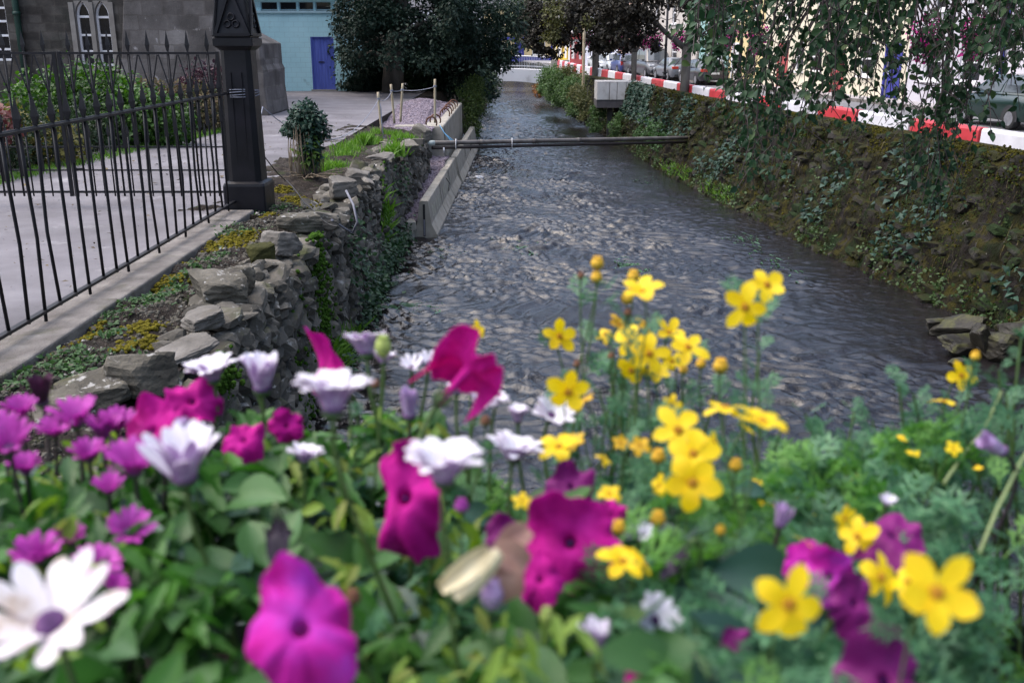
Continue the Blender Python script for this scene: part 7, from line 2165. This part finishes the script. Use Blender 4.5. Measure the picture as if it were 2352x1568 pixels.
petunia(2035, 1560, 215, 'dark magenta petunia at the bottom edge on the right', (0, -.6, .75), top=m_mdk, droop=.2, t=.5)
petunia(1605, 1562, 90, 'magenta petunia at the bottom edge beside an orange bud', (0, -.5, .8), droop=.2, t=.55)
petunia(1475, 1562, 90, 'magenta petunia at the bottom edge left of the orange bud', (0, -.6, .75), droop=.2, t=.56)
petunia(640, 1230, 125, 'wilted blackish petunia hanging in the green leaves at left', (.1, -.4, -.75), top=m_wilt, bot=m_wilt, droop=.5, open_=.4, ruffle=.2)
petunia(1555, 1290, 100, 'wilted dark petunia among the feathery leaves at centre', (-.5, -.4, -.6), top=m_wilt, bot=m_wilt, droop=.5, open_=.4, ruffle=.2)
# yellow flowers
Y_ = bidens
Y_(1762, 655, 92, 'topmost yellow flower of the tall pair over the dark water', (.15, -.75, .55))
Y_(1712, 705, 104, 'lower yellow flower of the tall pair over the dark water', (-.2, -.8, .1))
Y_(1478, 672, 96, 'yellow flower seen from the side, upper centre, with one raised petal', (-.3, -.3, .9), fold=30)
Y_(1285, 772, 76, 'yellow flower standing alone at the left of the yellow group', (.1, -.85, .3))
Y_(1390, 768, 46, 'small yellow flower between the lone one and the tight cluster', (-.3, -.5, .7))
Y_(1448, 785, 84, 'left flower of the tight yellow cluster over the water', (-.4, -.7, .4))
Y_(1492, 812, 90, 'middle yellow flower of the tight cluster, facing us', (0, -.9, .35))
Y_(1537, 765, 76, 'upright yellow flower at the top right of the tight cluster', (.3, -.5, .8), fold=35)
Y_(1580, 798, 92, 'bright yellow flower right of the tight cluster, petals spread flat', (.1, -.55, .85))
Y_(1450, 850, 76, 'yellow flower hanging below the tight cluster', (-.2, -.7, -.1))
Y_(1305, 900, 98, 'yellow flower behind the small white daisy', (.1, -.9, .1))
Y_(1285, 1028, 98, 'yellow flower beside the tilted flat white daisy', (-.1, -.3, .9), fold=35)
Y_(1385, 1055, 42, 'small edge-on yellow flower below the small white daisy', (.6, -.3, .6))
Y_(1665, 936, 106, 'yellow flower seen edge-on like a flat line right of centre', (.05, .25, 1), fold=2)
Y_(1752, 968, 122, 'spreading yellow flower right of the edge-on one', (.1, .0, 1), fold=14)
Y_(1558, 988, 122, 'upper flower of the biggest yellow cluster', (-.1, -.7, .7), t=.74)
Y_(1592, 1042, 116, 'middle yellow flower of the biggest cluster', (.05, -.75, .6), t=.70)
Y_(1590, 1108, 132, 'lowest yellow flower of the biggest cluster, facing us with orange centre', (0, -.92, .35), t=.66)
Y_(1640, 1015, 50, 'yellow petalled flower poking out right of the biggest cluster', (.6, -.4, .6))
Y_(1470, 1022, 50, 'little yellow flower left of the biggest cluster', (-.2, -.6, .6))
Y_(1515, 1115, 52, 'fading yellow flower tucked under the biggest cluster on the left', (-.5, -.6, .4))
Y_(2208, 862, 64, 'yellow flower standing at right over the fallen slabs', (.1, -.9, .35))
Y_(2168, 922, 66, 'yellow flower seen from below, left of the one by the slabs', (0, .2, 1), fold=10)
Y_(2190, 1030, 38, 'tiny yellow flower in the leaves at right', (.1, -.6, .7))
Y_(1198, 1150, 42, 'tiny yellow flower right of the big flat white daisy', (0, -.6, .7))
Y_(1400, 1135, 66, 'yellow flower over the half-hidden magenta petunia', (.1, -.2, .9), fold=30)
Y_(1430, 1290, 112, 'yellow flower right of the open-faced magenta petunia', (.1, -.25, .95), fold=20)
Y_(1812, 1385, 170, 'big yellow star flower with long petals, lower right', (-.1, -.95, .25), npet=5)
Y_(2150, 1360, 195, 'largest yellow flower with orange centre, lower right', (.05, -.85, .5), npet=5)
Y_(2022, 1325, 125, 'yellow flower just left of the largest one, turned to the right', (.6, -.6, .45))
Y_(1970, 1232, 96, 'yellow flower in front of the dark magenta petunia', (-.5, -.6, .5))
Y_(1862, 1262, 105, 'folded yellow flower seen edge-on above the big star flower', (.75, .2, .7), fold=20)
Y_(1095, 760, 46, 'yellow flower peeping out right of the highest magenta petunia', (.5, -.5, .6), fold=30)
for a in ((1420, 745, 56, 'yellow flower at the upper left of the tight cluster'), (1510, 850, 60, 'yellow flower low in the tight cluster, half turned away'), (1545, 830, 50, 'small yellow flower between the tight cluster and the bright flat one'), (1480, 745, 52, 'yellow flower at the very top of the tight cluster'),
          (1345, 920, 50, 'small yellow flower right of the one behind the small daisy'), (1545, 930, 52, 'small upright yellow flower above the biggest cluster'), (1710, 985, 54, 'pale yellow flower under the spreading one'), (1425, 1015, 40, 'little yellow flower near the edge-on one at centre'), (1480, 1295, 56, 'yellow flower half behind the one right of the open-faced petunia'),
          (2085, 1335, 90, 'yellow petals half hidden behind the largest yellow flower'), (1940, 1190, 60, 'yellow petal rising above the dark magenta petunia'), (1320, 1015, 60, 'second yellow flower beside the tilted flat white daisy')):
    rr = random.Random(a[0]); Y_(a[0], a[1], a[2], a[3], (rr.uniform(-.6, .6), rr.uniform(-.9, .1), rr.uniform(.2, .9)), fold=rr.uniform(0, 30))
daisy(880, 835, 70, 'small lilac-backed white daisy behind the cream-green bud', 60, 10, (.1, .3, 1))
daisy(585, 850, 84, 'white daisy peeping above the tall half-closed one', 60, -5, (-.1, .1, 1))
daisy(1050, 905, 66, 'small white daisy under the highest magenta petunia', 56, 0, (.1, .2, 1))
daisy(1140, 925, 60, 'white daisy petals beside the half-hidden white daisy', 50, 0, (.3, .0, 1))
# buds
for a in ((1372, 608, 36, 'opening yellow bud, highest of all the flowers', m_budy, 1.0), (1370, 640, 32, 'orange bud just below the highest bud', m_budy, 1.0), (1334, 635, 20, 'brown seed head left of the highest buds', m_budb, 1.0), (1455, 638, 34, 'yellow bud above the raised-petal flower', m_budy, 1.0),
          (1440, 688, 34, 'orange bud left of the raised-petal flower', m_budy, 1.0), (1442, 720, 22, 'brown seed head above the tight yellow cluster', m_budb, 1.0), (1655, 845, 42, 'half-open yellow bud on the right of the small bud row', m_budy, .92), (1610, 838, 28, 'round orange bud in the middle of the small bud row', m_budy, .95), (1570, 852, 24, 'small orange bud at the left of the small bud row', m_budy, .97),
          (1403, 820, 20, 'dark brown seed head below the tight cluster', m_budb, 1.0), (1325, 838, 20, 'brownish bud above the flower behind the small daisy', m_budb, 1.0), (1512, 1052, 40, 'round orange seed head left of the lowest big cluster flower', m_budy, .8), (1690, 1072, 36, 'round orange seed head right of the biggest cluster', m_budy, .82), (1655, 1220, 28, 'orange seed head below the biggest cluster on the right', m_budy, .75),
          (1510, 1195, 44, 'large orange seed head under the biggest cluster', m_budy, .7), (1420, 1215, 40, 'orange seed head above the right-hand magenta lobe', m_budy, .75), (1538, 1535, 54, 'orange bud at the bottom edge between two magenta petunias', m_budy, .55), (2240, 820, 26, 'yellow bud above the fallen slabs flower', m_budy, .95), (1838, 1265, 26, 'orange bud left of the folded yellow flower', m_budy, .7),
          (1255, 1418, 38, 'pale green bud below the dried petal', m_budg, .6), (880, 800, 44, 'cream-green bud right of the side-on white daisy', m_budg, .85), (862, 885, 26, 'brown and white bud under the side-on daisy', m_budb, .9), (800, 888, 26, 'rust-brown bud left under the side-on daisy', m_budb, .9), (1115, 970, 30, 'brown withered head under the half-hidden white daisy', m_budb, .95), (810, 1375, 46, 'dull brown seed head beside the large magenta petunia', m_budb, .58),
          (420, 995, 52, 'grey-lilac closed bud in front of the broad magenta petunia', m_wbot, .75), (1060, 1165, 40, 'round lilac bud under the big flat white daisy', m_pbot, .65), (1130, 1370, 62, 'lilac-grey closing bud below the dried petal', m_wbot, .56)):
    bud(a[0], a[1], a[2], a[3], a[4], a[5], tall=1.4 if a[4] in (m_wbot, m_budg) else 1.0)
# tiny yellow specks of flowers deep in the feathery leaves
r = np.random.default_rng(640); mb = MB()
for (u, v) in ((1960, 1100), (1975, 1128), (1990, 1135), (1950, 1148), (2080, 1010), (2100, 1045), (1925, 1190), (1880, 1190), (1740, 1110), (1760, 1160), (2010, 1105), (2235, 1075), (1050, 1062), (205, 1140), (1700, 1180), (1830, 1150)):
    p = atT(u, v, .9)
    for k in range(4):
        a = r.uniform(0, 6); mb.scatter(LEAF4[0], LEAF4[1], frames_yz(np.array([[cos(a), sin(a), .3]]), np.array([[0, -.5, .8]])), p[None], np.array([.009]))
tag(mb.build('yellow_florets', m_ytop), 'tiny yellow florets sprinkled in the feathery leaves', 'florets', kind='stuff')

# dried straw-coloured petal
p = atT(1095, 1310, .56)
dr = thing('dried_flower', p - (0, 0, .05), 'shrivelled straw-coloured flower folded over a stem below the big white daisy', 'dried flower')
m_dry = M('straw_petal', [(.42, .33, .16), (.66, .58, .36), (.78, .72, .52)], 60, .5, trans=.2, stretch=(1, 1, .3)); m_dry2 = M('pinkish_dry_petal', [(.22, .11, .10), (.36, .20, .15), (.40, .26, .20)], 60, .6, trans=.2)
def fold_petal(a, b, w, nrm, name, m, th=.35):
    a, b = atT(*a), atT(*b); d = b - a; L = np.linalg.norm(d); nrm = np.asarray(nrm, float); side = np.cross(d, nrm); side /= np.linalg.norm(side); up = np.cross(side, d); up /= np.linalg.norm(up)
    rows = []
    for i in range(9):
        s = i / 8; hw = w * (.35 + .65 * sin(pi * (.12 + .76 * s)))
        rows.append([a + d * s + side * hw * g_ + up * (th * hw * abs(g_) + .12 * L * sin(pi * s)) for g_ in (-1, -.5, -.08, .08, .5, 1)])
    P = np.array(rows); mb = MB(); mb.grid(P, 0, True); mb.grid((P - up * .0008)[:, ::-1], 0, True); mb.build(name, m, dr)
fold_petal((1125, 1262, .56), (1010, 1352, .55), .0065, (0, -.8, .4), 'petal', m_dry, .9)
fold_petal((1150, 1268, .555), (1050, 1378, .545), .006, (.3, -.8, .4), 'petal', m_dry, -.7)
fold_petal((1130, 1258, .57), (1210, 1300, .57), .009, (0, -.7, .6), 'petal', m_dry2, .6)
fold_petal((1150, 1260, .575), (1215, 1215, .58), .008, (0, -.7, .6), 'petal', m_dry2, .5)
fold_petal((1140, 1290, .565), (1175, 1375, .565), .011, (.2, -.9, .2), 'petal', m_dry2, .3)

# upright sprigs rising above the mass
SPR = [(1745, 810, .98), (1850, 950, .98), (1962, 945, .95), (2003, 965, .95), (2065, 885, .98), (2098, 905, .96), (2150, 1010, .9), (2120, 960, 1.0), (2295, 850, .98), (2345, 780, .95), (2310, 900, .92), (2260, 960, .95), (1795, 985, .95), (1700, 960, 1.0), (1425, 880, 1.02), (1378, 905, 1.0), (1500, 955, .98),
       (1640, 905, 1.0), (2200, 935, .96), (2230, 1000, .9), (2330, 960, .9), (1900, 1010, .92), (1570, 900, 1.0), (1350, 990, .98), (1320, 1060, .95), (1250, 1075, .95), (1460, 1000, .96), (2050, 1000, .93), (1980, 1030, .9), (2280, 1040, .85), (1620, 1000, .95), (1410, 800, 1.02), (1470, 760, 1.0)]
sp = MB(); TPf, TDf, TSf = [], [], []
r = np.random.default_rng(620)
for (u, v, Y) in SPR:
    tip = atY(u, v, Y)
    base = np.array([tip[0] + r.normal(0, .05), min(.95, Y - .03 + r.normal(0, .03)), E - .66])
    pts = [base, base * .55 + tip * .45 + (r.normal(0, .012), 0, .01), base * .2 + tip * .8 + (r.normal(0, .008), 0, 0), tip]
    sp.tube(pts, [.0022, .002, .0016, .0012], 5, cap=False)
    P = np.array(pts)
    for k in np.arange(.5, 1.01, .10):
        kk = k * 3; i = min(2, int(kk)); p = P[i] + (P[i + 1] - P[i]) * (kk - i)
        for s in range(2):
            a = r.uniform(0, 2 * pi)
            TPf.append(p); TDf.append((cos(a), sin(a), .9)); TSf.append(r.uniform(.028, .05) * (1.15 - .5 * k))
for Q in STEMS:
    for k in r.uniform(2, 13, 5):
        i = int(k); p = Q[i] + (Q[i + 1] - Q[i]) * (k - i); a = r.uniform(0, 2 * pi)
        TPf.append(p); TDf.append((cos(a), sin(a), 1.0)); TSf.append(r.uniform(.022, .045))
sp.build('sprig_stems', m_stem)
o = bpy.data.objects['sprig_stems']; tag(o, 'thin green stems rising above the feathery leaves', 'stems', kind='stuff')
TPf, TDf, TSf = np.array(TPf), np.array(TDf), np.array(TSf)
mb = MB(); kk = r.integers(0, 6, len(TPf)); RR = frames_yz(TDf, np.tile([0, -.2, 1.0], (len(TPf), 1)) + r.normal(size=TPf.shape) * .3)
for i in range(6):
    s = kk == i; mb.scatter(FERN[i][0], FERN[i][1], RR[s], TPf[s], TSf[s])
tag(mb.build('sprig_leaves', m_fl), 'small feathery leaves on the thin stems above the trough', 'foliage', kind='stuff')
# ------------------------------------------------------------------ camera, light, world
cam = bpy.data.cameras.new('camera')
co = bpy.data.objects.new('camera', cam); COL.objects.link(co)
co.location = (0, 0, E)
co.rotation_euler = (radians(90) - PITCH, 0, 0)
cam.sensor_width = 36; cam.lens = 36 * FPX / 2352
cam.clip_start = .05; cam.clip_end = 2000
cam.dof.use_dof = True; cam.dof.focus_distance = 13.0; cam.dof.aperture_fstop = 6.2; cam.dof.aperture_blades = 7
scene.camera = co

EL, AZ = radians(62), radians(278)      # sun elevation, compass azimuth from +Y clockwise
w = bpy.data.worlds.new('World'); scene.world = w; w.use_nodes = True
nt = w.node_tree
sky = nt.nodes.new('ShaderNodeTexSky'); sky.sky_type = 'NISHITA'; sky.sun_disc = False
sky.sun_elevation = EL; sky.sun_rotation = AZ
sky.air_density = 1.0; sky.dust_density = 4.5; sky.ozone_density = 1.0
nt.links.new(sky.outputs[0], nt.nodes['Background'].inputs[0])
nt.nodes['Background'].inputs[1].default_value = .13
sl = bpy.data.lights.new('sun', 'SUN'); sl.energy = 1.5; sl.angle = radians(100); sl.color = (.95, .955, 1.0)
so = bpy.data.objects.new('sun', sl); COL.objects.link(so)
sd = Vector((sin(AZ) * cos(EL), cos(AZ) * cos(EL), sin(EL)))
so.rotation_euler = sd.to_track_quat('Z', 'Y').to_euler()
scene.view_settings.view_transform = 'Standard'; scene.view_settings.look = 'None'
scene.view_settings.exposure = 1.2; scene.view_settings.gamma = 1.0
scene.cycles.max_bounces = 6; scene.cycles.transparent_max_bounces = 4
scene.cycles.use_denoising = True
